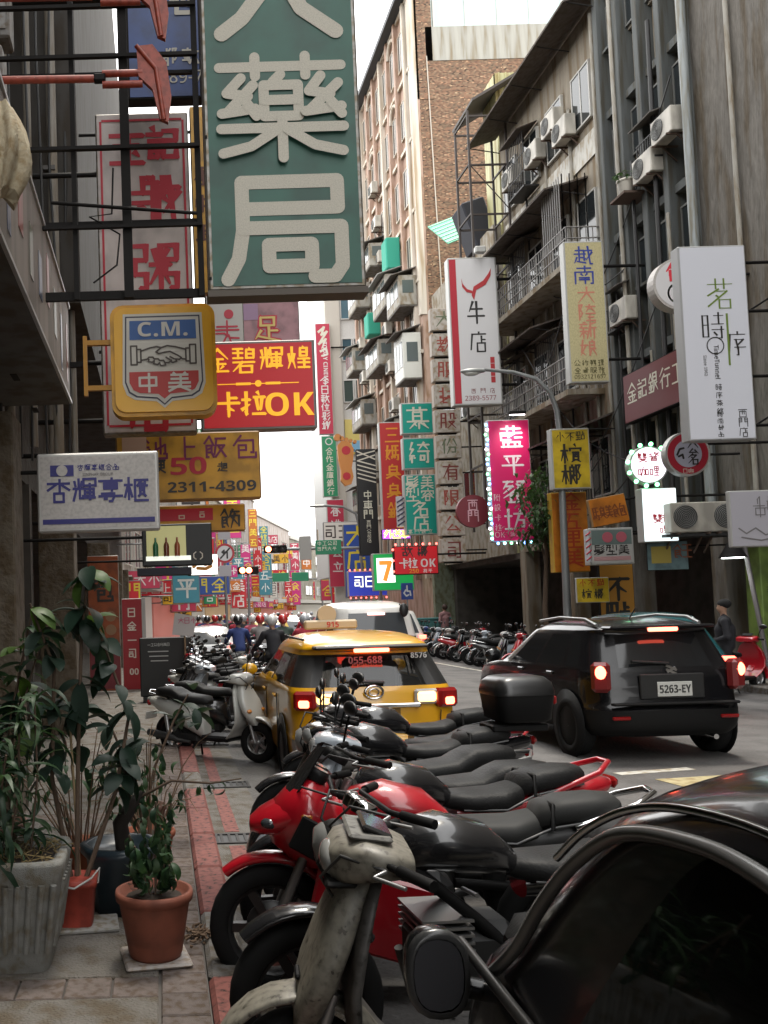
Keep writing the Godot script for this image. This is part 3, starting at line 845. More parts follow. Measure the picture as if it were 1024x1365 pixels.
	for k in 7:
		b = B.new()
		b.box(Vector3.ZERO, Vector3(1.5, 0.02, 0.03), Basis(Vector3.BACK, 0.35) * Basis(Vector3.RIGHT, 0.85))
		put(low, "awning_lath", b, mt("lath_pale", 0.5, 0.55, 0.5, 0.6), V(12.45, 17.2, 36.0) - o + Basis(Vector3.BACK, 0.35) * Basis(Vector3.RIGHT, 0.85) * Vector3(0, 0.03, -0.75 + k * 0.25))
	onebox(low, "dark_cover", V(12.5, 16.3, 33.9) - o, Vector3(0.9, 1.8, 1.2), mt("navy_tarp", 0.025, 0.026, 0.035, 0.8), 0.05, Basis(Vector3.BACK, 0.3))
	for r in [[12.1, 9.0, 34.2], [12.1, 12.0, 33.4]]: ac_unit(V(r[0], r[1], r[2]), -90, "lean-to house", 1.0)
	# scaffold tower of black angle steel
	var sc := thing("steel_scaffold", "open black steel scaffold tower clinging to the tan building", "scaffold", V(12.2, 4.5, 31.75))
	var sm := mt("scaffold_steel", 0.045, 0.035, 0.03, 0.7)
	for i in [0, 1]:
		for k in [0, 1]:
			onebox(sc, "upright", Vector3(-1.05 + i * 1.3, 7.2, k * 1.3), Vector3(0.07, 14.6, 0.07), sm)
	for lv in 9:
		var h := 0.3 + lv * 1.75
		for k in [0, 1]:
			onebox(sc, "ledger", Vector3(-0.4, h, k * 1.3), Vector3(1.3, 0.06, 0.05), sm)
			onebox(sc, "ledger", Vector3(-1.05 + k * 1.3, h + 0.07, 0.65), Vector3(0.05, 0.06, 1.3), sm)
		if lv % 2: onetube(sc, "brace", [Vector3(-1.05, h, 1.33), Vector3(0.25, h - 1.6, 1.33)], 0.02, sm, 4)

func brick_building() -> void:
	var x := 12.15
	var d0 := 40.0
	var d1 := 52.6
	var brick := mt("far_brickwork", 0.44, 0.41, 0.385, 0.85, 0, "brickwork", Vector3(0.55, 0.55, 0.55))
	brick.detail_enabled = false
	var pale := mt("cream_trim", 0.60, 0.54, 0.46, 0.7, 0, "grime", Vector3(0.5, 0.04, 0.5))
	var pink := mt("pink_tile_wall", 0.42, 0.29, 0.225, 0.75, 0, "grime", Vector3(0.5, 0.15, 0.5))
	var glass := mt("far_glass", 0.05, 0.055, 0.055, 0.08)
	var g := thing("brick_building", "tall brown brick building with cream arched windows and cluttered balconies", "building", V(x, 0, d0))
	var o := g.position
	var b := B.new()
	b.span(V(x + 0.35, 3.5, d0 + 0.02) - o, V(20, 27.0, d1) - o)
	put(g, "gable_wall", b, brick)
	b = B.new()
	b.span(V(x + 0.05, 0.1, d0) - o, V(x + 0.36, 30, d1) - o)
	put(g, "street_wall", b, pink)
	onebox(g, "corner_trim", V(x + 0.1, 22.5, d0 + 0.1) - o, Vector3(0.3, 15, 0.3), pale)
	# roof parapet and glazed roof room
	onebox(g, "parapet", V(16.4, 27.6, d0 + 0.15) - o, Vector3(7.0, 1.6, 0.3), mt("stained_parapet", 0.36, 0.35, 0.31, 0.8, 0, "grime", Vector3(0.5, 0.05, 0.5)))
	onebox(g, "roof_room", V(16.6, 30.2, d0 + 1.6) - o, Vector3(6.6, 3.6, 2.0), mt("pale_glazing", 0.45, 0.55, 0.53, 0.15))
	for k in 5: onebox(g, "glazing_bar", V(13.5 + k * 1.5, 30.2, d0 + 0.57) - o, Vector3(0.08, 3.6, 0.06), mt("window_white_far", 0.6, 0.6, 0.57, 0.5))
	onebox(g, "corner_tower", V(x + 0.55, 28.5, d0 + 0.6) - o, Vector3(1.0, 7.0, 1.2), brick)
	onebox(g, "gutter", V(x - 0.15, 30.05, 46.3) - o, Vector3(0.7, 0.25, 12.8), mt("gutter_dark", 0.04, 0.045, 0.05, 0.6))
	# vertical pilasters along the street wall
	for k in 9:
		onebox(g, "pilaster", V(x - 0.05, 16.5, 40.6 + k * 1.48) - o, Vector3(0.22, 26.8, 0.28), pale if k % 3 == 0 else pink)
	for f in 8:
		var h := 5.0 + f * 3.3
		onebox(g, "string_course", V(x - 0.02, h + 1.75, 46.3) - o, Vector3(0.12, 0.16, 12.5), pale)
		for k in 8:
			var d := 41.34 + k * 1.48
			onebox(g, "recess", V(x + 0.05, h, d) - o, Vector3(0.02, 1.9, 0.95), pink)
			add_window(g, V(x + 0.0, h, d) - o, Vector3(0, 0, -1), 0.8, 1.75, pale, glass, 1)
			if f >= 6 and k % 3 == 1:
				var a := B.new()
				var pts := []
				for i in 11: pts.append(V(x - 0.06, h + 0.85, d) - o + Vector3(0, sin(PI * i / 10) * 0.6, -cos(PI * i / 10) * 0.62))
				a.tube(pts, 0.09, 6)
				put(g, "window_arch", a, pale)
	# cluttered caged balconies and boxes
	var cage := mt("cage_panel", 0.33, 0.31, 0.27, 0.7, 0, "grime", Vector3(0.6, 0.3, 0.6))
	var deep := mt("hood_shade_sheet", 0.13, 0.12, 0.11, 0.8, 0, "grime", Vector3(0.6, 0.6, 0.6))  # dark hood sheeting; on the balcony undersides it paints the shade
	rng.seed = 44
	for r in [[16.3, 41.5, 2.2, 1.4], [17.2, 44.0, 2.6, 1.5], [14.7, 46.0, 2.8, 1.3], [20.1, 46.4, 1.6, 1.2], [13.2, 40.9, 1.5, 2.1], [10.0, 43.0, 1.8, 1.5], [9.2, 46.8, 1.4, 1.4], [12.6, 50.0, 2.4, 1.4], [16.0, 51.3, 1.8, 1.3], [19.2, 50.0, 2.0, 1.4], [8.0, 51.0, 1.8, 1.3]]:
		var c := put(g, "caged_balcony", B.new(), cage) if false else null
		b = B.new()
		b.rbox(Vector3.ZERO, Vector3(0.85, r[3], r[2]), 0.03)
		c = put(g, "caged_balcony", b, cage if r[0] != 13.2 else mt("white_bay", 0.58, 0.58, 0.53, 0.5), V(x - 0.45, r[0], r[1]) - o)
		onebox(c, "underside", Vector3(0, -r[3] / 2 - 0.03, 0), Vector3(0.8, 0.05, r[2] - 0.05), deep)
		b = B.new()
		b.box(Vector3(-0.1, 0, 0), Vector3(1.25, 0.04, r[2] + 0.2), Basis(Vector3.BACK, 0.3))
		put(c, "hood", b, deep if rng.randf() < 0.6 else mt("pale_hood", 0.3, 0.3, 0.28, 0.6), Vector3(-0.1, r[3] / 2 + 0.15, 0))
		for k in 3: onebox(c, "shutter", Vector3(-0.43, 0.1, (k - 1) * r[2] / 3.2), Vector3(0.02, r[3] * 0.55, r[2] / 4.0), mt("shutter_glass", 0.09, 0.11, 0.11, 0.15))
		onebox(c, "end_window", Vector3(0.0, 0.16, r[2] / 2 + 0.006), Vector3(0.5, r[3] * 0.42, 0.02), mats["shutter_glass"])
	for r in [[19.0, 43.2, 0.9], [16.9, 47.4, 0.7]]:
		onebox(g, "green_canvas", V(x - 0.4, r[0], r[1]) - o, Vector3(0.7, r[2] * 1.7, 0.9), mt("teal_canvas", 0.03, 0.30, 0.21, 0.8), 0.05)
	for k in 14:
		ac_unit(V(x - 0.35, 5.5 + (k * 37 % 19), 41.0 + (k * 53 % 110) / 10.0), -90, "brick building", 1.0)
	# drainpipes on the gable
	onetube(g, "cable", [V(12.9, 27, d0 - 0.03) - o, V(13.3, 5, d0 - 0.03) - o], 0.03, mt("pale_cable", 0.5, 0.45, 0.38, 0.7), 5)
	# ground floor shop wall below
	onebox(g, "plaster_pier", V(12.9, 1.9, 39.4) - o, Vector3(1.9, 3.6, 0.3), mt("sage_plaster", 0.2, 0.225, 0.16, 0.85, 0, "grime", Vector3(0.8, 0.5, 0.8)))

const LEFT_LINE := [Vector2(-1.75, 42), Vector2(-0.6, 52), Vector2(1.2, 63), Vector2(3.6, 76), Vector2(7.0, 92), Vector2(12.0, 112), Vector2(20.0, 138), Vector2(30.0, 165), Vector2(42.0, 195)]
# A house front of the far street: a box turned to the street line, with its windows as parts.
func far_house(a: Vector2, c: Vector2, h: float, depth: float, label: String, wall: Material, rows: int, cols: int, trim: Material, side := 1) -> Node3D:
	var along := Vector3(c.x - a.x, 0, -(c.y - a.y))
	var L := along.length()
	along = along.normalized()
	var out := along.cross(Vector3.UP) * -side   # towards the street
	var t := thing("town_house", label, "building", V(a.x, 0, a.y), 0, "houses along the far street")
	var basis_ := Basis(along, Vector3.UP, along.cross(Vector3.UP))
	var o := put(t, "wall", B.new(), wall) if false else null
	var b := B.new()
	b.box(along * (L / 2) - out * (depth / 2) + Vector3(0, h / 2, 0), Vector3(L - 0.05, h, depth), basis_)
	o = put(t, "wall", b, wall)
	b = B.new()
	b.box(along * (L / 2) - out * (depth / 2) + Vector3(0, h + 0.25, 0), Vector3(L - 0.05, 0.5, depth + 0.4), basis_)
	put(t, "parapet", b, trim)
	b = B.new()
	b.box(along * (L / 2) + out * 0.5 + Vector3(0, 3.3, 0), Vector3(L - 0.1, 0.5, 1.4), basis_)
	put(t, "canopy", b, trim)
	b = B.new()
	b.box(along * (L / 2) + out * 0.06 + Vector3(0, 1.5, 0), Vector3(L - 0.6, 2.7, 0.1), basis_)
	var w: int = taken.get("town_house", 0) % 4
	put(t, "lit_shop_window", b, glow("shop_light_%d" % w, [0.60, 0.55, 0.62, 0.5][w], [0.42, 0.5, 0.2, 0.48][w], [0.22, 0.45, 0.16, 0.42][w], 0.06))
	for r in rows:
		for k in cols:
			add_window(t, along * (L * (k + 0.5) / cols) + out * 0.03 + Vector3(0, 5.2 + r * (h - 5.0) / rows, 0), along * -side, L / cols * 0.6, (h - 5.0) / rows * 0.55, trim, mats["far_glass"], 1)
	return t

func far_street() -> void:
	var tones := []
	rng.seed = 9
	for k in 8:
		var w: float = [0.46, 0.36, 0.52, 0.30, 0.42, 0.55, 0.34, 0.48][k]
		w *= 0.8
		tones.append(mt("far_wall_%d" % k, w, w * (0.95 - 0.03 * (k % 3)), w * (0.88 - 0.05 * (k % 4)), 0.85, 0, "grime", Vector3(0.3, 0.1, 0.3)))
	var trim := mt("far_trim", 0.5, 0.48, 0.44, 0.7)
	var look := ["cream", "drab grey", "pale", "brownish", "beige", "whitish", "dull", "light"]
	var lp := LEFT_LINE
	var hs := [15.0, 13.0, 14.5, 12.5, 15.5, 14.0, 13.0, 11.0]
	for k in lp.size() - 1:
		far_house(lp[k], lp[k + 1], hs[k], 9.0, "%s shop house, %s past the arcade building" % [look[k], NTH[k]], tones[k], 3, 3, trim, -1)
	var rp := [Vector2(12.3, 57.1), Vector2(13.6, 66), Vector2(17.0, 84), Vector2(24.0, 106), Vector2(33.0, 130), Vector2(44.0, 158), Vector2(56.0, 190)]
	var rh := [13.0, 12.0, 16.0, 14.0, 15.0, 13.0]
	for k in rp.size() - 1:
		if k < 1: continue
		far_house(rp[k], rp[k + 1], rh[k], 9.0, "%s block, %s beyond the brick building" % [look[(k + 3) % 8], NTH[k]], tones[(k + 3) % 8], 4, 3, trim, 1)
	# cross block closing the street
	far_house(Vector2(36, 215), Vector2(66, 222), 10, 10, "low hazy block closing the far end of the street", tones[5], 3, 6, trim, -1)
	# white tower beyond the brick building: tiled wall with bands of windows facing us
	var t := thing("white_tower", "white tiled tower with blue windows and a yellow mural band", "building", V(11.75, 0, 56))
	var white := mt("white_tile", 0.62, 0.62, 0.60, 0.5, 0, "grain", Vector3(0.4, 0.4, 0.4))
	var b := B.new()
	b.span(Vector3(-0.4, 4, 0), Vector3(7, 27, -9))
	put(t, "wall", b, white)
	onebox(t, "corner_pier", Vector3(-0.45, 14, 0.05), Vector3(0.9, 27, 0.5), mt("pier_stone", 0.45, 0.42, 0.37, 0.7))
	onebox(t, "mural_band", Vector3(2.4, 12.6, 0.06), Vector3(4.6, 2.2, 0.1), mt("mural_yellow", 0.60, 0.50, 0.16, 0.5))
	onebox(t, "mural_hill", Vector3(1.2, 12.0, 0.13), Vector3(1.4, 0.7, 0.04), mt("mural_blue", 0.2, 0.42, 0.6, 0.5))
	for f in 5:
		for k in 4:
			add_window(t, Vector3(0.45 + k * 0.75, 15.5 + f * 2.65, 0.04), Vector3.RIGHT, 0.6, 1.4, white, mt("tower_glass_%d" % (f % 3), [0.06, 0.05, 0.09][f % 3], [0.085, 0.10, 0.16][f % 3], [0.08, 0.13, 0.2][f % 3], 0.08), 0)

func sign_panel(called: String, label: String, category: String, at: Vector3, w: float, h: float, depth: float, face: Material, rim: Material, edge := 0.04, turn := 0.0) -> Node3D:
	var s := thing(called, label, category, at, turn)
	var b := B.new()
	b.rbox(Vector3(0, 0, -depth / 2 - 0.006), Vector3(w, h, depth), 0.015)
	put(s, "cabinet", b, rim)
	onebox(s, "face_panel", Vector3(0, 0, -0.0045), Vector3(w - 2 * edge, h - 2 * edge, 0.009), face)
	return s

func strut(s: Node3D, pts: Array, r: float, m: Material) -> void:
	onetube(s, "bracket", pts, r, m, 6)

# Small boards of the far street, read as colour: cabinet, face and a few strokes of writing.
func far_signs() -> void:
	rng.seed = 2024
	var faces := []
	var cols := [[0.36, 0.012, 0.018], [0.34, 0.03, 0.06], [0.45, 0.24, 0.015], [0.012, 0.16, 0.06], [0.02, 0.05, 0.2], [0.42, 0.39, 0.35], [0.38, 0.02, 0.13], [0.36, 0.10, 0.012], [0.04, 0.16, 0.2]]
	var words := ["red", "crimson", "amber", "green", "blue", "white", "pink", "orange", "cyan"]
	for k in cols.size():
		faces.append(glow("lit_face_%d" % k, cols[k][0], cols[k][1], cols[k][2], 0.1))
	var ink := [mt("ink_white", 0.75, 0.74, 0.70, 0.5), mt("ink_yellow", 0.75, 0.6, 0.05, 0.5), mt("ink_dark", 0.03, 0.02, 0.02, 0.5)]
	var rim := mt("sign_rim", 0.2, 0.2, 0.2, 0.5, 0.3)
	var pool := "卡拉店食包平金王美日中大小公司有上門全工五三合行"
	# left of the street, hanging out from the house line as it bends
	var n := 0
	for r in [[1.0, 34, 4.2, 0], [1.4, 38, 6.6, 5], [1.2, 42, 3.6, 8], [2.0, 46, 5.4, 6], [1.7, 50, 8.2, 5], [2.4, 54, 4.0, 1], [3.0, 58, 6.5, 2], [2.8, 62, 9.2, 7], [3.6, 66, 4.4, 3], [4.3, 70, 7.4, 0], [5.0, 75, 5.0, 5], [5.5, 80, 8.8, 4], [6.6, 86, 5.8, 6], [8.2, 92, 4.2, 1], [9.0, 98, 8.0, 3], [10.5, 105, 5.5, 0], [12.5, 112, 7.5, 2], [15.0, 120, 4.8, 1], [18.0, 132, 7.0, 0], [22.0, 145, 5.5, 6], [1.9, 40, 8.6, 3], [2.7, 48, 3.3, 4], [7.3, 84, 3.6, 0], [11.5, 108, 3.6, 7], [16.5, 126, 6.5, 5], [26.0, 155, 5.0, 1], [29.5, 165, 6.5, 0]]:
		var w: float = rng.randf_range(0.8, 1.5) if n % 3 else rng.randf_range(1.6, 2.4)
		var h: float = rng.randf_range(2.2, 4.2) if n % 3 else rng.randf_range(0.9, 1.4)
		var k: int = r[3]
		far_sign(n, "left", words[k], V(r[0], r[2], r[1]), w, h, faces[k], ink[2 if k in [2, 5] else (n % 2)], rim, pool)
		n += 1
	for k in 36:
		var d := 40.0 + k * 2.9
		var f := 0
		while f < LEFT_LINE.size() - 2 and LEFT_LINE[f + 1].y < d: f += 1
		var x: float = lerpf(LEFT_LINE[f].x, LEFT_LINE[f + 1].x, (d - LEFT_LINE[f].y) / (LEFT_LINE[f + 1].y - LEFT_LINE[f].y)) + rng.randf_range(0.6, 1.9)
		var up: bool = rng.randf() < 0.65
		var c := rng.randi() % 9
		far_sign(n, "left", words[c], V(x, rng.randf_range(3.6, 11.0), d), rng.randf_range(1.0, 1.7) if up else rng.randf_range(1.8, 2.8), rng.randf_range(2.6, 5.4) if up else rng.randf_range(0.9, 1.6), faces[c], ink[2 if c in [2, 5] else (n % 2)], rim, pool)
		n += 1
	for k in 30:   # low boards over the shop doors
		var d := 38.0 + k * 3.4
		var f := 0
		while f < LEFT_LINE.size() - 2 and LEFT_LINE[f + 1].y < d: f += 1
		var x: float = lerpf(LEFT_LINE[f].x, LEFT_LINE[f + 1].x, (d - LEFT_LINE[f].y) / (LEFT_LINE[f + 1].y - LEFT_LINE[f].y)) + rng.randf_range(0.3, 1.6)
		var c: int = [0, 1, 6, 0, 2, 5, 1, 7, 0, 6][k % 10]
		far_sign(n, "left", words[c], V(x, rng.randf_range(2.3, 3.6), d), rng.randf_range(1.0, 1.9), rng.randf_range(0.6, 0.95), faces[c], ink[2 if c in [2, 5] else (n % 2)], rim, pool)
		n += 1
	for r in [[11.0, 50, 4.5, 4], [11.2, 54, 6.5, 5], [11.6, 58, 3.8, 0], [12.4, 64, 6.8, 2], [13.0, 70, 4.4, 1], [15.0, 78, 7.5, 5], [17.0, 86, 5.0, 0], [19.0, 94, 8.0, 7], [21.5, 102, 5.6, 6], [25.0, 114, 6.5, 0], [29.0, 126, 8.0, 1], [33.0, 138, 5.5, 3], [38.0, 150, 7.0, 0], [42.0, 162, 5.5, 1]]:
		var w: float = rng.randf_range(0.9, 1.6) if n % 2 else rng.randf_range(1.6, 2.6)
		var h: float = rng.randf_range(2.4, 4.8) if n % 2 else rng.randf_range(1.0, 1.6)
		var k: int = r[3]
		far_sign(n, "right", words[k], V(r[0], r[2], r[1]), w, h, faces[k], ink[2 if k in [2, 5] else (n % 2)], rim, pool)
		n += 1

func far_sign(n: int, side: String, word: String, at: Vector3, w: float, h: float, face: Material, ink: Material, rim: Material, pool: String) -> void:
	var tall := h > w
	var key := "board %s %s %s" % [side, word, tall]
	var seen: int = taken.get(key, 0)
	taken[key] = seen + 1
	var s := sign_panel("shop_sign", "%s lit %s shop sign, %s of its colour %s" % [word, "upright" if tall else "wide", nth(seen), "past the liquor lightbox" if side == "left" else "past the hot pot sign"], "sign", at, w, h, 0.22, face, rim)
	s.set_meta("group", "lit boards of the far street")
	var m := mini(4, int(h / w + 0.5)) if tall else mini(4, int(w / h + 0.9))
	var txt := ""
	for i in maxi(m, 1): txt += pool[rng.randi() % pool.length()]
	if tall:
		var z := minf(w * 0.7, h / m * 0.78)
		letters(s, txt, ink, -z / 2, h / 2 - 0.12 * z, z, true, 0.06, 0, 1.0, h / m / z - 1.0)
	else:
		var z := minf(h * 0.68, w / m * 0.8)
		letters(s, txt, ink, -w / 2 + 0.12 * z, z / 2, z, false, 0.06, 0, 1.0, w / m / z - 1.0)
	var dx := -1.5 if side == "left" else 1.5
	for e in [-0.35, 0.35]: strut(s, [Vector3(signf(dx) * w / 2, e * h, -0.1), Vector3(signf(dx) * w / 2 + dx, e * h, -0.1)], 0.035, rim)

func rrect(w: float, h: float, r: float, n := 5) -> PackedVector2Array:
	var o := PackedVector2Array()
	for c in [[1, 1, 0.0], [-1, 1, 0.5], [-1, -1, 1.0], [1, -1, 1.5]]:
		for k in n + 1:
			o.append(Vector2(c[0] * (w / 2 - r), c[1] * (h / 2 - r)) + Vector2.from_angle(PI * (c[2] + 0.5 * k / n)) * r)
	return o

func plate(parent: Node, called: String, pl: PackedVector2Array, z: float, depth: float, m: Material) -> MeshInstance3D:
	var b := B.new()
	b.slab(pl, Transform3D(Basis.IDENTITY, Vector3(0, 0, z)), Vector3(0, 0, depth))
	return put(parent, called, b, m)

func disc(r: float, n := 36, c := Vector2.ZERO) -> PackedVector2Array:
	var o := PackedVector2Array()
	for k in n: o.append(c + Vector2.from_angle(TAU * k / n) * r)
	return o

func line_art(parent: Node, called: String, lines: Array, o: Vector2, z: Vector2, hw: float, m: Material, style := 1, lift := 0.004) -> MeshInstance3D:
	var b := B.new()
	var k := 0
	for l in lines:
		var q := PackedVector2Array()
		for i in range(0, l.size(), 2): q.append(Vector2(l[i], l[i + 1]) / 100.0)
		ribbon(b, q, o, z, hw, style, lift + k * 0.0006)
		k += 1
	return put(parent, called, b, m)

func left_signs() -> void:
	var black := matt(mt("sign_frame_black", 0.012, 0.011, 0.0105, 0.65))
	var silver := mt("sign_edge_silver", 0.26, 0.25, 0.23, 0.5, 0.6, "grime", Vector3(2, 2, 2))
	var ivory := mt("ivory_letter", 0.50, 0.47, 0.39, 0.55, 0, "grain", Vector3(1.5, 1.5, 1.5))
	# pharmacy board
	var green := mt("pharmacy_green", 0.012, 0.095, 0.065, 0.5, 0, "blotch", Vector3(0.5, 0.5, 0.5))
	var s := sign_panel("pharmacy_sign", "huge dark green board with round ivory characters jutting over the kerb", "sign", V(1.08, 6.55, 7), 1.25, 4.4, 0.16, green, silver, 0.035)
	var b := B.new()
	round_letter(b, "局", -0.50, -1.29, 1.0, 0.87, 0.056)
	put(s, "lettering", b, ivory)
	b = B.new()
	round_letter(b, "藥", -0.53, -0.29, 1.06, 0.88, 0.041)
	put(s, "lettering", b, ivory)
	b = B.new()
	round_letter(b, "大", -0.52, 0.72, 1.04, 0.90, 0.062)
	put(s, "lettering", b, ivory)
	onebox(s, "base_rail", Vector3(0, -2.225, -0.08), Vector3(1.27, 0.05, 0.18), mt("rail_brown", 0.09, 0.075, 0.06, 0.7))
	for h in [-2.1, -0.95, 0.55, 2.0]: onebox(s, "panel_bolt", Vector3(-0.61, h, 0.004), Vector3(0.02, 0.02, 0.01), black)
	# black steel gallows that carries it
	var g := thing("sign_gallows", "black steel gallows frame holding the green pharmacy board off the wall", "frame", V(-0.18, 4.4, 7.12))
	onebox(g, "post", Vector3(0.0, 2.3, 0), Vector3(0.075, 4.7, 0.075), black)
	onebox(g, "post", Vector3(0.585, 2.3, 0.0), Vector3(0.045, 4.7, 0.05), black)
	onebox(g, "post", Vector3(-0.42, 2.3, 0.0), Vector3(0.04, 4.7, 0.05), black)
	for h in [0.0, 0.52, 0.60, 1.17, 1.23, 1.85, 1.93, 2.35, 3.1, 3.2]:
		onebox(g, "crossbar", Vector3(-0.48, h, 0.06 if int(h * 10) % 2 else -0.06), Vector3(2.16, 0.028 if h > 0 else 0.07, 0.035), black)
	onetube(g, "stay", [Vector3(-0.6, 0.72, 0.08), Vector3(0.56, 0.60, 0.08)], 0.015, black)
	onetube(g, "loose_cable", [Vector3(-0.1, 1.0, 0.06), Vector3(-0.12, 0.62, 0.07), Vector3(-0.3, 0.6, 0.07), Vector3(-0.06, 0.45, 0.07), Vector3(-0.09, 0.2, 0.07), Vector3(-0.28, 0.06, 0.07)], 0.008, black, 5)
	# red folding awning arms
	var red := mt("awning_arm_red", 0.30, 0.045, 0.022, 0.5, 0, "grime", Vector3(3, 3, 3))
	for r in [[5.80, 6.5, 0], [6.47, 6.55, 1]]:
		var a := thing("awning_arm", ["red tubular awning arm with a folded bracket, cloth bundle hanging from it", "upper red tubular awning arm with a folded bracket, at the blue board"][r[2]], "bracket", V(-1.5, r[0], r[1]), 0, "red awning arms")
		onetube(a, "tube", [Vector3(-0.3, 0.02, 0), Vector3(1.12, 0, 0)], 0.028, red, 10)
		onebox(a, "knuckle", Vector3(1.16, 0, 0), Vector3(0.09, 0.06, 0.06), black, 0.01)
		for e in [0.035, -0.05]: onetube(a, "fork", [Vector3(1.18, e, 0), Vector3(1.48, e, 0)], 0.026, red, 8)
		plate(a, "bracket_blade", PackedVector2Array([Vector2(1.44, 0.23), Vector2(1.56, 0.24), Vector2(1.66, 0.10), Vector2(1.69, -0.16), Vector2(1.66, -0.36), Vector2(1.60, -0.33), Vector2(1.55, -0.10), Vector2(1.45, -0.0)]), -0.02, 0.04, red)
		onetube(a, "blade_edge", [Vector3(1.44, 0.23, 0.02), Vector3(1.58, 0.05, 0.02), Vector3(1.63, -0.34, 0.02)], 0.018, red)
	# blue board
	var navy := mt("blue_board", 0.01, 0.045, 0.19, 0.45, 0, "blotch", Vector3(0.8, 0.8, 0.8))
	s = sign_panel("blue_shop_sign", "dark blue board with pale characters and phone number 389 behind the red arms", "sign", V(0.20, 7.85, 9), 0.78, 1.5, 0.15, navy, black, 0.03)
	var palew := mt("dull_white_letter", 0.42, 0.40, 0.35, 0.6)
	letters(s, "施", palew, -0.08, 0.67, 0.40, false, 0.06)
	letters(s, "大都敦", palew, -0.24, -0.22, 0.16, false, 0.06, 0, 1.0, 0.35)
	latin(s, "L:389-7", palew, 0.1, -0.52, 0.13, false)
	onebox(s, "orange_strip", Vector3(-0.42, 0, 0.0), Vector3(0.06, 1.5, 0.05), mt("orange_tube", 0.42, 0.10, 0.02, 0.6))
	strut(s, [Vector3(-0.45, 0.4, -0.1), Vector3(-2.0, 0.4, -0.1)], 0.03, black)
	# congee sign
	var dirty := mt("dirty_white_face", 0.55, 0.49, 0.47, 0.6, 0, "blotch", Vector3(0.6, 0.4, 0.6))
	var redink := mt("red_print", 0.42, 0.012, 0.03, 0.55)
	s = sign_panel("porridge_sign", "tall off-white box sign with bold red brush characters behind black steel frame", "sign", V(-0.06, 5.69, 10), 1.06, 3.7, 0.22, dirty, silver, 0.02)
	for e in [-1, 1]: onebox(s, "red_border", Vector3(e * 0.47, 0, 0.002), Vector3(0.025, 3.5, 0.008), redink)
	for e in [-1, 1]: onebox(s, "red_border", Vector3(0, e * 1.76, 0.002), Vector3(0.915, 0.025, 0.008), redink)
	letters(s, "玉", redink, -0.36, 1.62, 0.36, false, 0.09, 2)
	letters(s, "記", redink, 0.06, 1.66, 0.36, false, 0.09, 2)
	letters(s, "鹹粥當", redink, -0.12, 1.08, 0.52, true, 0.062, 2, 1.0, 0.52)
	letters(s, "店", redink, -0.2, -1.36, 0.42, false, 0.08, 2)
	for e in [1.2, -0.2]: strut(s, [Vector3(-0.53, e, -0.12), Vector3(-1.75, e, -0.12)], 0.03, black)
	# amber strip sign behind
	var amber := mt("amber_face", 0.52, 0.27, 0.02, 0.5, 0, "blotch", Vector3(1, 1, 1))
	s = sign_panel("amber_strip_sign", "narrow amber upright sign between the off-white board and the green board", "sign", V(0.66, 6.98, 11), 0.24, 2.4, 0.12, amber, silver, 0.012)
	letters(s, "香中玉", mt("brown_ink", 0.10, 0.03, 0.015, 0.6), -0.08, 0.4, 0.2, true, 0.08, 2, 0.8, 0.8)
	strut(s, [Vector3(-0.12, 0.9, -0.07), Vector3(-2.4, 0.9, -0.07)], 0.02, black)
	# handshake shield
	var yel := mt("shield_yellow", 0.66, 0.33, 0.006, 0.4, 0, "blotch", Vector3(0.7, 0.7, 0.7))
	s = thing("shield_sign", "rounded yellow box sign with C.M. shield and a handshake", "sign", V(0.10, 4.39, 9))
	plate(s, "cabinet", rrect(1.07, 1.15, 0.13), -0.22, 0.19, yel)
	plate(s, "face_panel", rrect(0.99, 1.07, 0.11), -0.03, 0.03, mt("shield_face_yellow", 0.70, 0.36, 0.006, 0.35))
	var sh := PackedVector2Array([Vector2(-0.40, 0.47), Vector2(0.40, 0.47), Vector2(0.42, -0.25), Vector2(0.38, -0.36), Vector2(0.30, -0.41), Vector2(0.08, -0.43), Vector2(0, -0.50), Vector2(-0.08, -0.43), Vector2(-0.30, -0.41), Vector2(-0.38, -0.36), Vector2(-0.42, -0.25)])
	var whit := mt("shield_white", 0.56, 0.54, 0.48, 0.5)
	var ink := mt("shield_ink", 0.035, 0.03, 0.05, 0.5)
	var q := PackedVector2Array()
	for k in 4:
		q = PackedVector2Array()
		for v in sh: q.append(v * [1.0, 0.945, 0.91, 0.86][k])
		plate(s, ["shield", "shield_outline", "shield_field", "shield_panel"][k], q, [0.001, 0.006, 0.009, 0.012][k], [0.005, 0.003, 0.003, 0.003][k], [whit, ink, whit, whit][k])
	plate(s, "blue_band", PackedVector2Array([Vector2(-0.335, 0.395), Vector2(0.335, 0.395), Vector2(0.338, 0.20), Vector2(-0.338, 0.20)]), 0.0155, 0.003, mt("shield_blue", 0.03, 0.10, 0.30, 0.5))
	plate(s, "red_band", PackedVector2Array([Vector2(-0.35, -0.13), Vector2(0.35, -0.13), Vector2(0.35, -0.24), Vector2(0.31, -0.315), Vector2(0.25, -0.345), Vector2(0.06, -0.36), Vector2(0, -0.41), Vector2(-0.06, -0.36), Vector2(-0.25, -0.345), Vector2(-0.31, -0.315), Vector2(-0.35, -0.24)]), 0.0155, 0.003, mt("shield_red", 0.42, 0.035, 0.03, 0.5))
	var cm := latin(s, "C.M.", whit, 0.0, 0.30, 0.145, true, "Droid Sans", 0, 1.25)
	cm.position.z = 0.022
	letters(s, "中美", whit, -0.27, -0.15, 0.185, false, 0.065, 0, 1.15, 0.5, 0.02)
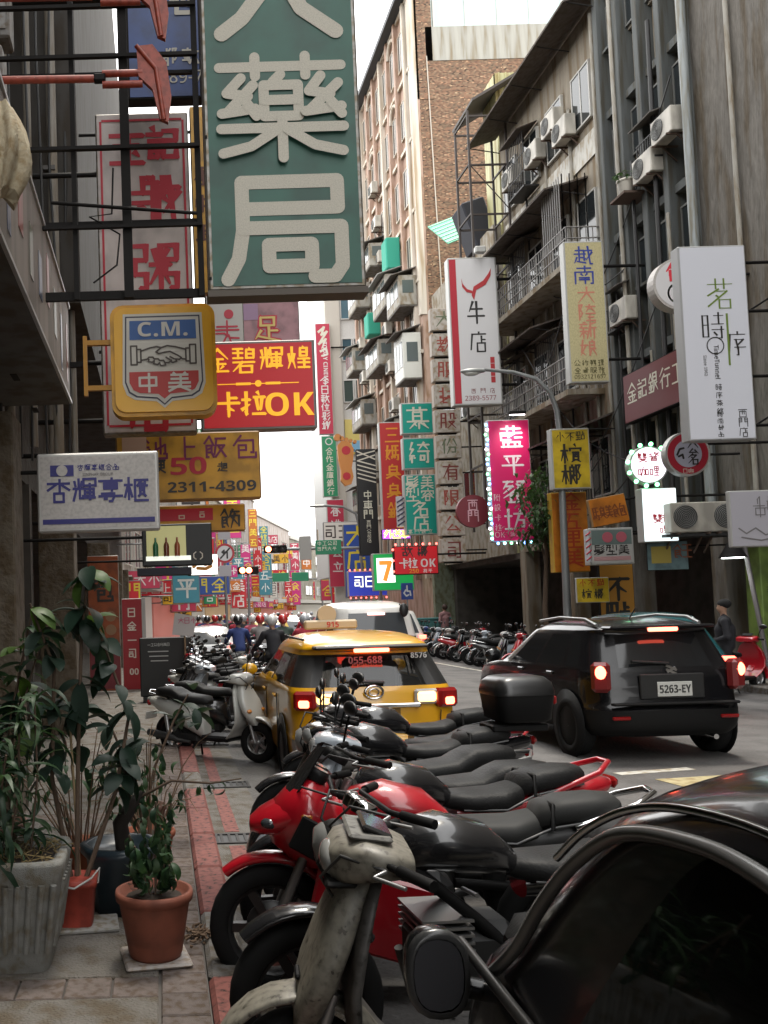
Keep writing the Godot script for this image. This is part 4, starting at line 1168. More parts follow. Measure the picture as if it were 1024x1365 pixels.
	line_art(s, "handshake", [[1, 18, 10, 18, 10, 82, 1, 82, 1, 18], [10, 30, 16, 30, 16, 74, 10, 74], [90, 18, 99, 18, 99, 82, 90, 82, 90, 18], [90, 30, 84, 30, 84, 74, 90, 74],
		[16, 36, 30, 26, 40, 22, 47, 26, 39, 40, 43, 46, 52, 42, 60, 40, 72, 54, 77, 62, 74, 68, 68, 66], [47, 26, 56, 20, 68, 24, 84, 34], [84, 68, 78, 66], [16, 68, 26, 64, 28, 58, 34, 58, 36, 64, 42, 64, 44, 70, 50, 70, 52, 78, 58, 78, 62, 70], [68, 66, 70, 74, 64, 78, 60, 74], [28, 66, 27, 72, 33, 76, 36, 70], [36, 74, 35, 80, 41, 84, 44, 78], [44, 80, 46, 88, 53, 86, 52, 80], [60, 58, 66, 66], [54, 60, 62, 72]],
		Vector2(-0.335, 0.19), Vector2(0.67, 0.30), 0.0085, mt("shield_line", 0.06, 0.045, 0.035, 0.5), 1, 0.019)
	var bracket := mt("bracket_yellow", 0.42, 0.2, 0.015, 0.5)
	onebox(s, "wall_plate", Vector3(-0.80, -0.02, -0.12), Vector3(0.04, 0.62, 0.06), bracket)
	for e in [0.22, -0.25]: onebox(s, "bracket", Vector3(-0.66, e, -0.12), Vector3(0.26, 0.05, 0.05), bracket)
	onebox(s, "wall_arm", Vector3(-1.3, 0.0, -0.12), Vector3(0.96, 0.05, 0.05), black)
	# counter sign of the pharmacy
	var cream := mt("cream_face", 0.46, 0.43, 0.40, 0.45, 0, "grain", Vector3(0.5, 0.5, 0.5))
	var blue := mt("deep_blue_print", 0.02, 0.018, 0.15, 0.5)
	s = sign_panel("counter_sign", "cream lightbox with deep blue characters above the rubber tree", "sign", V(-0.53, 2.92, 8), 1.09, 0.71, 0.14, cream, mt("pale_frame", 0.45, 0.44, 0.42, 0.4, 0.3), 0.03)
	letters(s, "杏輝專櫃", blue, -0.45, 0.115, 0.205, false, 0.056, 0, 1.0, 0.12)
	onebox(s, "blue_stripe", Vector3(0, -0.262, 0.002), Vector3(1.0, 0.045, 0.006), blue)
	onebox(s, "emblem", Vector3(-0.32, 0.195, 0.002), Vector3(0.21, 0.10, 0.006), blue)
	plate(s, "emblem_ring", disc(0.05, 20, Vector2(-0.32, 0.195)), 0.005, 0.003, cream)
	letters(s, "杏輝醫藥集團" if false else "杏輝專櫃合品", blue, -0.18, 0.245, 0.052, false, 0.06, 0, 1.0, 0.22)
	latin(s, "SINPHAR GROUP", mt("grey_print", 0.16, 0.15, 0.15, 0.6), 0.0, 0.155, 0.026, false)
	strut(s, [Vector3(-0.5, 0.2, -0.08), Vector3(-1.1, 0.2, -0.08)], 0.02, black)
	# karaoke board
	var hot := glow("karaoke_red", 0.36, 0.006, 0.010, 0.10)
	var gold := glow("karaoke_gold", 0.70, 0.34, 0.01, 0.22)
	s = sign_panel("karaoke_sign", "red lightbox with golden karaoke characters and large OK", "sign", V(1.40, 4.86, 12), 1.56, 1.22, 0.2, hot, mt("karaoke_frame", 0.14, 0.13, 0.125, 0.5, 0.4), 0.04)
	letters(s, "金碧輝煌", gold, -0.70, 0.50, 0.30, false, 0.055, 2, 1.0, 0.24)
	onebox(s, "gold_rule", Vector3(0, 0.02, 0.002), Vector3(1.1, 0.012, 0.006), gold)
	for e in [-1, 1]: onebox(s, "gold_rule", Vector3(e * 0.2, 0.02, 0.004), Vector3(0.2, 0.035, 0.006), gold)
	plate(s, "gold_ring", disc(0.045, 16, Vector2(0, 0.02)), 0.008, 0.004, gold)
	letters(s, "卡拉", gold, -0.58, -0.10, 0.31, false, 0.07, 2, 1.0, 0.15)
	latin(s, "OK", gold, 0.40, -0.28, 0.31, true, "Droid Sans", 0, 1.15)
	for e in [0.4, -0.4]: strut(s, [Vector3(-0.78, e, -0.12), Vector3(-3.1, e, -0.12)], 0.035, black)
	# lunch box sign
	var ochre := mt("ochre_face", 0.58, 0.30, 0.02, 0.5, 0, "blotch", Vector3(0.7, 0.7, 0.7))
	var plum := mt("plum_print", 0.15, 0.012, 0.07, 0.55)
	var crim := mt("crimson_print", 0.42, 0.012, 0.035, 0.5)
	s = sign_panel("lunch_box_sign", "ochre lunch box sign with price 50 and phone number 2311-4309", "sign", V(0.39, 3.62, 11), 1.78, 0.84, 0.18, ochre, mt("ochre_edge", 0.26, 0.15, 0.06, 0.6), 0.02)
	letters(s, "池上飯包", plum, -0.52, 0.36, 0.27, false, 0.05, 0, 1.0, 0.34)
	latin(s, "50", crim, 0.0, 0.0, 0.21, true, "Droid Sans", 0, 1.5)
	letters(s, "便", mt("black_print", 0.02, 0.018, 0.016, 0.5), -0.46, 0.10, 0.18, false, 0.06)
	letters(s, "起", mats["black_print"], 0.36, 0.04, 0.12, false, 0.06)
	latin(s, "2311-4309", mats["black_print"], 0.28, -0.26, 0.125, true, "Droid Sans", 0, 1.35)
	letters(s, "店", mats["black_print"], -0.52, -0.19, 0.13, false, 0.06)
	onebox(s, "small_card", Vector3(-0.66, 0.3, 0.003), Vector3(0.3, 0.2, 0.006), mt("card_pink", 0.5, 0.33, 0.25, 0.6))
	strut(s, [Vector3(-0.89, 0.2, -0.1), Vector3(-2.1, 0.2, -0.1)], 0.03, black)
	s = sign_panel("jewellery_sign", "ochre and red sign hanging just under the lunch box sign", "sign", V(0.52, 3.06, 11.8), 1.25, 0.36, 0.16, ochre, mats["ochre_edge"], 0.015)
	onebox(s, "red_strip", Vector3(-0.2, 0.05, 0.002), Vector3(0.8, 0.16, 0.006), crim)
	letters(s, "三上合工司", mt("ivory_print", 0.55, 0.5, 0.42, 0.6), -0.56, 0.12, 0.12, false, 0.06, 0, 1.0, 0.2)
	letters(s, "飾", mats["black_print"], 0.3, 0.1, 0.24, false, 0.06, 2)
	strut(s, [Vector3(-0.6, 0.0, -0.1), Vector3(-2.2, 0.0, -0.1)], 0.025, black)
	# foot massage and running figure boards above the karaoke sign
	s = sign_panel("massage_sign", "dull pink sign with one gold character above the karaoke board", "sign", V(1.85, 6.30, 14), 0.95, 0.8, 0.15, mt("dull_pink", 0.34, 0.17, 0.19, 0.5, 0, "blotch", Vector3(1, 1, 1)), silver, 0.02)
	onebox(s, "purple_field", Vector3(-0.32, 0.24, 0.002), Vector3(0.28, 0.26, 0.006), mt("mauve", 0.27, 0.16, 0.26, 0.5))
	letters(s, "足", crim, -0.23, 0.14, 0.38, false, 0.12, 2, 1.0, 0.1, 0.004)
	letters(s, "足", mt("pale_gold", 0.58, 0.42, 0.12, 0.5), -0.23, 0.14, 0.38, false, 0.05, 2, 1.0, 0.1, 0.016)
	strut(s, [Vector3(-0.4, -0.3, -0.1), Vector3(-3.4, -0.3, -0.1)], 0.03, black)
	s = sign_panel("figure_sign", "pale sign with a crimson striped figure beside the dull pink one", "sign", V(1.06, 6.20, 13), 0.56, 1.2, 0.15, mt("pale_grey_face", 0.42, 0.40, 0.37, 0.5), silver, 0.015)
	plate(s, "figure_head", disc(0.07, 20, Vector2(0.06, -0.02)), 0.0, 0.006, crim)
	line_art(s, "figure_body", [[50, 10, 50, 60], [15, 30, 85, 30], [10, 42, 90, 42], [12, 54, 40, 54, 60, 70, 90, 72], [50, 60, 30, 95], [55, 60, 65, 95]], Vector2(-0.18, -0.08), Vector2(0.42, 0.42), 0.014, crim)
	strut(s, [Vector3(-0.28, 0.3, -0.1), Vector3(-2.8, 0.3, -0.1)], 0.03, black)
	# backlit liquor poster box
	s = thing("liquor_lightbox", "black lightbox with three lit bottles hanging under the ochre signs", "sign", V(0.20, 2.58, 10))
	onebox(s, "cabinet", Vector3(0, 0, -0.09), Vector3(0.78, 0.47, 0.16), mt("matt_black", 0.012, 0.012, 0.012, 0.5), 0.01)
	onebox(s, "glow_panel", Vector3(-0.12, 0.03, -0.007), Vector3(0.44, 0.36, 0.008), glow("poster_glow", 0.36, 0.34, 0.15, 0.14))
	onebox(s, "poster_floor", Vector3(-0.1, -0.15, -0.004), Vector3(0.5, 0.05, 0.012), glow("poster_floor", 0.55, 0.57, 0.5, 0.35))
	for k in 3:
		var bo := B.new()
		bo.lathe([[0.03, -0.09], [0.032, 0.02], [0.028, 0.045], [0.012, 0.075], [0.011, 0.12], [0.001, 0.122]], 12)
		put(s, "bottle", bo, mt("bottle_%d" % k, [0.02, 0.14, 0.26][k], [0.12, 0.04, 0.07][k], [0.05, 0.02, 0.03][k], 0.2), Vector3(-0.24 + k * 0.12, -0.04, 0.02))
	line_art(s, "wreath", [[30, 10, 10, 30, 10, 70, 30, 90], [70, 10, 90, 30, 90, 70, 70, 90]], Vector2(0.17, -0.08), Vector2(0.12, 0.10), 0.006, mats["ivory_print"])
	strut(s, [Vector3(-0.39, 0.1, -0.1), Vector3(-1.9, 0.1, -0.1)], 0.02, black)
	onebox(s, "awning_lip", Vector3(-0.15, -0.30, -0.02), Vector3(0.6, 0.08, 0.3), mt("dark_canvas", 0.03, 0.03, 0.04, 0.8))
	s = sign_panel("fish_shop_sign", "glowing white sign with an orange swirl under the arcade signs", "sign", V(0.72, 2.62, 15), 0.52, 0.36, 0.12, glow("lit_soft_white", 0.75, 0.74, 0.70, 0.55), black, 0.012)
	line_art(s, "swirl", [[15, 60, 35, 30, 60, 50, 85, 30], [30, 70, 60, 75, 80, 60]], Vector2(-0.22, 0.14), Vector2(0.44, 0.28), 0.028, mt("swirl_orange", 0.6, 0.25, 0.03, 0.5), 1)
	strut(s, [Vector3(-0.26, 0.1, -0.06), Vector3(-2.4, 0.1, -0.06)], 0.02, black)
	# boards standing on the pavement
	s = sign_panel("orange_banner", "orange upright poster board with food pictures behind the rubber tree", "board", V(-1.27, 1.66, 20.0), 0.70, 3.0, 0.06, mt("orange_poster", 0.26, 0.055, 0.01, 0.5, 0, "blotch", Vector3(1, 1, 1)), mt("poster_pole", 0.36, 0.33, 0.3, 0.4, 0.4), 0.012)
	letters(s, "包", mats["black_print"], -0.2, 0.9, 0.4, false, 0.07, 2)
	for k in 4: plate(s, "dish_picture", disc(0.12, 16, Vector2(-0.15 + (k % 2) * 0.3, 0.15 - (k >> 1) * 0.3)), 0.0, 0.004, mt("dish_%d" % (k % 2), [0.3, 0.22][k % 2], [0.16, 0.12][k % 2], [0.05, 0.06][k % 2], 0.6))
	latin(s, "309", mt("peach_print", 0.5, 0.28, 0.16, 0.6), 0.05, -0.5, 0.13)
	onebox(s, "lower_panel", Vector3(0, -1.05, 0.002), Vector3(0.66, 0.8, 0.006), mt("dark_red_panel", 0.14, 0.015, 0.02, 0.5))
	s = sign_panel("red_banner", "narrow red board with white characters beside the orange poster", "board", V(-0.66, 1.17, 20.3), 0.46, 2.05, 0.1, mt("red_banner", 0.25, 0.012, 0.016, 0.45), mt("banner_frame", 0.34, 0.32, 0.3, 0.5), 0.012)
	letters(s, "日金一司", mats["ivory_print"], -0.1, 0.8, 0.18, true, 0.07, 0, 1.0, 0.7)
	latin(s, "00", mats["ivory_print"], 0.02, -0.62, 0.14)
	onebox(s, "side_post", Vector3(0.27, 0, -0.03), Vector3(0.07, 2.05, 0.08), mats["banner_frame"])
	s = sign_panel("chalk_board", "black pavement board with small pale lines of writing", "board", V(0.06, 0.80, 17.5), 1.0, 1.14, 0.06, mt("board_black", 0.016, 0.016, 0.015, 0.55), mats["matt_black"], 0.02)
	letters(s, "一工公合行美日", mt("chalk", 0.4, 0.4, 0.38, 0.7), -0.34, 0.46, 0.055, false, 0.07)
	for k in 3: onebox(s, "text_line", Vector3(-0.14 + 0.01 * k, 0.30 - k * 0.09, 0.002), Vector3(0.4 - 0.03 * k, 0.02, 0.004), mats["chalk"])
	onebox(s, "foot", Vector3(0, -0.61, 0.02), Vector3(0.9, 0.08, 0.4), mats["matt_black"])
	s = thing("paper_notice", "crumpled white paper notice with pink writing above the black board", "notice", V(0.44, 1.60, 17.3))
	s.scale = Vector3.ONE * 1.5
	var pp := plate(s, "paper", PackedVector2Array([Vector2(-0.12, 0.16), Vector2(0.16, 0.10), Vector2(0.11, -0.15), Vector2(-0.16, -0.12)]), -0.004, 0.004, mt("paper_white", 0.45, 0.42, 0.41, 0.8))
	letters(s, "元心" if false else "大心小", mt("pink_ink", 0.42, 0.08, 0.14, 0.6), -0.08, 0.09, 0.07, false, 0.06, 2)
	onetube(s, "stick", [Vector3(0, -0.6, -0.02), Vector3(0, 0.1, -0.02)], 0.012, mt("stick_wood", 0.2, 0.14, 0.08, 0.8))

func right_signs() -> void:
	var black: Material = mats["sign_frame_black"]
	var silver: Material = mats["sign_edge_silver"]
	var white := mt("milky_face", 0.60, 0.59, 0.59, 0.35)
	var rim := mt("sign_rim_white", 0.40, 0.40, 0.38, 0.4, 0.2)
	var ink: Material = mats["black_print"]
	var red := mt("sign_red", 0.42, 0.02, 0.035, 0.45)
	var s := sign_panel("beef_sign", "tall white sign with red stripe, red horns and brush characters", "sign", V(10.75, 10.96, 29.6), 1.62, 5.0, 0.35, white, rim, 0.05)
	onebox(s, "red_stripe", Vector3(-0.66, 0, 0.003), Vector3(0.22, 4.88, 0.01), red)
	var horn := mt("horn_red", 0.40, 0.03, 0.035, 0.5)
	plate(s, "horn", PackedVector2Array([Vector2(-0.38, 1.78), Vector2(-0.34, 1.60), Vector2(-0.2, 1.42), Vector2(-0.03, 1.36), Vector2(-0.03, 1.27), Vector2(-0.22, 1.32), Vector2(-0.36, 1.5)]), 0, 0.012, horn)
	plate(s, "horn", PackedVector2Array([Vector2(0.62, 2.1), Vector2(0.60, 1.85), Vector2(0.42, 1.55), Vector2(0.10, 1.38), Vector2(0.02, 1.05), Vector2(-0.06, 1.2), Vector2(0.02, 1.5), Vector2(0.35, 1.7), Vector2(0.52, 1.92)]), 0, 0.014, horn)
	letters(s, "牛", ink, -0.22, 0.98, 0.72, false, 0.05, 2, 0.75)
	letters(s, "店", ink, -0.16, -0.05, 0.62, false, 0.045, 2, 0.85)
	for k in 4: onebox(s, "seal", Vector3(0.53, -1.0 - k * 0.22, 0.003), Vector3(0.14, 0.2, 0.01), horn)
	letters(s, "西門店", mt("grey_red_print", 0.25, 0.12, 0.12, 0.6), -0.22, -1.95, 0.15, false, 0.06, 0, 1.0, 1.1)
	latin(s, "2389-5577", mt("dark_red_print", 0.26, 0.05, 0.06, 0.6), 0.08, -2.27, 0.16, false)
	onebox(s, "floodlight", Vector3(0.18, 2.62, 0.3), Vector3(0.36, 0.24, 0.2), rim, 0.04)
	for e in [1.8, -1.8]: strut(s, [Vector3(0.81, e, -0.2), Vector3(1.8, e, -0.2)], 0.05, black)
	# stack of single-character boxes
	var txt := "大教服裝股份有限公司"
	var boxm := mt("stack_face", 0.55, 0.50, 0.44, 0.5, 0, "grime", Vector3(0.7, 0.7, 0.7))
	var maroon := [mt("faded_green_ink", 0.14, 0.17, 0.10, 0.6), mt("faded_red_ink", 0.34, 0.07, 0.05, 0.6), mt("maroon_ink", 0.20, 0.035, 0.03, 0.6)]
	for k in 10:
		var label := "pale square box sign with one maroon character, %s in the upright stack" % ["topmost", "second from top", "third from top", "fourth from top", "fifth from top", "sixth from top", "seventh from top", "eighth from top", "second from bottom", "lowest"][k]
		s = sign_panel("character_box", label, "sign", V(11.14, 12.81 - k * 0.987, 34), 0.96, 0.87, 0.3, boxm, mt("stack_edge", 0.36, 0.31, 0.26, 0.6), 0.025)
		s.set_meta("group", "stack of single character boxes")
		letters(s, txt[k], maroon[[0, 1, 1, 1, 2, 0, 2, 1, 1, 2][k]], -0.26, 0.29, 0.56, false, 0.055, 2)
		onebox(s, "hanger", Vector3(0, -0.46, -0.15), Vector3(0.7, 0.06, 0.1), black)
		strut(s, [Vector3(0.48, 0.0, -0.15), Vector3(1.3, 0.0, -0.15)], 0.03, black)
	# teal salon boards
	var teal := mt("teal_face", 0.006, 0.29, 0.225, 0.45)
	var pale := mt("pale_letter", 0.58, 0.56, 0.46, 0.5)
	var i := 0
	for r in [["慕", 9.60], ["綺", 8.14]]:
		s = sign_panel("salon_sign", ["teal square sign with a brush character, upper of the pair", "teal square sign with a brush character, lower of the pair"][i], "sign", V(10.81, r[1], 36.8), 1.32, 1.30, 0.3, teal, rim, 0.05)
		s.set_meta("group", "teal salon boards")
		letters(s, r[0], pale, -0.42, 0.44, 0.86, false, 0.048, 2)
		strut(s, [Vector3(0.66, 0, -0.15), Vector3(1.4, 0, -0.15)], 0.04, black)
		i += 1
	s = sign_panel("salon_name_sign", "tall teal sign listing the salon in pale characters below the pair", "sign", V(10.79, 6.02, 36.8), 1.32, 2.50, 0.3, teal, rim, 0.05)
	letters(s, "髮型", pale, -0.56, 1.16, 0.5, true, 0.055, 0, 0.95, 0.0)
	letters(s, "美容", pale, 0.06, 1.16, 0.5, true, 0.055, 0, 0.95, 0.0)
	letters(s, "名店", pale, -0.3, 0.12, 0.56, true, 0.06, 0, 1.1, 0.06)
	letters(s, "專業設計" if false else "專門設立", pale, -0.56, -1.02, 0.17, false, 0.06, 0, 1.0, 0.6)
	strut(s, [Vector3(0.66, 0, -0.15), Vector3(1.4, 0, -0.15)], 0.04, black)
	var pole := onetube(s, "barber_pole", [Vector3(-0.86, 0.35, 0), Vector3(-0.86, -0.9, 0)], 0.16, mt("barber_white", 0.45, 0.45, 0.47, 0.3), 12)
	for k in 6: onetube(pole, "stripe", [Vector3(-1.0, 0.1 - k * 0.19, 0.1), Vector3(-0.86, 0.19 - k * 0.19, 0.165), Vector3(-0.72, 0.28 - k * 0.19, 0.1)], 0.035, mt("barber_dark", 0.04, 0.04, 0.08, 0.4), 5)
	# hot pot banner, black billboard
	var gold := mt("gold_print", 0.62, 0.24, 0.015, 0.5)
	s = sign_panel("hot_pot_sign", "tall red sign with gold brush characters behind the teal boards", "sign", V(10.55, 7.72, 40), 1.1, 4.85, 0.3, mt("hot_pot_red", 0.42, 0.02, 0.02, 0.5), rim, 0.04)
	letters(s, "三媽臭臭鍋", gold, -0.28, 2.2, 0.66, true, 0.06, 2, 0.9, 0.3)
	strut(s, [Vector3(0.5, 1, -0.15), Vector3(1.6, 1, -0.15)], 0.04, black)
	s = sign_panel("black_billboard", "narrow black billboard with white diagonal slashes and small white characters", "sign", V(10.31, 7.05, 44), 0.94, 5.25, 0.25, mt("billboard_black", 0.012, 0.012, 0.013, 0.5), black, 0.02)
	line_art(s, "slashes", [[2, 6, 98, 2], [2, 2, 98, 10], [2, 11, 98, 6], [2, 11, 98, 16], [2, 15, 98, 20], [2, 19, 98, 24], [2, 23, 98, 28], [2, 27, 98, 32]], Vector2(-0.45, 2.62), Vector2(0.9, 5.2), 0.03, mats["ivory_print"], 0)
	letters(s, "華龍西" if false else "中車門", pale, -0.2, 0.55, 0.4, true, 0.06, 0, 1.0, 0.2)
	letters(s, "西門公司店", pale, -0.09, -0.9, 0.18, true, 0.06, 0, 1.0, 0.25)
	strut(s, [Vector3(0.4, 1.5, -0.15), Vector3(1.8, 1.5, -0.15)], 0.04, black)
	# magenta restaurant sign
	var mag := glow("magenta_face", 0.38, 0.004, 0.07, 0.07)
	s = sign_panel("restaurant_sign", "magenta restaurant sign with white characters and a string of coloured bulbs", "sign", V(10.67, 5.55, 27), 1.26, 3.70, 0.3, mag, rim, 0.03)
	letters(s, "藍平餐坊", mt("white_letter", 0.62, 0.60, 0.58, 0.5), -0.24, 1.64, 0.62, true, 0.055, 2, 1.0, 0.36)
	letters(s, "附設卡拉", mt("pink_letter", 0.55, 0.30, 0.33, 0.5), -0.54, -0.42, 0.2, true, 0.055, 0, 0.9, 0.5)
	latin(s, "OK", mats["pink_letter"], -0.42, -1.64, 0.17, false)
	letters(s, "地上二樓", mats["pink_letter"], -0.1, -1.56, 0.13, false, 0.06, 0, 1.0, 0.3)
	onebox(s, "picture_lamp", Vector3(0.1, 1.95, 0.45), Vector3(0.5, 0.1, 0.2), black, 0.02)
	onetube(s, "lamp_arm", [Vector3(0.1, 1.86, -0.1), Vector3(0.1, 2.05, 0.2), Vector3(0.1, 2.0, 0.42)], 0.02, black)
	onebox(s, "lamp_tube", Vector3(0.1, 1.895, 0.45), Vector3(0.44, 0.02, 0.06), glow("lamp_white", 1.0, 0.9, 0.9, 3.0))
	var sp := SpotLight3D.new()
	sp.name = "sign_lamp"
	s.add_child(sp)
	sp.position = Vector3(0.1, 1.87, 0.45)
	sp.rotation_degrees = Vector3(-65, 0, 0)
	sp.light_energy = 1.2
	sp.light_size = 0.2
	sp.spot_range = 12
	sp.spot_angle = 55
	sp.spot_attenuation = 2
	sp.light_color = Color(1, 0.92, 0.95)
	sp.shadow_enabled = true
	var bulb := B.new()
	bulb.ell(Vector3.ZERO, Vector3(0.045, 0.045, 0.045), 8, 5)
	var bm := bulb.done()
	var bc := [glow("bulb_blue", 0.15, 0.35, 1.0, 2.0), glow("bulb_cyan", 0.3, 0.9, 1.0, 2.0), glow("bulb_green", 0.2, 1.0, 0.4, 1.8), glow("bulb_white", 0.9, 0.9, 1.0, 2.0)]
	for k in 24: put(s, "bulb", bm, bc[k * 7 % 4], Vector3(-0.69 + 0.03 * sin(k * 2.3), 1.7 - k * 0.15, 0.05))
	for k in 6: put(s, "bulb", bm, bc[k * 5 % 4], Vector3(-0.5 + k * 0.2, -1.9, 0.05))
	strut(s, [Vector3(0.6, 1.0, -0.15), Vector3(1.8, 1.0, -0.15)], 0.04, black)
	# betel nut signs
	var yel := mt("betel_yellow", 0.60, 0.42, 0.02, 0.45, 0, "blotch", Vector3(0.6, 0.6, 0.6))
	s = sign_panel("betel_sign", "yellow sign with black brush characters fixed high on the lamp post", "sign", V(11.13, 5.67, 24), 1.04, 1.64, 0.25, yel, rim, 0.04)
	letters(s, "小不點", ink, -0.4, 0.72, 0.24, false, 0.05, 2, 1.0, 0.15)
	letters(s, "檳榔", ink, -0.27, 0.38, 0.52, true, 0.055, 2, 1.05, 0.08)
	var org := mt("orange_face", 0.50, 0.16, 0.012, 0.45, 0, "blotch", Vector3(0.6, 0.6, 0.6))
	s = sign_panel("five_gold_sign", "orange upright sign with large red characters behind the lamp post", "sign", V(11.28, 3.74, 24.6), 0.98, 2.2, 0.25, org, mt("amber_edge", 0.45, 0.27, 0.03, 0.5), 0.02)
	letters(s, "金五里要" if false else "金五里美", mt("brick_red_print", 0.34, 0.035, 0.01, 0.5), -0.2, 1.06, 0.44, true, 0.06, 2, 1.1, 0.18)
	s = sign_panel("betel_plate", "small yellow betel plate low under the barber sign", "sign", V(10.94, 2.11, 22.8), 0.84, 0.64, 0.06, yel, rim, 0.02)
	letters(s, "小不點", mt("red_small_print", 0.4, 0.02, 0.01, 0.5), -0.34, 0.27, 0.17, false, 0.055, 2, 1.0, 0.35)
	letters(s, "檳榔", ink, -0.28, 0.02, 0.24, false, 0.055, 2, 1.0, 0.3)
	strut(s, [Vector3(0.2, 0.3, -0.04), Vector3(0.2, 2.6, -0.04)], 0.015, black)
	s = sign_panel("amber_upright_sign", "dim amber upright board with black characters by the shop door", "sign", V(11.75, 1.75, 23.2), 0.9, 2.3, 0.1, mt("dim_amber", 0.36, 0.17, 0.02, 0.6), black, 0.02)
	letters(s, "不點", ink, -0.3, 0.7, 0.6, true, 0.07, 2, 1.0, 0.15)
	s = sign_panel("slanted_orange_sign", "orange sign tilted over the barber box with rows of dark characters", "sign", V(11.36, 4.10, 22.6), 0.95, 0.72, 0.1, org, mats["ochre_edge"], 0.02)
	s.rotation.z = 0.16
	letters(s, "馬臭美食包", mt("brown_print", 0.16, 0.04, 0.01, 0.5), -0.42, 0.12, 0.3, false, 0.06, 2, 0.5, 0.12)
	strut(s, [Vector3(0.4, 0.2, -0.1), Vector3(1.2, 0.2, -0.1)], 0.03, black)
	# barber box
	s = sign_panel("barber_sign", "white barber box with dark characters, pink discs and a striped pole", "sign", V(11.08, 3.16, 22.0), 1.08, 0.9, 0.3, mt("barber_face", 0.40, 0.39, 0.37, 0.5), rim, 0.04)
	onebox(s, "grey_field", Vector3(0, 0.22, 0.002), Vector3(0.98, 0.36, 0.006), mt("field_grey", 0.12, 0.16, 0.15, 0.5))
	letters(s, "髮型美", ink, -0.44, 0.02, 0.22, false, 0.055, 0, 1.1, 0.25)
	for k in 2: plate(s, "pink_disc", disc(0.13, 20, Vector2(-0.1 + k * 0.34, 0.22)), 0.005, 0.006, mt("pink_disc", 0.42, 0.10, 0.13, 0.5))
	onebox(s, "pink_line", Vector3(0, -0.3, 0.002), Vector3(0.9, 0.1, 0.006), mt("pale_pink", 0.42, 0.24, 0.24, 0.5))
	pole = onetube(s, "barber_pole", [Vector3(-0.62, -0.38, 0.05), Vector3(-0.62, 0.4, 0.05)], 0.07, mats["barber_white"], 10)
	for k in 5: onetube(pole, "stripe", [Vector3(-0.68, -0.34 + k * 0.15, 0.1), Vector3(-0.62, -0.29 + k * 0.15, 0.125), Vector3(-0.56, -0.24 + k * 0.15, 0.1)], 0.018, red, 4)
	strut(s, [Vector3(0.5, 0.3, -0.15), Vector3(1.5, 0.3, -0.15)], 0.03, black)
	# bride agency sign
	s = sign_panel("bride_agency_sign", "tall cream sign with blue and faded orange characters and phone number 0932121657", "sign", V(10.93, 9.11, 22.3), 1.0, 3.62, 0.25, mt("butter_face", 0.50, 0.44, 0.24, 0.45, 0, "grain", Vector3(0.5, 0.3, 0.5)), rim, 0.04)
	letters(s, "越南", mt("royal_print", 0.03, 0.05, 0.26, 0.5), -0.24, 1.66, 0.44, true, 0.05, 2, 1.0, 0.14)
	letters(s, "大陸新娘", mt("salmon_print", 0.52, 0.20, 0.13, 0.5), -0.2, 0.62, 0.40, true, 0.055, 2, 1.0, 0.13)
	letters(s, "公約辦理", mt("olive_print", 0.10, 0.09, 0.03, 0.5), -0.38, -1.24, 0.14, false, 0.06, 0, 1.0, 0.42)
	letters(s, "全省服務", mats["olive_print"], -0.38, -1.43, 0.14, false, 0.06, 0, 1.0, 0.42)
	latin(s, "0932121657", mats["olive_print"], 0.0, -1.66, 0.105, false)
	for e in [1.2, -1.2]: strut(s, [Vector3(0.5, e, -0.15), Vector3(1.6, e, -0.15)], 0.04, black)
	# tea shop sign
	s = sign_panel("tea_shop_sign", "tall blank white sign with slim green and black characters and English writing", "sign", V(10.16, 6.41, 16), 1.22, 3.56, 0.24, mt("cool_white_face", 0.60, 0.61, 0.66, 0.35), mt("cool_rim", 0.38, 0.38, 0.38, 0.4, 0.3), 0.03)
	var leaf := mt("leaf_print", 0.13, 0.20, 0.03, 0.5)
	letters(s, "茗", leaf, -0.12, 1.16, 0.56, false, 0.028, 3, 0.85)
	letters(s, "時", ink, -0.26, 0.54, 0.46, false, 0.035, 3, 0.85)
	letters(s, "序", ink, 0.20, 0.18, 0.42, false, 0.038, 3, 0.72)
	onebox(s, "green_stroke", Vector3(0.20, 0.05, 0.003), Vector3(0.035, 0.95, 0.006), leaf)
	b_ring(s, Vector2(-0.04, -0.06), 0.15, 0.02, ink)
	latin(s, "TimeTunnel", ink, -0.03, -0.36, 0.085, false, "Droid Sans", 0, 1.0, -90)
	latin(s, "Since 1962", mt("grey_ink", 0.18, 0.18, 0.18, 0.6), -0.24, -0.42, 0.055, false, "Droid Serif", 0, 1.0, -90)
	letters(s, "時序茶飲", ink, -0.08, -0.76, 0.105, true, 0.05, 0, 1.0, 0.4)
	letters(s, "時尚甜品", ink, -0.08, -1.26, 0.09, true, 0.05, 0, 1.0, 0.35)
	letters(s, "西門店", ink, 0.30, -1.22, 0.15, true, 0.045, 0, 1.0, 0.15)
	for e in [1.5, 0.6, -0.6, -1.5]: strut(s, [Vector3(0.6, e, -0.15), Vector3(2.4, e, -0.15)], 0.03, black)
	for e in [0.6, -1.5]: strut(s, [Vector3(0.7, e, -0.18), Vector3(2.2, e + 0.9, -0.18)], 0.02, black)
	# round lit curry sign with green bulbs, red ring sign, white disc behind the tea sign
	s = thing("curry_disc_sign", "round white lit sign with red characters ringed by green bulbs", "sign", V(10.45, 4.68, 19))
	plate(s, "cabinet", disc(0.41), -0.2, 0.2, rim)
	plate(s, "face_panel", disc(0.375), 0.001, 0.006, glow("lit_white", 0.8, 0.75, 0.85, 0.5))
	var redl := mt("bright_red_print", 0.6, 0.03, 0.05, 0.5)
	letters(s, "雙醬", redl, -0.24, 0.26, 0.2, false, 0.055, 0, 1.0, 0.25, 0.01)
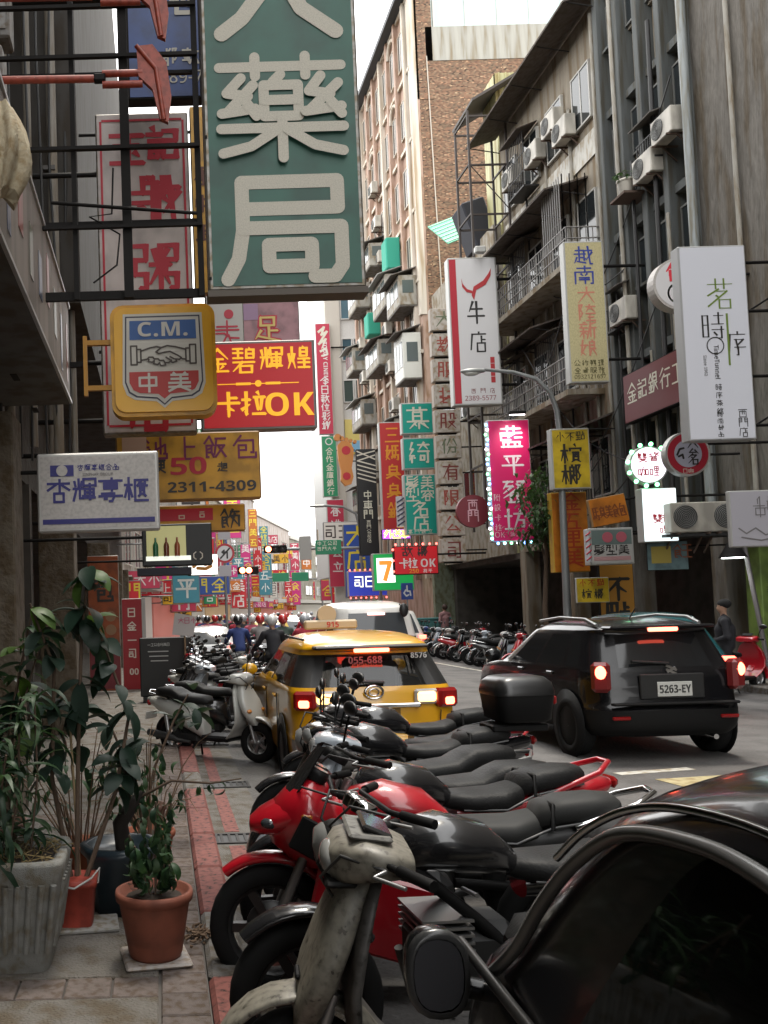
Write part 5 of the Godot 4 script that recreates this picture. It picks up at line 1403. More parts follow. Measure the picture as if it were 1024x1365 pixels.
	letters(s, "咖哩", redl, -0.24, -0.04, 0.2, false, 0.055, 0, 1.0, 0.25, 0.01)
	for k in 9: put(s, "bulb", bm, bc[2], Vector3(cos(0.9 + k * 0.52) * 0.45, sin(0.9 + k * 0.52) * 0.45, 0.0))
	strut(s, [Vector3(0.3, 0.2, -0.1), Vector3(2.0, 0.2, -0.1)], 0.03, black)
	s = thing("red_ring_sign", "round sign with a red ring and dark emblem overlapping the lit disc", "sign", V(10.40, 4.65, 17.5))
	plate(s, "cabinet", disc(0.44), -0.16, 0.16, rim)
	plate(s, "red_ring", disc(0.40), 0.001, 0.005, mt("ring_red", 0.36, 0.012, 0.03, 0.4))
	plate(s, "face_panel", disc(0.27), 0.007, 0.004, mt("lilac_white", 0.38, 0.38, 0.46, 0.4))
	letters(s, "公名", ink, 0.0, 0.2, 0.2, true, 0.07, 2, 1.0, 0.05, 0.012)
	line_art(s, "emblem", [[10, 60, 30, 30, 60, 25], [20, 70, 50, 60, 55, 80]], Vector2(-0.24, 0.2), Vector2(0.26, 0.36), 0.02, ink, 1, 0.012)
	letters(s, "叮咖" if false else "口咖", mats["ivory_print"], -0.12, -0.29, 0.09, false, 0.06, 0, 1.0, 0.2, 0.008)
	strut(s, [Vector3(0.3, 0.2, -0.1), Vector3(2.1, 0.2, -0.1)], 0.03, black)
	s = thing("white_disc_sign", "round white sign half hidden behind the tall tea sign", "sign", V(10.98, 8.36, 18.4))
	plate(s, "cabinet", disc(0.55), -0.25, 0.25, mats["cream_face"])
	plate(s, "face_panel", disc(0.50), 0.001, 0.005, mats["milky_face"])
	letters(s, "包", redl, -0.26, 0.42, 0.34, false, 0.09, 2, 1.0, 0.1, 0.008)
	b_ring(s, Vector2(-0.05, -0.2), 0.2, 0.04, leaf)
	strut(s, [Vector3(0.4, 0.2, -0.1), Vector3(1.6, 0.2, -0.1)], 0.03, black)
	# lit white curry box
	s = sign_panel("curry_box_sign", "glowing white box sign with red characters below the round ones", "sign", V(10.63, 3.61, 19), 0.75, 1.15, 0.25, glow("lit_cold_white", 0.62, 0.72, 0.75, 0.5), rim, 0.02)
	letters(s, "雙醬咖", redl, -0.16, 0.02, 0.19, false, 0.06, 0, 1.0, 0.05)
	letters(s, "哩", redl, -0.02, -0.24, 0.16, false, 0.06)
	strut(s, [Vector3(0.3, 0.4, -0.1), Vector3(1.9, 0.4, -0.1)], 0.03, black)
	for k in 2: ac_unit(V(11.15 + k * 0.85, 3.2, 18.9), 0, "shelf beside the glowing curry box", 1.05)
	onebox(s, "shelf", Vector3(1.0, -0.46, -0.1), Vector3(2.0, 0.06, 0.6), mt("shelf_dark", 0.03, 0.03, 0.03, 0.7))
	# maroon shop name running along the wall
	s = thing("maroon_wall_sign", "maroon sign with cream brush characters lying along the gridded facade", "sign", V(12.05, 6.95, 21.2), -90)
	onebox(s, "cabinet", Vector3(0, 0, -0.11), Vector3(3.4, 1.25, 0.2), black)
	onebox(s, "face_panel", Vector3(0, 0, -0.004), Vector3(3.36, 1.2, 0.01), mt("maroon_face", 0.12, 0.02, 0.025, 0.5))
	letters(s, "金記銀行工具", mats["pale_letter"], -1.5, 0.33, 0.46, false, 0.05, 2, 0.9, 0.2)
	# hanging beer banner, shop bits
	s = sign_panel("banner_over_shop", "faded blue and yellow picture banner over the dark shop", "banner", V(10.85, 2.75, 19.2), 0.88, 0.62, 0.04, mt("banner_blue", 0.10, 0.16, 0.17, 0.7, 0, "blotch", Vector3(1, 1, 1)), black, 0.01)
	onebox(s, "yellow_patch", Vector3(-0.14, 0.02, 0.002), Vector3(0.42, 0.36, 0.006), mt("banner_yellow", 0.32, 0.25, 0.05, 0.7))
	letters(s, "食王", mats["brown_print"], 0.12, 0.22, 0.26, false, 0.06, 2, 0.7)
	strut(s, [Vector3(0.4, 0.2, -0.1), Vector3(1.6, 0.2, -0.1)], 0.02, black)
	s = thing("hanging_lamp", "dark hanging cone lamp glowing white over the shop entrance", "lamp", V(11.6, 2.62, 18.2))
	var lb := B.new()
	lb.lathe([[0.26, 0.0], [0.2, 0.1], [0.1, 0.28], [0.04, 0.36], [0.02, 0.5], [0.001, 0.51]], 18)
	put(s, "lamp_shade", lb, black)
	plate(s, "lamp_glass", disc(0.2), 0, 0.01, glow("lamp_cool", 0.9, 1.0, 0.95, 3.0)).rotation.x = PI / 2
	onetube(s, "cord", [Vector3(0, 0.5, 0), Vector3(0, 1.0, 0)], 0.01, black, 4)
	var sl := SpotLight3D.new()
	sl.name = "lamp_beam"
	s.add_child(sl)
	sl.position = Vector3(0, -0.02, 0)
	sl.rotation_degrees = Vector3(-90, 0, 0)
	sl.light_energy = 1.0
	sl.light_size = 0.2
	sl.spot_angle = 70
	sl.spot_range = 10
	sl.spot_attenuation = 2
	sl.shadow_enabled = true
	s = sign_panel("white_dessert_sign", "white hanging sign with thin grey drawing at the green shop front", "sign", V(10.05, 3.12, 15), 0.98, 0.95, 0.1, mt("soft_white_face", 0.34, 0.33, 0.36, 0.5), rim, 0.02)
	letters(s, "甜時", mt("thin_grey", 0.14, 0.13, 0.13, 0.6), -0.1, 0.36, 0.34, false, 0.025, 2, 1.0, 0.05)
	line_art(s, "drawing", [[5, 60, 20, 75, 40, 60, 60, 80, 95, 65], [10, 85, 50, 95, 90, 85]], Vector2(-0.4, 0.2), Vector2(0.8, 0.6), 0.012, mats["thin_grey"])
	strut(s, [Vector3(0.4, 0.3, -0.06), Vector3(2.5, 0.3, -0.06)], 0.025, black)
	s = thing("green_shop_pillar", "leaf green pillar with dark writing beside the right pavement", "pillar", V(12.75, 0.12, 18.9))
	onebox(s, "shaft", Vector3(0, 1.4, 0), Vector3(0.62, 2.8, 0.5), mt("leaf_green_paint", 0.085, 0.13, 0.02, 0.6, 0, "blotch", Vector3(0.8, 0.8, 0.8)), 0.015)
	letters(s, "美食茶", ink, -0.2, 2.0, 0.2, true, 0.06, 2, 1.0, 0.5, 0.255)
	s = thing("leaning_pole", "thin grey leaning pole in front of the green pillar", "pole", V(12.1, 0.12, 18.2))
	onetube(s, "shaft", [Vector3(0.12, 0, 0), Vector3(-0.28, 2.9, 0)], 0.045, mt("pole_grey", 0.16, 0.15, 0.15, 0.5, 0.4), 8)
	# small signs near the far crossing
	s = sign_panel("red_karaoke_sign", "small red karaoke sign ringed by red bulbs, price 250", "sign", V(9.42, 3.54, 33), 1.62, 1.05, 0.25, glow("deep_red_lit", 0.40, 0.006, 0.012, 0.1), black, 0.03)
	letters(s, "故鄉", ink, -0.52, 0.50, 0.36, false, 0.07, 2, 1.1, 0.45)
	letters(s, "卡拉", mats["white_letter"], -0.62, 0.06, 0.34, false, 0.07, 2, 0.9, 0.1)
	latin(s, "OK", mats["white_letter"], 0.42, -0.12, 0.30)
	latin(s, "250", gold, -0.1, -0.40, 0.16)
	letters(s, "有平", mats["white_letter"], 0.24, -0.33, 0.14, false, 0.06, 0, 1.0, 0.3)
	var rb := glow("bulb_red", 1.0, 0.1, 0.08, 1.5)
	for k in 7: put(s, "bulb", bm, rb, Vector3(-0.75 + k * 0.25, 0.58, 0.05))
	for k in 3: put(s, "bulb", bm, rb, Vector3(-0.86, 0.4 - k * 0.4, 0.05))
	strut(s, [Vector3(0.8, 0.2, -0.1), Vector3(2.6, 0.2, -0.1)], 0.04, black)
	s = sign_panel("takeaway_sign", "small yellow and purple lit takeaway sign above the karaoke bulbs", "sign", V(10.05, 4.93, 38), 1.2, 0.42, 0.15, glow("lit_violet", 0.35, 0.08, 0.65, 0.5), black, 0.02)
	letters(s, "外送專", glow("lit_yellow_letter", 1.0, 0.75, 0.1, 0.7), -0.5, 0.17, 0.32, false, 0.09, 0, 1.0, 0.1)
	strut(s, [Vector3(0.6, 0, -0.1), Vector3(2.0, 0, -0.1)], 0.03, black)
	s = sign_panel("convenience_sign", "green and white lit shop box with an orange numeral behind the karaoke bulbs", "sign", V(10.9, 3.5, 42), 1.9, 1.75, 0.3, glow("lit_green", 0.01, 0.28, 0.06, 0.2), rim, 0.04)
	onebox(s, "white_field", Vector3(-0.35, 0.08, 0.003), Vector3(0.85, 1.15, 0.008), glow("lit_plain_white", 0.8, 0.8, 0.78, 0.5))
	line_art(s, "numeral", [[15, 12, 85, 12, 45, 90]], Vector2(-0.68, 0.55), Vector2(0.62, 1.0), 0.1, glow("lit_orange", 0.9, 0.15, 0.02, 0.5), 0, 0.012)
	strut(s, [Vector3(0.9, 0.3, -0.1), Vector3(1.6, 0.3, -0.1)], 0.04, black)
	s = sign_panel("blue_arcade_sign", "blue lit sign with red bulbs along its rims low by the crossing", "sign", V(10.6, 3.1, 46), 2.0, 1.3, 0.3, glow("lit_blue", 0.03, 0.05, 0.4, 0.15), rim, 0.04)
	letters(s, "司日", glow("lit_pale", 0.8, 0.8, 0.6, 0.5), -0.7, 0.35, 0.5, false, 0.06)
	for k in 8: put(s, "bulb", bm, rb, Vector3(-0.9 + k * 0.26, 0.7, 0.05))
	for k in 8: put(s, "bulb", bm, rb, Vector3(-0.9 + k * 0.26, -0.72, 0.05))
	# tall banners on the far right houses
	s = sign_panel("cinema_banner", "very tall crimson banner with white script and characters in front of white tower", "sign", V(10.6, 16.2, 55.4), 0.92, 7.0, 0.3, mt("banner_crimson", 0.42, 0.025, 0.06, 0.5), rim, 0.03)
	line_art(s, "script", [[20, 20, 60, 5, 40, 30, 80, 20, 20, 60, 70, 45, 40, 75], [30, 85, 70, 75, 80, 95, 40, 100]], Vector2(-0.42, 3.35), Vector2(0.84, 1.9), 0.065, mats["pale_letter"], 2)
	letters(s, "今日數位影城", mats["white_letter"], -0.24, 0.1, 0.48, true, 0.06, 0, 1.0, 0.16)
	latin(s, "TODAY CINEMA", mats["white_letter"], 0.1, 1.0, 0.26, true, "Droid Sans", 0, 1.0, -90)
	strut(s, [Vector3(0.5, 2, -0.15), Vector3(1.6, 2, -0.15)], 0.05, black)
	s = sign_panel("bank_banner", "green upright bank banner between two crimson banners", "sign", V(10.72, 10.7, 55.4), 0.92, 3.8, 0.3, mt("bank_green", 0.02, 0.22, 0.10, 0.5), rim, 0.03)
	b_ring(s, Vector2(0, 1.55), 0.2, 0.06, mats["white_letter"])
	letters(s, "合作金庫銀行", mats["pale_letter"], -0.2, 1.15, 0.4, true, 0.06, 0, 1.0, 0.25)
	strut(s, [Vector3(0.4, 1, -0.15), Vector3(1.6, 1, -0.15)], 0.05, black)
	s = sign_panel("restaurant_banner", "lower crimson banner with white characters below the bank banner", "sign", V(10.92, 5.9, 55.2), 1.05, 5.4, 0.3, mats["banner_crimson"], rim, 0.03)
	letters(s, "香港樓公立", mats["white_letter"], -0.28, 2.3, 0.56, true, 0.06, 0, 1.0, 0.55)
	strut(s, [Vector3(0.4, 1, -0.15), Vector3(1.6, 1, -0.15)], 0.05, black)
	# giant foot
	s = thing("foot_sign", "large orange cut-out foot sign hanging beside the black billboard", "sign", V(10.6, 10.1, 50))
	plate(s, "foot", PackedVector2Array([Vector2(-0.45, 0.9), Vector2(-0.2, 1.15), Vector2(0.2, 1.1), Vector2(0.45, 0.7), Vector2(0.4, 0.1), Vector2(0.3, -0.4), Vector2(0.38, -0.9), Vector2(0.25, -1.3), Vector2(-0.1, -1.4), Vector2(-0.32, -1.1), Vector2(-0.3, -0.5), Vector2(-0.42, 0.1)]), -0.2, 0.2, mt("foot_orange", 0.50, 0.20, 0.05, 0.5))
	for k in 5: plate(s, "toe", disc([0.2, 0.13, 0.12, 0.11, 0.1][k], 14, Vector2(-0.42 + k * 0.24, 1.36 - k * 0.07)), -0.2, 0.2, mats["foot_orange"])
	plate(s, "sole_patch", disc(0.25, 16, Vector2(0.02, 0.6)), 0.001, 0.01, red)
	plate(s, "sole_patch", disc(0.22, 16, Vector2(0.0, -0.85)), 0.001, 0.01, red)
	strut(s, [Vector3(0.3, 0, -0.1), Vector3(2.2, 0, -0.1)], 0.04, black)
	# round maroon sign between stack and restaurant
	s = thing("maroon_disc_sign", "round dark maroon sign with two characters beside the coloured bulbs", "sign", V(9.98, 4.8, 28.4))
	plate(s, "cabinet", disc(0.52), -0.15, 0.15, mt("maroon_disc", 0.16, 0.012, 0.02, 0.5))
	letters(s, "西門", mats["pink_letter"], -0.16, 0.38, 0.34, true, 0.05, 0, 0.9, 0.08)
	strut(s, [Vector3(0.4, 0, -0.1), Vector3(2.5, 0, -0.1)], 0.03, black)

func b_ring(parent: Node, c: Vector2, r: float, w: float, m: Material) -> void:
	var b := B.new()
	for k in 28:
		var a := Vector2.from_angle(TAU * k / 28)
		var d := Vector2.from_angle(TAU * (k + 1) / 28)
		var f := func(v: Vector2) -> Vector3: return Vector3(c.x + v.x, c.y + v.y, 0.006)
		b.quad(f.call(a * (r - w / 2)), f.call(a * (r + w / 2)), f.call(d * (r + w / 2)), f.call(d * (r - w / 2)))
	put(parent, "ring", b, m)

func street_furniture() -> void:
	var steel := mt("galvanised", 0.27, 0.28, 0.28, 0.45, 0.5, "grain", Vector3(1, 1, 1))
	var black: Material = mats["sign_frame_black"]
	var s := thing("street_lamp", "grey street lamp with a curved arm carrying the yellow betel sign", "street lamp", V(10.86, 0.12, 24.15))
	onetube(s, "pole", [Vector3(0, 0, 0), Vector3(0.06, 6.3, 0), Vector3(0.02, 6.9, 0), Vector3(-0.14, 7.4, 0), Vector3(-0.5, 7.78, 0), Vector3(-1.1, 7.98, 0), Vector3(-1.9, 8.08, 0)], [0.11, 0.075, 0.07, 0.065, 0.06, 0.05, 0.045], steel, 10)
	var b := B.new()
	b.ell(Vector3(-2.2, 8.04, 0), Vector3(0.36, 0.08, 0.14), 12, 6)
	var hd := put(s, "lamp_head", b, mt("lamp_housing", 0.30, 0.31, 0.30, 0.4, 0.3))
	b = B.new()
	b.ell(Vector3(-2.25, 7.99, 0), Vector3(0.22, 0.08, 0.11), 12, 6)
	put(hd, "lens", b, mt("lamp_lens", 0.55, 0.55, 0.52, 0.15))
	onetube(s, "base", [Vector3(0, 0, 0), Vector3(0, 0.4, 0)], 0.16, steel, 10)
	s = thing("far_street_lamp", "thin far street lamp with a curved arm before the crimson banners", "street lamp", V(11.0, 0.12, 49))
	onetube(s, "pole", [Vector3(0, 0, 0), Vector3(0, 6.0, 0), Vector3(-0.2, 6.9, 0), Vector3(-0.9, 7.3, 0), Vector3(-2.0, 7.4, 0)], 0.07, steel, 8)
	onebox(s, "lamp_head", Vector3(-2.3, 7.38, 0), Vector3(0.8, 0.14, 0.25), mats["lamp_housing"], 0.05)
	# traffic signal arm with green direction board
	s = thing("signal_mast", "steel mast arm with red traffic light, green direction board and grey panel", "traffic light", V(11.0, 0.12, 45))
	onetube(s, "pole", [Vector3(0, 0, 0), Vector3(0, 3.6, 0), Vector3(-0.25, 4.4, 0), Vector3(-0.9, 4.75, 0), Vector3(-5.2, 4.8, 0)], 0.075, steel, 8)
	var sig := onebox(s, "signal_box", Vector3(-5.2, 4.8, 0.1), Vector3(1.15, 0.38, 0.25), black, 0.05)
	for k in 3:
		var l := B.new()
		l.lathe([[0.001, 0.03], [0.12, 0.02], [0.14, 0.0]], 16, Transform3D(Basis(Vector3.RIGHT, PI / 2), Vector3(-0.36 + k * 0.36, 0, 0.13)))
		put(sig, "signal_lens", l, glow("signal_red", 1.0, 0.12, 0.05, 8.0) if k == 0 else mt("lens_off", 0.03, 0.03, 0.03, 0.3))
		onebox(sig, "visor", Vector3(-0.36 + k * 0.36, 0.17, 0.22), Vector3(0.3, 0.02, 0.2), black)
	var gr := onebox(s, "direction_board", Vector3(-2.55, 4.82, 0.12), Vector3(1.3, 0.72, 0.05), mt("sign_green", 0.02, 0.20, 0.10, 0.5), 0.01)
	letters(gr, "中工公司", mats["pale_letter"], -0.55, 0.3, 0.2, false, 0.06, 0, 1.0, 0.3, 0.028)
	letters(gr, "西門大平", mats["pale_letter"], -0.55, 0.02, 0.18, false, 0.06, 0, 1.0, 0.4, 0.028)
	onebox(s, "back_panel", Vector3(-3.7, 4.82, 0.12), Vector3(0.6, 1.2, 0.05), mt("panel_back_grey", 0.33, 0.32, 0.3, 0.6), 0.01)
	s = thing("crossing_sign_mast", "second mast arm with small green boards far down the street", "road sign", V(16.5, 0.0, 92))
	onetube(s, "pole", [Vector3(0, 0, 0), Vector3(0, 5.0, 0), Vector3(-5.5, 5.3, 0)], 0.1, steel, 6)
	for k in 2: onebox(s, "direction_board", Vector3(-2.2 - k * 2.0, 5.3, 0.15), Vector3(1.7, 0.9, 0.06), mats["sign_green"], 0.01)
	# no left turn sign and lit red signal on the left
	s = thing("no_turn_sign", "round white no-turn sign with red ring on a post past the arcade", "road sign", V(2.4, 0, 33))
	onetube(s, "post", [Vector3(0, 0, -0.05), Vector3(0, 4.9, -0.05)], 0.05, steel, 8)
	plate(s, "disc", disc(0.36, 24, Vector2(0, 4.0)), -0.02, 0.02, mats["milky_face"])
	b_ring(s, Vector2(0, 4.0), 0.32, 0.08, mats["sign_red"])
	line_art(s, "arrow", [[70, 90, 70, 40, 30, 40], [45, 25, 28, 40, 45, 55], [15, 90, 90, 10]], Vector2(-0.22, 4.22), Vector2(0.44, 0.44), 0.03, mats["black_print"])
	onebox(s, "plate_above", Vector3(0, 4.7, 0), Vector3(0.45, 0.4, 0.03), mt("plate_white", 0.4, 0.38, 0.4, 0.5), 0.005)
	onebox(s, "plate_below", Vector3(0, 3.35, 0), Vector3(0.45, 0.4, 0.03), mats["plate_white"], 0.005)
	s = thing("left_signal", "vertical traffic signal glowing red before the pink boards", "traffic light", V(4.6, 0, 47))
	onetube(s, "post", [Vector3(0, 0, 0), Vector3(0, 4.0, 0)], 0.07, steel, 8)
	onebox(s, "signal_box", Vector3(0, 4.0, 0.05), Vector3(1.1, 0.4, 0.25), black, 0.04)
	for k in 2:
		b = B.new()
		b.ell(Vector3(-0.3 + k * 0.34, 4.0, 0.2), Vector3(0.15, 0.15, 0.05), 12, 6)
		put(s, "signal_lens", b, mats["signal_red"])
	# small blue disabled parking sign on a post right
	s = thing("parking_sign", "small blue and white parking sign on a thin post before the sage pier", "road sign", V(10.4, 0.1, 38))
	onetube(s, "post", [Vector3(0, 0, -0.03), Vector3(0, 2.7, -0.03)], 0.035, steel, 6)
	onebox(s, "plate", Vector3(0, 2.4, 0), Vector3(0.5, 0.7, 0.03), mt("sign_blue", 0.03, 0.06, 0.25, 0.5), 0.005)
	line_art(s, "symbol", [[50, 5, 50, 50, 80, 50, 85, 85], [35, 40, 15, 65, 40, 90, 65, 80]], Vector2(-0.2, 2.65), Vector2(0.4, 0.5), 0.03, mats["white_letter"], 1, 0.018)
	s = thing("refuse_bin", "teal plastic utility box beside the sage pier", "box", V(11.0, 0.1, 37))
	onebox(s, "case", Vector3(0, 0.6, 0), Vector3(1.5, 1.2, 0.8), mt("teal_plastic", 0.05, 0.16, 0.15, 0.5), 0.05)
	onebox(s, "lid", Vector3(0, 1.23, 0), Vector3(1.55, 0.08, 0.85), mt("teal_lid", 0.07, 0.2, 0.19, 0.5), 0.02)

var wheel_mesh := {}
func wheel(parent: Node, at: Vector3, r: float, w: float, rim: Material, rimshare := 0.66, spokes := 5) -> Node3D:
	var key := "%.3f_%.3f_%.2f_%d" % [r, w, rimshare, spokes]
	if not wheel_mesh.has(key):
		var X := Transform3D(Basis(Vector3.BACK, PI / 2), Vector3.ZERO)
		var b := B.new()
		var q := r * rimshare
		b.lathe([[q, -w * 0.38], [q + 0.01, -w * 0.5], [r - w * 0.22, -w * 0.5], [r - w * 0.06, -w * 0.38], [r, -w * 0.16], [r, w * 0.16], [r - w * 0.06, w * 0.38], [r - w * 0.22, w * 0.5], [q + 0.01, w * 0.5], [q, w * 0.38], [q, -w * 0.38]], 28, X)
		var m := B.new()
		m.lathe([[q, -w * 0.4], [q * 0.93, -w * 0.3], [q * 0.9, 0], [q * 0.93, w * 0.3], [q, w * 0.4]], 24, X)
		for k in spokes:
			var a := TAU * k / spokes
			m.box(Vector3(0, sin(a), cos(a)) * q * 0.52, Vector3(w * 0.36, q * 0.9, q * (0.2 if spokes < 8 else 0.09)), Basis(Vector3.RIGHT, PI / 2 - a))
		m.lathe([[q * 0.01, -w * 0.42], [q * 0.2, -w * 0.4], [q * 0.24, -w * 0.2], [q * 0.24, w * 0.2], [q * 0.2, w * 0.4], [q * 0.01, w * 0.42]], 12, X)
		var d := B.new()
		d.lathe([[0.01, -w * 0.06], [q * 0.6, -w * 0.06], [q * 0.6, w * 0.06], [0.01, w * 0.06]], 20, X)
		wheel_mesh[key] = [b.done(), m.done(), d.done()]
	var g := Node3D.new()
	g.name = "wheel"
	parent.add_child(g, true)
	g.position = at
	put(g, "tyre", wheel_mesh[key][0], matt(mt("rubber", 0.012, 0.012, 0.012, 0.85)))
	put(g, "rim", wheel_mesh[key][1], rim)
	put(g, "brake_disc", wheel_mesh[key][2], mt("brake_steel", 0.12, 0.12, 0.12, 0.4, 0.8))
	return g

# A car body lofted from level outlines: each key is [height, front z, rear z, half width, corner radius]. pick names the part of a cell.
func shell(root: Node, keys: Array, fl: Array, nr: int, nf: int, pick: Callable, paints: Dictionary, bow := 0.10, taper := 0.06, sub := 3, lining: Material = null) -> void:
	var nc := 5
	var kinds := []
	for i in nr: kinds.append(["R", i])
	for i in nc: kinds.append(["Q", i])
	for i in fl.size() - 1: kinds.append(["S", i])
	for i in nc: kinds.append(["P", i])
	for i in nf: kinds.append(["F", i])
	for i in nc: kinds.append(["N", nc - 1 - i])
	for i in fl.size() - 1: kinds.append(["L", fl.size() - 2 - i])
	for i in nc: kinds.append(["K", nc - 1 - i])
	var rings := []
	var owner_ := []
	for k in keys.size() - 1:
		for s in sub:
			var t := float(s) / sub
			var v := []
			for c in 5: v.append(cubic_interpolate(keys[k][c], keys[k + 1][c], keys[maxi(k - 1, 0)][c], keys[mini(k + 2, keys.size() - 1)][c], t) if sub > 1 else keys[k][c])
			rings.append(outline(v, fl, nr, nf, nc, bow, taper))
			owner_.append(k)
	rings.append(outline(keys[-1], fl, nr, nf, nc, bow, taper))
	var parts := {}
	var inner := B.new()
	var n := kinds.size()
	var mid := Vector3(0, 0.7, (keys[2][1] + keys[2][2]) / 2)
	for i in rings.size() - 1:
		var p: PackedVector3Array = rings[i]
		var q: PackedVector3Array = rings[i + 1]
		for k in n:
			var l := (k + 1) % n
			var nm: String = pick.call(owner_[i], kinds[k][0], kinds[k][1])
			if not parts.has(nm):
				parts[nm] = B.new()
				parts[nm].soft(0)
			parts[nm].quad(p[k], p[l], q[l], q[k])
			if lining and not nm.contains("window") and not nm.contains("windscreen"):
				var f := func(v: Vector3) -> Vector3: return mid + (v - mid) * Vector3(0.95, 0.955, 0.975)
				inner.quad(f.call(q[k]), f.call(q[l]), f.call(p[l]), f.call(p[k]))
	var top: PackedVector3Array = rings[-1]
	var nm0: String = pick.call(keys.size() - 2, "T", 0)
	var c0 := Vector3(0, keys[-1][0] + 0.012, (keys[-1][1] + keys[-1][2]) / 2)
	if not parts.has(nm0):
		parts[nm0] = B.new()
	parts[nm0].soft(0)
	for k in n: parts[nm0].tri(top[k], top[(k + 1) % n], c0)
	if lining:
		var f := func(v: Vector3) -> Vector3: return mid + (v - mid) * Vector3(0.95, 0.955, 0.975)
		for k in n: inner.tri(f.call(c0), f.call(top[(k + 1) % n]), f.call(top[k]))
		put(root, "interior_lining", inner, lining)
	for nm: String in parts: put(root, nm.get_slice("#", 0), parts[nm], paints[nm.get_slice("#", 0)])
	var b := B.new()
	var low: PackedVector3Array = rings[0]
	for k in n: b.tri(Vector3(0, low[0].y, c0.z), low[(k + 1) % n], low[k])
	put(root, "underbody", b, mt("underbody", 0.012, 0.012, 0.012, 0.9))

func outline(v: Array, fl: Array, nr: int, nf: int, nc: int, bow: float, taper: float) -> PackedVector3Array:
	var y: float = v[0]
	var zf: float = v[1]
	var zr: float = v[2]
	var w: float = v[3]
	var r: float = v[4]
	var o := PackedVector3Array()
	for i in nr + 1: o.append(Vector3((-1 + 2.0 * i / nr) * (w - r), y, zr))
	for j in range(1, nc): o.append(Vector3(w - r + r * cos(PI / 2 * (1 - float(j) / nc)), y, zr - r + r * sin(PI / 2 * (1 - float(j) / nc))))
	for t in fl: o.append(Vector3(w, y, lerpf(zr - r, zf + r, t)))
	for j in range(1, nc): o.append(Vector3(w - r + r * cos(PI / 2 * j / nc), y, zf + r - r * sin(PI / 2 * j / nc)))
	for i in nf + 1: o.append(Vector3((1 - 2.0 * i / nf) * (w - r), y, zf))
	for j in range(1, nc): o.append(Vector3(-(w - r) - r * sin(PI / 2 * j / nc), y, zf + r - r * cos(PI / 2 * j / nc)))
	for i in fl.size(): o.append(Vector3(-w, y, lerpf(zr - r, zf + r, fl[fl.size() - 1 - i])))
	for j in range(1, nc): o.append(Vector3(-(w - r) - r * cos(PI / 2 * j / nc), y, zr - r + r * sin(PI / 2 * j / nc)))
	for i in o.size():
		var p := o[i]
		var t := (p.z - zf) / (zr - zf)
		p.z += -bow * pow(p.x / w, 2) * smoothstep(0.7, 1.0, t) + bow * 1.6 * pow(p.x / w, 2) * smoothstep(0.3, 0.0, t)
		p.x *= 1.0 - taper * pow(absf(2 * t - 1), 3)
		o[i] = p
	return o

func plate_of(parent: Node, at: Vector3, text: String, s := 1.0, tilt := 0.0) -> void:
	var p := onebox(parent, "number_plate", at, Vector3(0.38 * s, 0.16 * s, 0.012), mt("plate_enamel", 0.5, 0.5, 0.47, 0.4), 0.004)
	p.rotation.x = tilt
	var l := latin(p, text, mt("plate_ink", 0.03, 0.03, 0.03, 0.5), 0, 0, 0.085 * s, true, "Droid Sans", 0, 0.8)
	l.position.z = 0.008

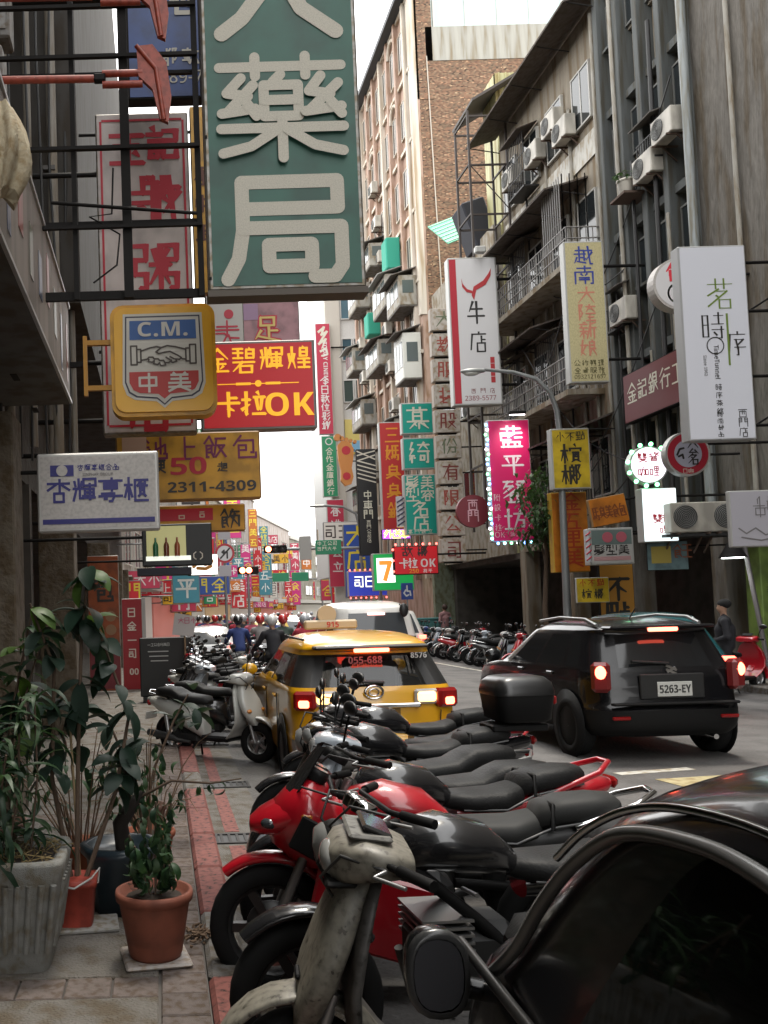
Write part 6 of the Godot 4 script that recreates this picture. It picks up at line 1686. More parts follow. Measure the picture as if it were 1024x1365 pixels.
func make_taxi() -> void:
	var t := thing("taxi", "yellow estate taxi with brake lights lit and number 8576 on its rear window", "taxi", V(2.12, 0, 8.95))
	var yel := gloss("taxi_yellow", 0.66, 0.34, 0.008, 0.3)
	var glass := pane("taxi_glass", 0.01, 0.012, 0.012, 0.55)
	var grey := mt("taxi_bumper_silver", 0.30, 0.29, 0.28, 0.4, 0.2)
	var trim := mt("black_trim", 0.012, 0.012, 0.012, 0.45)
	var keys := [[0.20, -4.38, -0.12, 0.78, 0.2], [0.27, -4.5, -0.02, 0.84, 0.22], [0.50, -4.56, 0.0, 0.86, 0.22], [0.555, -4.5, -0.05, 0.855, 0.2], [0.78, -4.4, -0.07, 0.86, 0.18], [0.94, -3.9, -0.11, 0.855, 0.18], [1.02, -3.3, -0.15, 0.835, 0.16], [1.34, -2.6, -0.36, 0.70, 0.14], [1.40, -2.45, -0.30, 0.68, 0.14], [1.47, -2.2, -0.42, 0.63, 0.16], [1.535, -1.9, -0.75, 0.50, 0.2], [1.56, -1.6, -1.1, 0.3, 0.15]]
	var pick := func(k: int, kind: String, i: int) -> String:
		if k == 6:
			if kind == "R" and i >= 1 and i <= 10: return "rear_window"
			if kind in ["S", "L"] and i in [1, 3, 5]: return "side_window#%s%d" % [kind, i]
			if kind == "F" and i >= 1 and i <= 4: return "windscreen"
			return "pillar#%s%d" % [kind, i if kind in ["S", "L"] else 0]
		if k <= 1 and kind in ["R", "Q", "K"]: return "bumper"
		return "body"
	shell(t, keys, [0.0, 0.04, 0.20, 0.23, 0.50, 0.53, 0.86, 1.0], 12, 6, pick, {"body": yel, "rear_window": glass, "side_window": glass, "windscreen": glass, "pillar": trim, "bumper": grey}, 0.09, 0.05, 3, mt("cabin_lining", 0.05, 0.05, 0.05, 0.9))
	for x in [-0.78, 0.78]:
		for z in [-0.85, -3.6]:
			var a := B.new()
			a.lathe([[0.001, 0], [0.36, 0], [0.37, 0.012], [0.001, 0.013]], 28, Transform3D(Basis(Vector3.BACK, -PI / 2 * signf(x)), Vector3(x + signf(x) * 0.068, 0.34, z)))
			put(t, "wheel_arch", a, trim)
			wheel(t, Vector3(x + signf(x) * 0.0, 0.31, z), 0.31, 0.19, mt("alloy", 0.4, 0.4, 0.4, 0.35, 0.7))
	# lamps
	for s in [-1, 1]:
		var l := onebox(t, "tail_lamp", Vector3(s * 0.705, 0.90, -0.125), Vector3(0.23, 0.19, 0.12), mt("red_lens", 0.22, 0.008, 0.008, 0.15), 0.03, Basis(Vector3.UP, s * 0.35))
		onebox(l, "lit_bulb", Vector3(s * 0.02, -0.03, 0.045), Vector3(0.11, 0.075, 0.05), glow("brake_light", 1.0, 0.10, 0.05, 3.5), 0.015, Basis(Vector3.UP, s * 0.35))
		onebox(t, "turn_lamp", Vector3(s * 0.50, 0.915, -0.082), Vector3(0.19, 0.10, 0.07), glow("amber_light", 1.0, 0.5, 0.16, 1.2), 0.02, Basis(Vector3.UP, s * 0.12))
		onebox(t, "lamp_back", Vector3(s * 0.50, 0.915, -0.10), Vector3(0.24, 0.15, 0.06), mt("clear_lens", 0.45, 0.44, 0.42, 0.1), 0.02, Basis(Vector3.UP, s * 0.12))
	onebox(t, "spoiler", Vector3(0, 1.415, -0.29), Vector3(1.16, 0.035, 0.2), trim, 0.015)
	onebox(t, "high_brake_light", Vector3(0, 1.385, -0.21), Vector3(0.36, 0.045, 0.03), glow("high_brake", 1.0, 0.12, 0.07, 2.5), 0.01)
	onebox(t, "chrome_strip", Vector3(0, 0.835, -0.045), Vector3(0.86, 0.045, 0.03), mt("chrome", 0.75, 0.75, 0.75, 0.08, 1.0), 0.01)
	var em := B.new()
	em.torus(Vector3.ZERO, Vector3.BACK, 0.075, 0.012, 20, 6)
	em.torus(Vector3(0, 0.0, 0.0), Vector3.BACK, 0.04, 0.008, 16, 6)
	put(t, "emblem", em, mats["chrome"], Vector3(-0.02, 0.97, -0.085)).scale = Vector3(1.2, 0.85, 1)
	plate_of(t, Vector3(-0.02, 0.72, -0.052), "685-D8")
	onebox(t, "plate_recess", Vector3(-0.02, 0.72, -0.07), Vector3(0.5, 0.2, 0.02), mt("recess_trim", 0.2, 0.1, 0.01, 0.5))
	latin(t, "8576", mt("sticker_white", 0.65, 0.65, 0.62, 0.6), 0.50, 1.315, 0.055).position.z = -0.30
	latin(t, "055-688", mt("sticker_red", 0.24, 0.09, 0.09, 0.6), -0.05, 1.28, 0.07).position.z = -0.285
	var band := onebox(t, "yellow_sticker", Vector3(0.12, 0.41, 0.006), Vector3(0.62, 0.13, 0.008), mt("sticker_yellow", 0.5, 0.34, 0.02, 0.5))
	latin(band, "8578", mt("navy_ink", 0.02, 0.02, 0.09, 0.5), 0, 0, 0.1)
	onetube(t, "wiper", [Vector3(0.1, 1.06, -0.145), Vector3(-0.35, 1.08, -0.13)], 0.018, trim, 6)
	onetube(t, "hatch_seam", [Vector3(-0.60, 0.57, -0.06), Vector3(0.60, 0.57, -0.06)], 0.006, trim, 4)
	for s in [-1, 1]:
		onetube(t, "hatch_seam", [Vector3(s * 0.62, 0.60, -0.075), Vector3(s * 0.64, 0.78, -0.085)], 0.006, trim, 4)
		onetube(t, "roof_rail", [Vector3(s * 0.60, 1.49, -0.75), Vector3(s * 0.60, 1.50, -2.0)], 0.012, trim, 5)
		for z in [-1.35, -2.35]:
			onebox(t, "door_handle", Vector3(s * 0.865, 0.86, z), Vector3(0.03, 0.035, 0.16), yel, 0.01)
			onetube(t, "door_seam", [Vector3(s * 0.862, 0.34, z + 0.18), Vector3(s * 0.864, 0.90, z + 0.22)], 0.006, trim, 4)
		var mr := B.new()
		mr.ell(Vector3(s * 0.98, 1.06, -2.95), Vector3(0.11, 0.08, 0.05), 10, 6)
		put(t, "door_mirror", mr, yel)
	# roof light: pale sign with red numerals
	var r := onebox(t, "roof_light", Vector3(-0.12, 1.63, -1.75), Vector3(0.62, 0.11, 0.12), mt("roof_light_cream", 0.52, 0.42, 0.28, 0.5), 0.02)
	latin(r, "915", mt("roof_red", 0.5, 0.03, 0.02, 0.5), 0.02, 0.0, 0.065).position.z = 0.063
	plate(r, "crest", disc(0.11, 18, Vector2(-0.04, 0.12)), -0.02, 0.06, mats["roof_light_cream"])
	# seats
	for x in [-0.36, 0.36]:
		for z in [-1.5, -2.4]:
			onebox(t, "seat_back", Vector3(x, 0.95, z), Vector3(0.46, 0.5, 0.14), mt("seat_grey", 0.06, 0.06, 0.06, 0.9), 0.05)
			onebox(t, "headrest", Vector3(x, 1.27, z), Vector3(0.24, 0.16, 0.08), mats["seat_grey"], 0.03)

func make_suv() -> void:
	var t := thing("black_suv", "black compact SUV with brake lights lit and roof rails", "car", V(5.68, 0, 10.05))
	var blk := gloss("suv_black", 0.006, 0.006, 0.007, 0.25)
	blk.clearcoat = 0.35
	blk.metallic_specular = 0.35
	var glass := mt("suv_glass", 0.012, 0.013, 0.014, 0.07)
	var trim: Material = mats["black_trim"]
	var keys := [[0.28, -3.95, -0.12, 0.80, 0.2], [0.38, -4.05, -0.02, 0.87, 0.24], [0.58, -4.12, 0.0, 0.88, 0.24], [0.66, -4.08, -0.06, 0.875, 0.2], [0.90, -3.9, -0.08, 0.875, 0.2], [1.0, -3.4, -0.11, 0.86, 0.18], [1.05, -3.05, -0.14, 0.845, 0.18], [1.42, -2.35, -0.34, 0.72, 0.14], [1.48, -2.2, -0.32, 0.69, 0.15], [1.54, -2.0, -0.5, 0.62, 0.18], [1.585, -1.8, -0.8, 0.48, 0.2], [1.6, -1.5, -1.1, 0.25, 0.12]]
	var pick := func(k: int, kind: String, i: int) -> String:
		if k == 6:
			if kind == "R" and i >= 1 and i <= 10: return "rear_window"
			if kind in ["S", "L"] and i in [1, 3, 5]: return "side_window#%s%d" % [kind, i]
			if kind == "F" and i >= 1 and i <= 4: return "windscreen"
			return "body"
		if k <= 1: return "lower_cladding"
		return "body"
	shell(t, keys, [0.0, 0.06, 0.20, 0.24, 0.52, 0.55, 0.88, 1.0], 12, 6, pick, {"body": blk, "rear_window": glass, "side_window": glass, "windscreen": glass, "lower_cladding": matt(mt("cladding", 0.01, 0.01, 0.01, 0.6))}, 0.10, 0.05, 3)
	for x in [-0.79, 0.79]:
		for z in [-0.75, -3.25]:
			var a := B.new()
			a.lathe([[0.001, 0], [0.40, 0], [0.41, 0.014], [0.001, 0.015]], 28, Transform3D(Basis(Vector3.BACK, -PI / 2 * signf(x)), Vector3(x + signf(x) * 0.075, 0.37, z)))
			put(t, "wheel_arch", a, mats["cladding"])
			wheel(t, Vector3(x, 0.345, z), 0.345, 0.215, mt("dusty_alloy", 0.12, 0.11, 0.10, 0.5, 0.5))
	for s in [-1, 1]:
		var l := onebox(t, "tail_lamp", Vector3(s * 0.755, 0.955, -0.14), Vector3(0.20, 0.34, 0.14), mt("smoked_lens", 0.16, 0.02, 0.02, 0.12), 0.04, Basis(Vector3.UP, s * 0.5))
		var e := B.new()
		e.ell(Vector3(s * 0.01, 0.055, 0.045), Vector3(0.075, 0.085, 0.05), 12, 8)
		put(l, "lit_bulb", e, mats["brake_light"])
		onebox(l, "reverse_lens", Vector3(s * 0.01, -0.10, 0.045), Vector3(0.12, 0.10, 0.05), mt("pink_lens", 0.35, 0.22, 0.21, 0.12), 0.02, Basis(Vector3.UP, s * 0.5))
		onetube(t, "roof_rail", [Vector3(s * 0.60, 1.53, -0.5), Vector3(s * 0.61, 1.60, -0.75), Vector3(s * 0.61, 1.62, -1.4), Vector3(s * 0.58, 1.57, -2.1)], 0.02, mt("rail_grey", 0.3, 0.3, 0.3, 0.3, 0.6), 6)
		onebox(t, "reflector", Vector3(s * 0.6, 0.5, 0.0 - 0.03), Vector3(0.2, 0.04, 0.04), mats["red_lens"], 0.01)
		for z in [-1.2, -2.1]: onebox(t, "door_handle", Vector3(s * 0.875, 0.95, z), Vector3(0.035, 0.04, 0.17), blk, 0.012)
		var mr := B.new()
		mr.ell(Vector3(s * 1.0, 1.1, -2.75), Vector3(0.12, 0.09, 0.06), 10, 6)
		put(t, "door_mirror", mr, blk)
	onebox(t, "spoiler", Vector3(0, 1.50, -0.30), Vector3(1.2, 0.04, 0.24), blk, 0.018)
	onebox(t, "high_brake_light", Vector3(0, 1.475, -0.19), Vector3(0.34, 0.05, 0.03), mats["high_brake"], 0.012)
	onebox(t, "plate_recess", Vector3(0.0, 0.84, -0.075), Vector3(0.72, 0.28, 0.03), trim, 0.01)
	plate_of(t, Vector3(0.02, 0.81, -0.052), "5263-EY", 1.02)
	onebox(t, "bumper_step", Vector3(0, 0.655, -0.02), Vector3(1.4, 0.03, 0.10), mats["cladding"], 0.012)
	var em := B.new()
	for k in 2: em.box(Vector3(0.0, 0.022 - k * 0.044, 0), Vector3(0.13, 0.026, 0.02), Basis(Vector3.BACK, -0.45))
	em.box(Vector3.ZERO, Vector3(0.11, 0.026, 0.018), Basis(Vector3.BACK, 0.5))
	put(t, "emblem", em, mats["chrome"], Vector3(0.02, 1.02, -0.105))
	onetube(t, "wiper", [Vector3(0.02, 1.09, -0.15), Vector3(-0.4, 1.12, -0.145)], 0.018, trim, 6)
	onetube(t, "exhaust_tip", [Vector3(0.45, 0.27, -0.05), Vector3(0.45, 0.27, -0.4)], 0.03, mats["chrome"], 8)
	onetube(t, "aerial", [Vector3(0, 1.6, -0.9), Vector3(0, 1.72, -0.75)], 0.008, trim, 5)

func make_van() -> void:
	var t := thing("white_van", "white rounded van with a big rear window in the queue ahead of the taxi", "van", V(4.25, 0, 17.6))
	var wht := gloss("van_white", 0.62, 0.61, 0.58, 0.35)
	var glass: Material = mt("van_glass", 0.05, 0.055, 0.06, 0.06)
	var keys := [[0.25, -4.5, -0.1, 0.78, 0.2], [0.35, -4.6, 0.0, 0.84, 0.22], [0.6, -4.6, 0.0, 0.86, 0.22], [1.0, -4.3, -0.06, 0.86, 0.2], [1.12, -3.9, -0.08, 0.855, 0.2], [1.72, -3.1, -0.26, 0.76, 0.2], [1.85, -2.9, -0.36, 0.70, 0.22], [1.94, -2.6, -0.7, 0.55, 0.25], [1.97, -2.2, -1.2, 0.3, 0.15]]
	var pick := func(k: int, kind: String, i: int) -> String:
		if k == 4:
			if kind == "R": return "rear_window"
			if kind in ["S", "L"] and i in [1, 3, 5]: return "side_window#%s%d" % [kind, i]
			if kind == "F": return "windscreen"
		return "body"
	shell(t, keys, [0.0, 0.05, 0.28, 0.32, 0.62, 0.66, 0.92, 1.0], 8, 6, pick, {"body": wht, "rear_window": glass, "side_window": glass, "windscreen": glass}, 0.10, 0.05, 3)
	for x in [-0.76, 0.76]:
		for z in [-0.8, -3.6]: wheel(t, Vector3(x, 0.32, z), 0.32, 0.2, mats["alloy"])
	for s in [-1, 1]: onebox(t, "tail_lamp", Vector3(s * 0.74, 0.95, -0.12), Vector3(0.16, 0.4, 0.1), glow("van_lamp", 0.9, 0.05, 0.03, 0.8), 0.03, Basis(Vector3.UP, s * 0.5))
	onebox(t, "high_brake_light", Vector3(0, 1.70, -0.235), Vector3(0.34, 0.05, 0.04), glow("faint_brake", 1.0, 0.5, 0.45, 0.8), 0.01)
	var mr := B.new()
	mr.ell(Vector3(0.52, 1.76, -0.12), Vector3(0.09, 0.14, 0.05), 10, 6)
	put(t, "rear_view_mirror", mr, mats["black_trim"])
	onetube(t, "mirror_arm", [Vector3(0.5, 1.88, -0.34), Vector3(0.52, 1.76, -0.12)], 0.018, mats["black_trim"])
	plate_of(t, Vector3(0, 0.7, 0.01), "3R-6271")
	onebox(t, "bumper", Vector3(0, 0.45, 0.02), Vector3(1.5, 0.16, 0.08), mats["cladding"], 0.03)

func plain_car(called: String, label: String, at: Vector3, paint: Material, tall := 1.45, turn := 0.0) -> Node3D:
	var t := thing(called, label, "car", at, turn)
	var h := tall
	var keys := [[0.22, -4.1, -0.1, 0.78, 0.2], [0.34, -4.2, 0.0, 0.84, 0.22], [0.6, -4.2, 0.0, 0.85, 0.22], [0.86, -3.7, -0.08, 0.85, 0.2], [0.95, -3.1, -0.14, 0.83, 0.18], [h - 0.16, -2.3, -0.55, 0.68, 0.18], [h - 0.05, -2.0, -0.75, 0.6, 0.2], [h, -1.7, -1.1, 0.35, 0.15]]
	var pick := func(k: int, kind: String, i: int) -> String:
		if k == 4:
			if kind == "R": return "rear_window"
			if kind in ["S", "L"] and i in [1, 3]: return "side_window#%s%d" % [kind, i]
			if kind == "F": return "windscreen"
		return "body"
	shell(t, keys, [0.0, 0.06, 0.44, 0.48, 0.9, 1.0], 6, 5, pick, {"body": paint, "rear_window": mats["van_glass"], "side_window": mats["van_glass"], "windscreen": mats["van_glass"]}, 0.1, 0.06, 2)
	for x in [-0.77, 0.77]:
		for z in [-0.75, -3.3]: wheel(t, Vector3(x, 0.3, z), 0.3, 0.19, mats["alloy"])
	for s in [-1, 1]:
		onebox(t, "tail_lamp", Vector3(s * 0.70, 0.82, -0.12), Vector3(0.24, 0.14, 0.1), glow("queue_lamp", 1.0, 0.08, 0.05, 2.5), 0.03)
	plate_of(t, Vector3(0, 0.62, 0.008), "AB-1082")
	return t

func make_near_car() -> void:
	var t := thing("near_black_car", "glossy black hatchback with dark side window and rounded mirror beside the scooters", "car", V(1.45, 0, -0.88), -1.5)
	var blk := gloss("near_black", 0.006, 0.006, 0.007, 0.2)
	blk.clearcoat = 0.25
	blk.metallic_specular = 0.35
	var glass := mt("near_glass", 0.006, 0.007, 0.007, 0.03)
	var trim := mt("window_rubber", 0.02, 0.02, 0.02, 0.35)
	var keys := [[0.2, -3.5, -0.05, 0.76, 0.2], [0.34, -3.6, 0.0, 0.83, 0.25], [0.6, -3.62, 0.0, 0.85, 0.28], [0.80, -3.55, -0.05, 0.85, 0.26], [0.94, -3.42, -0.1, 0.845, 0.24], [1.0, -3.3, -0.12, 0.835, 0.22], [1.22, -3.04, -0.25, 0.80, 0.2], [1.39, -2.84, -0.36, 0.765, 0.2], [1.46, -2.70, -0.42, 0.74, 0.2], [1.525, -2.52, -0.52, 0.685, 0.22], [1.575, -2.3, -0.75, 0.56, 0.25], [1.605, -2.0, -1.1, 0.3, 0.15]]
	var pick := func(k: int, kind: String, i: int) -> String:
		if k in [5, 6, 7]:
			if kind == "R": return "rear_window"
			if kind in ["S", "L"] and i in [1, 3]: return "side_window#%s%d" % [kind, i]
			if kind == "F" or (kind in ["P", "N"] and i > 2): return "windscreen"
			if kind in ["S", "L"] and i == 2: return "door_pillar#" + kind
			return "body"
		return "body"
	shell(t, keys, [0.0, 0.16, 0.40, 0.43, 0.80, 0.94, 1.0], 8, 8, pick, {"body": blk, "rear_window": glass, "side_window": glass, "windscreen": glass, "door_pillar": trim}, 0.14, 0.08, 5)
	# bright drip moulding and window frame round the side glass, on both sides
	for s in [-1, 1]:
		var top := []
		var low := []
		for r in [[-2.90, 0.99], [-2.78, 1.09], [-2.69, 1.20], [-2.59, 1.30], [-2.46, 1.385], [-2.36, 1.42], [-2.23, 1.44], [-2.10, 1.447], [-1.94, 1.43], [-1.75, 1.385], [-1.5, 1.28], [-1.3, 1.15], [-1.2, 1.0]]: low.append(Vector3(s * body_x(keys, r[1], r[0], 0.08), r[1], r[0]))
		for r in [[-2.66, 1.30], [-2.56, 1.375], [-2.44, 1.437], [-2.31, 1.472], [-2.15, 1.487], [-2.0, 1.487], [-1.8, 1.48], [-1.4, 1.46], [-0.9, 1.40], [-0.6, 1.3]]: top.append(Vector3(s * body_x(keys, r[1], r[0], 0.08), r[1], r[0]))
		onetube(t, "window_frame", curve(low), 0.014, mt("frame_grey", 0.10, 0.10, 0.10, 0.22), 8)
		onetube(t, "drip_moulding", curve(top), 0.008, mt("dark_chrome", 0.35, 0.35, 0.35, 0.12, 1.0), 8)
		onetube(t, "belt_moulding", [Vector3(s * 0.826, 0.985, -3.1), Vector3(s * 0.842, 0.98, -2.0), Vector3(s * 0.836, 0.985, -0.6)], 0.014, trim, 6)
		var m := Node3D.new()
		m.name = "door_mirror"
		t.add_child(m, true)
		m.position = Vector3(s * 0.915, 0.955, -3.0)
		m.scale = Vector3.ONE * 0.88
		var b := B.new()
		var rings := []
		for k in 7:
			var a := k / 6.0
			var w := [0.02, 0.075, 0.105, 0.12, 0.122, 0.12, 0.115][k] as float
			rings.append(b.ring(Vector3(0, 0, -0.10 + a * 0.13), Vector3(w * 0.66, 0, 0), Vector3(0, w * 0.92, 0), 16, 0.8))
		b.loft(rings)
		put(m, "housing", b, blk)
		b = B.new()
		b.loft([b.ring(Vector3(0, 0, 0.031), Vector3(0.066, 0, 0), Vector3(0, 0.094, 0), 16, 0.8), b.ring(Vector3(0, 0, 0.034), Vector3(0.065, 0, 0), Vector3(0, 0.092, 0), 16, 0.8)])
		put(m, "mirror_glass", b, mt("mirror", 0.05, 0.05, 0.055, 0.03))  # dark colour stands for the reflected car side
		b = B.new()
		b.loft([b.ring(Vector3(0, 0, 0.02), Vector3(0.084, 0, 0), Vector3(0, 0.116, 0), 20, 0.8), b.ring(Vector3(0, 0, 0.036), Vector3(0.081, 0, 0), Vector3(0, 0.112, 0), 20, 0.8), b.ring(Vector3(0, 0, 0.036), Vector3(0.067, 0, 0), Vector3(0, 0.095, 0), 20, 0.8)], true, false)
		put(m, "rim", b, mt("mirror_rim", 0.04, 0.04, 0.04, 0.25))
		onetube(m, "arm", [Vector3(-s * 0.05, -0.05, -0.03), Vector3(-s * 0.13, -0.06, -0.02)], 0.03, blk, 8)
		onebox(t, "door_handle", Vector3(s * 0.855, 0.86, -1.55), Vector3(0.035, 0.04, 0.18), blk, 0.012)
		for z in [-0.75, -3.2]: wheel(t, Vector3(s * 0.76, 0.3, z), 0.3, 0.19, mats["alloy"])
		onebox(t, "tail_lamp", Vector3(s * 0.68, 0.85, -0.08), Vector3(0.2, 0.2, 0.1), mats["red_lens"], 0.03)
	plate_of(t, Vector3(0, 0.62, 0.008), "7C-3396")
	# seats seen faintly from above
	onetube(t, "aerial", [Vector3(0, 1.52, -0.9), Vector3(0, 1.7, -0.7)], 0.006, trim, 5)

func curve(p: Array) -> Array:   # a smooth line through the points
	var o := []
	for i in p.size() - 1:
		for k in 4: o.append((p[i] as Vector3).cubic_interpolate(p[i + 1], p[maxi(i - 1, 0)], p[mini(i + 2, p.size() - 1)], k / 4.0))
	o.append(p[-1])
	return o

func body_x(keys: Array, y: float, z: float, taper: float) -> float:
	for k in keys.size() - 1:
		if y <= keys[k + 1][0]:
			var u: float = clampf((y - keys[k][0]) / (keys[k + 1][0] - keys[k][0]), 0, 1)
			var w := lerpf(keys[k][3], keys[k + 1][3], u)
			var zf := lerpf(keys[k][1], keys[k + 1][1], u)
			var zr := lerpf(keys[k][2], keys[k + 1][2], u)
			var t := clampf((z - zf) / (zr - zf), 0.0, 1.0)
			return w * (1.0 - taper * pow(absf(2 * t - 1), 3)) + 0.003
	return keys[-1][3]

func cars() -> void:
	make_taxi()
	make_suv()
	make_van()
	make_near_car()
	plain_car("teal_car", "dark teal car with roof rails just ahead of the black SUV", V(8.25, 0, 14.2), gloss("teal_paint", 0.015, 0.075, 0.085), 1.6)
	plain_car("white_jeep", "boxy white car standing to the right of the white van", V(8.0, 0, 30.0), gloss("jeep_white", 0.5, 0.5, 0.47), 1.75)
	plain_car("lit_yellow_car", "pale yellow car in the queue behind the riders", V(4.0, 0, 33), gloss("pale_cab", 0.6, 0.45, 0.12), 1.5, -4)
	plain_car("silver_car", "silver car with dark windows just left of the white van", V(4.65, 0, 24.6), gloss("silver_paint", 0.4, 0.4, 0.4), 1.42, -3)
	plain_car("pale_car", "pale car near the arcade kerb past the paper notice", V(1.25, 0, 24.8), gloss("pale_paint", 0.5, 0.5, 0.5), 1.45, 0)
	var k := 0
	for r in [[8.2, 44, 0.45, 0.03, 0.03], [6.2, 41, 0.5, 0.5, 0.48], [8.9, 56, 0.05, 0.05, 0.06], [9.8, 68, 0.6, 0.3, 0.02], [12.5, 80, 0.5, 0.5, 0.5], [7.5, 62, 0.02, 0.02, 0.025], [15.5, 96, 0.3, 0.3, 0.32], [10.8, 88, 0.6, 0.3, 0.02]]:
		plain_car("queued_car", "%s car far ahead in the queue with red tail lamps" % ["dark red", "white", "grey", "yellow", "off-white", "black", "dull silver", "amber"][k], V(r[0], 0, r[1]), gloss("queue_paint_%d" % k, r[2], r[3], r[4]), 1.5, -6).set_meta("group", "cars far ahead in the queue")
		k += 1

func fender(parent: Node, called: String, axle: Vector3, r: float, hw: float, a0: float, a1: float, m: Material, thick := 0.02) -> void:
	var b := B.new()
	var rings := []
	for k in 11:
		var a := deg_to_rad(lerpf(a0, a1, k / 10.0))
		var d := Vector3(0, sin(a), -cos(a))
		var w := hw * (0.7 + 0.3 * sin(PI * k / 10.0))
		rings.append(b.ring(axle + d * r, Vector3(w, 0, 0), d * thick, 10))
	b.loft(rings)
	put(parent, called, b, m)

func blob(parent: Node, called: String, secs: Array, m: Material, n := 14, e := 0.85) -> MeshInstance3D:   # secs: [z, centre y, half width, half height], front to back
	var b := B.new()
	var rings := []
	for s in secs: rings.append(b.ring(Vector3(0, s[1], s[0]), Vector3(s[2], 0, 0), Vector3(0, s[3], 0), n, e))
	b.loft(rings)
	return put(parent, called, b, m)

func stack(parent: Node, called: String, secs: Array, m: Material, n := 14, e := 0.85) -> MeshInstance3D:   # secs: [y, centre z, half width, half depth], bottom to top
	var b := B.new()
	var rings := []
	for s in secs: rings.append(b.ring(Vector3(0, s[0], s[1]), Vector3(0, 0, s[3]), Vector3(s[2], 0, 0), n, e))
	b.loft(rings)
	return put(parent, called, b, m)

func mirrors(t: Node, y: float, z: float, spread: float, m: Material, tall := 0.2) -> void:
	for s in [-1, 1]:
		onetube(t, "mirror_stalk", [Vector3(s * spread * 0.75, y, z), Vector3(s * spread, y + tall * 0.6, z + 0.02), Vector3(s * (spread + 0.04), y + tall * 0.85, z + 0.03)], 0.007, m, 5)
		var b := B.new()
		b.ell(Vector3.ZERO, Vector3(0.088, 0.045, 0.024), 12, 6, Basis(Vector3.UP, s * -0.25))
		put(t, "mirror", b, mt("mirror_back", 0.01, 0.01, 0.01, 0.4), Vector3(s * (spread + 0.07), y + tall, z + 0.03))

func handlebar(t: Node, y: float, z: float, half: float, m: Material) -> void:
	onetube(t, "handlebar", [Vector3(-half, y + 0.0, z + 0.1), Vector3(-half * 0.55, y + 0.01, z), Vector3(half * 0.55, y + 0.01, z), Vector3(half, y, z + 0.1)], 0.012, m, 6)
	for s in [-1, 1]:
		onetube(t, "control_cable", [Vector3(s * half * 0.6, y, z - 0.01), Vector3(s * half * 0.45, y + 0.03, z - 0.14), Vector3(s * 0.07, y - 0.06, z - 0.2), Vector3(s * 0.05, y - 0.24, z - 0.1)], 0.006, mt("cable_black", 0.02, 0.02, 0.02, 0.6), 5)
		onetube(t, "grip", [Vector3(s * half * 0.68, y + 0.008, z + 0.03), Vector3(s * half * 1.03, y, z + 0.108)], 0.019, matt(mt("grip_rubber", 0.009, 0.009, 0.009, 0.7)), 8)
		onetube(t, "brake_lever", [Vector3(s * half * 0.62, y, z - 0.01), Vector3(s * half * 0.75, y - 0.005, z - 0.05), Vector3(s * half * 1.0, y - 0.01, z + 0.03)], 0.007, mt("lever_alloy", 0.45, 0.45, 0.45, 0.3, 0.8), 5)

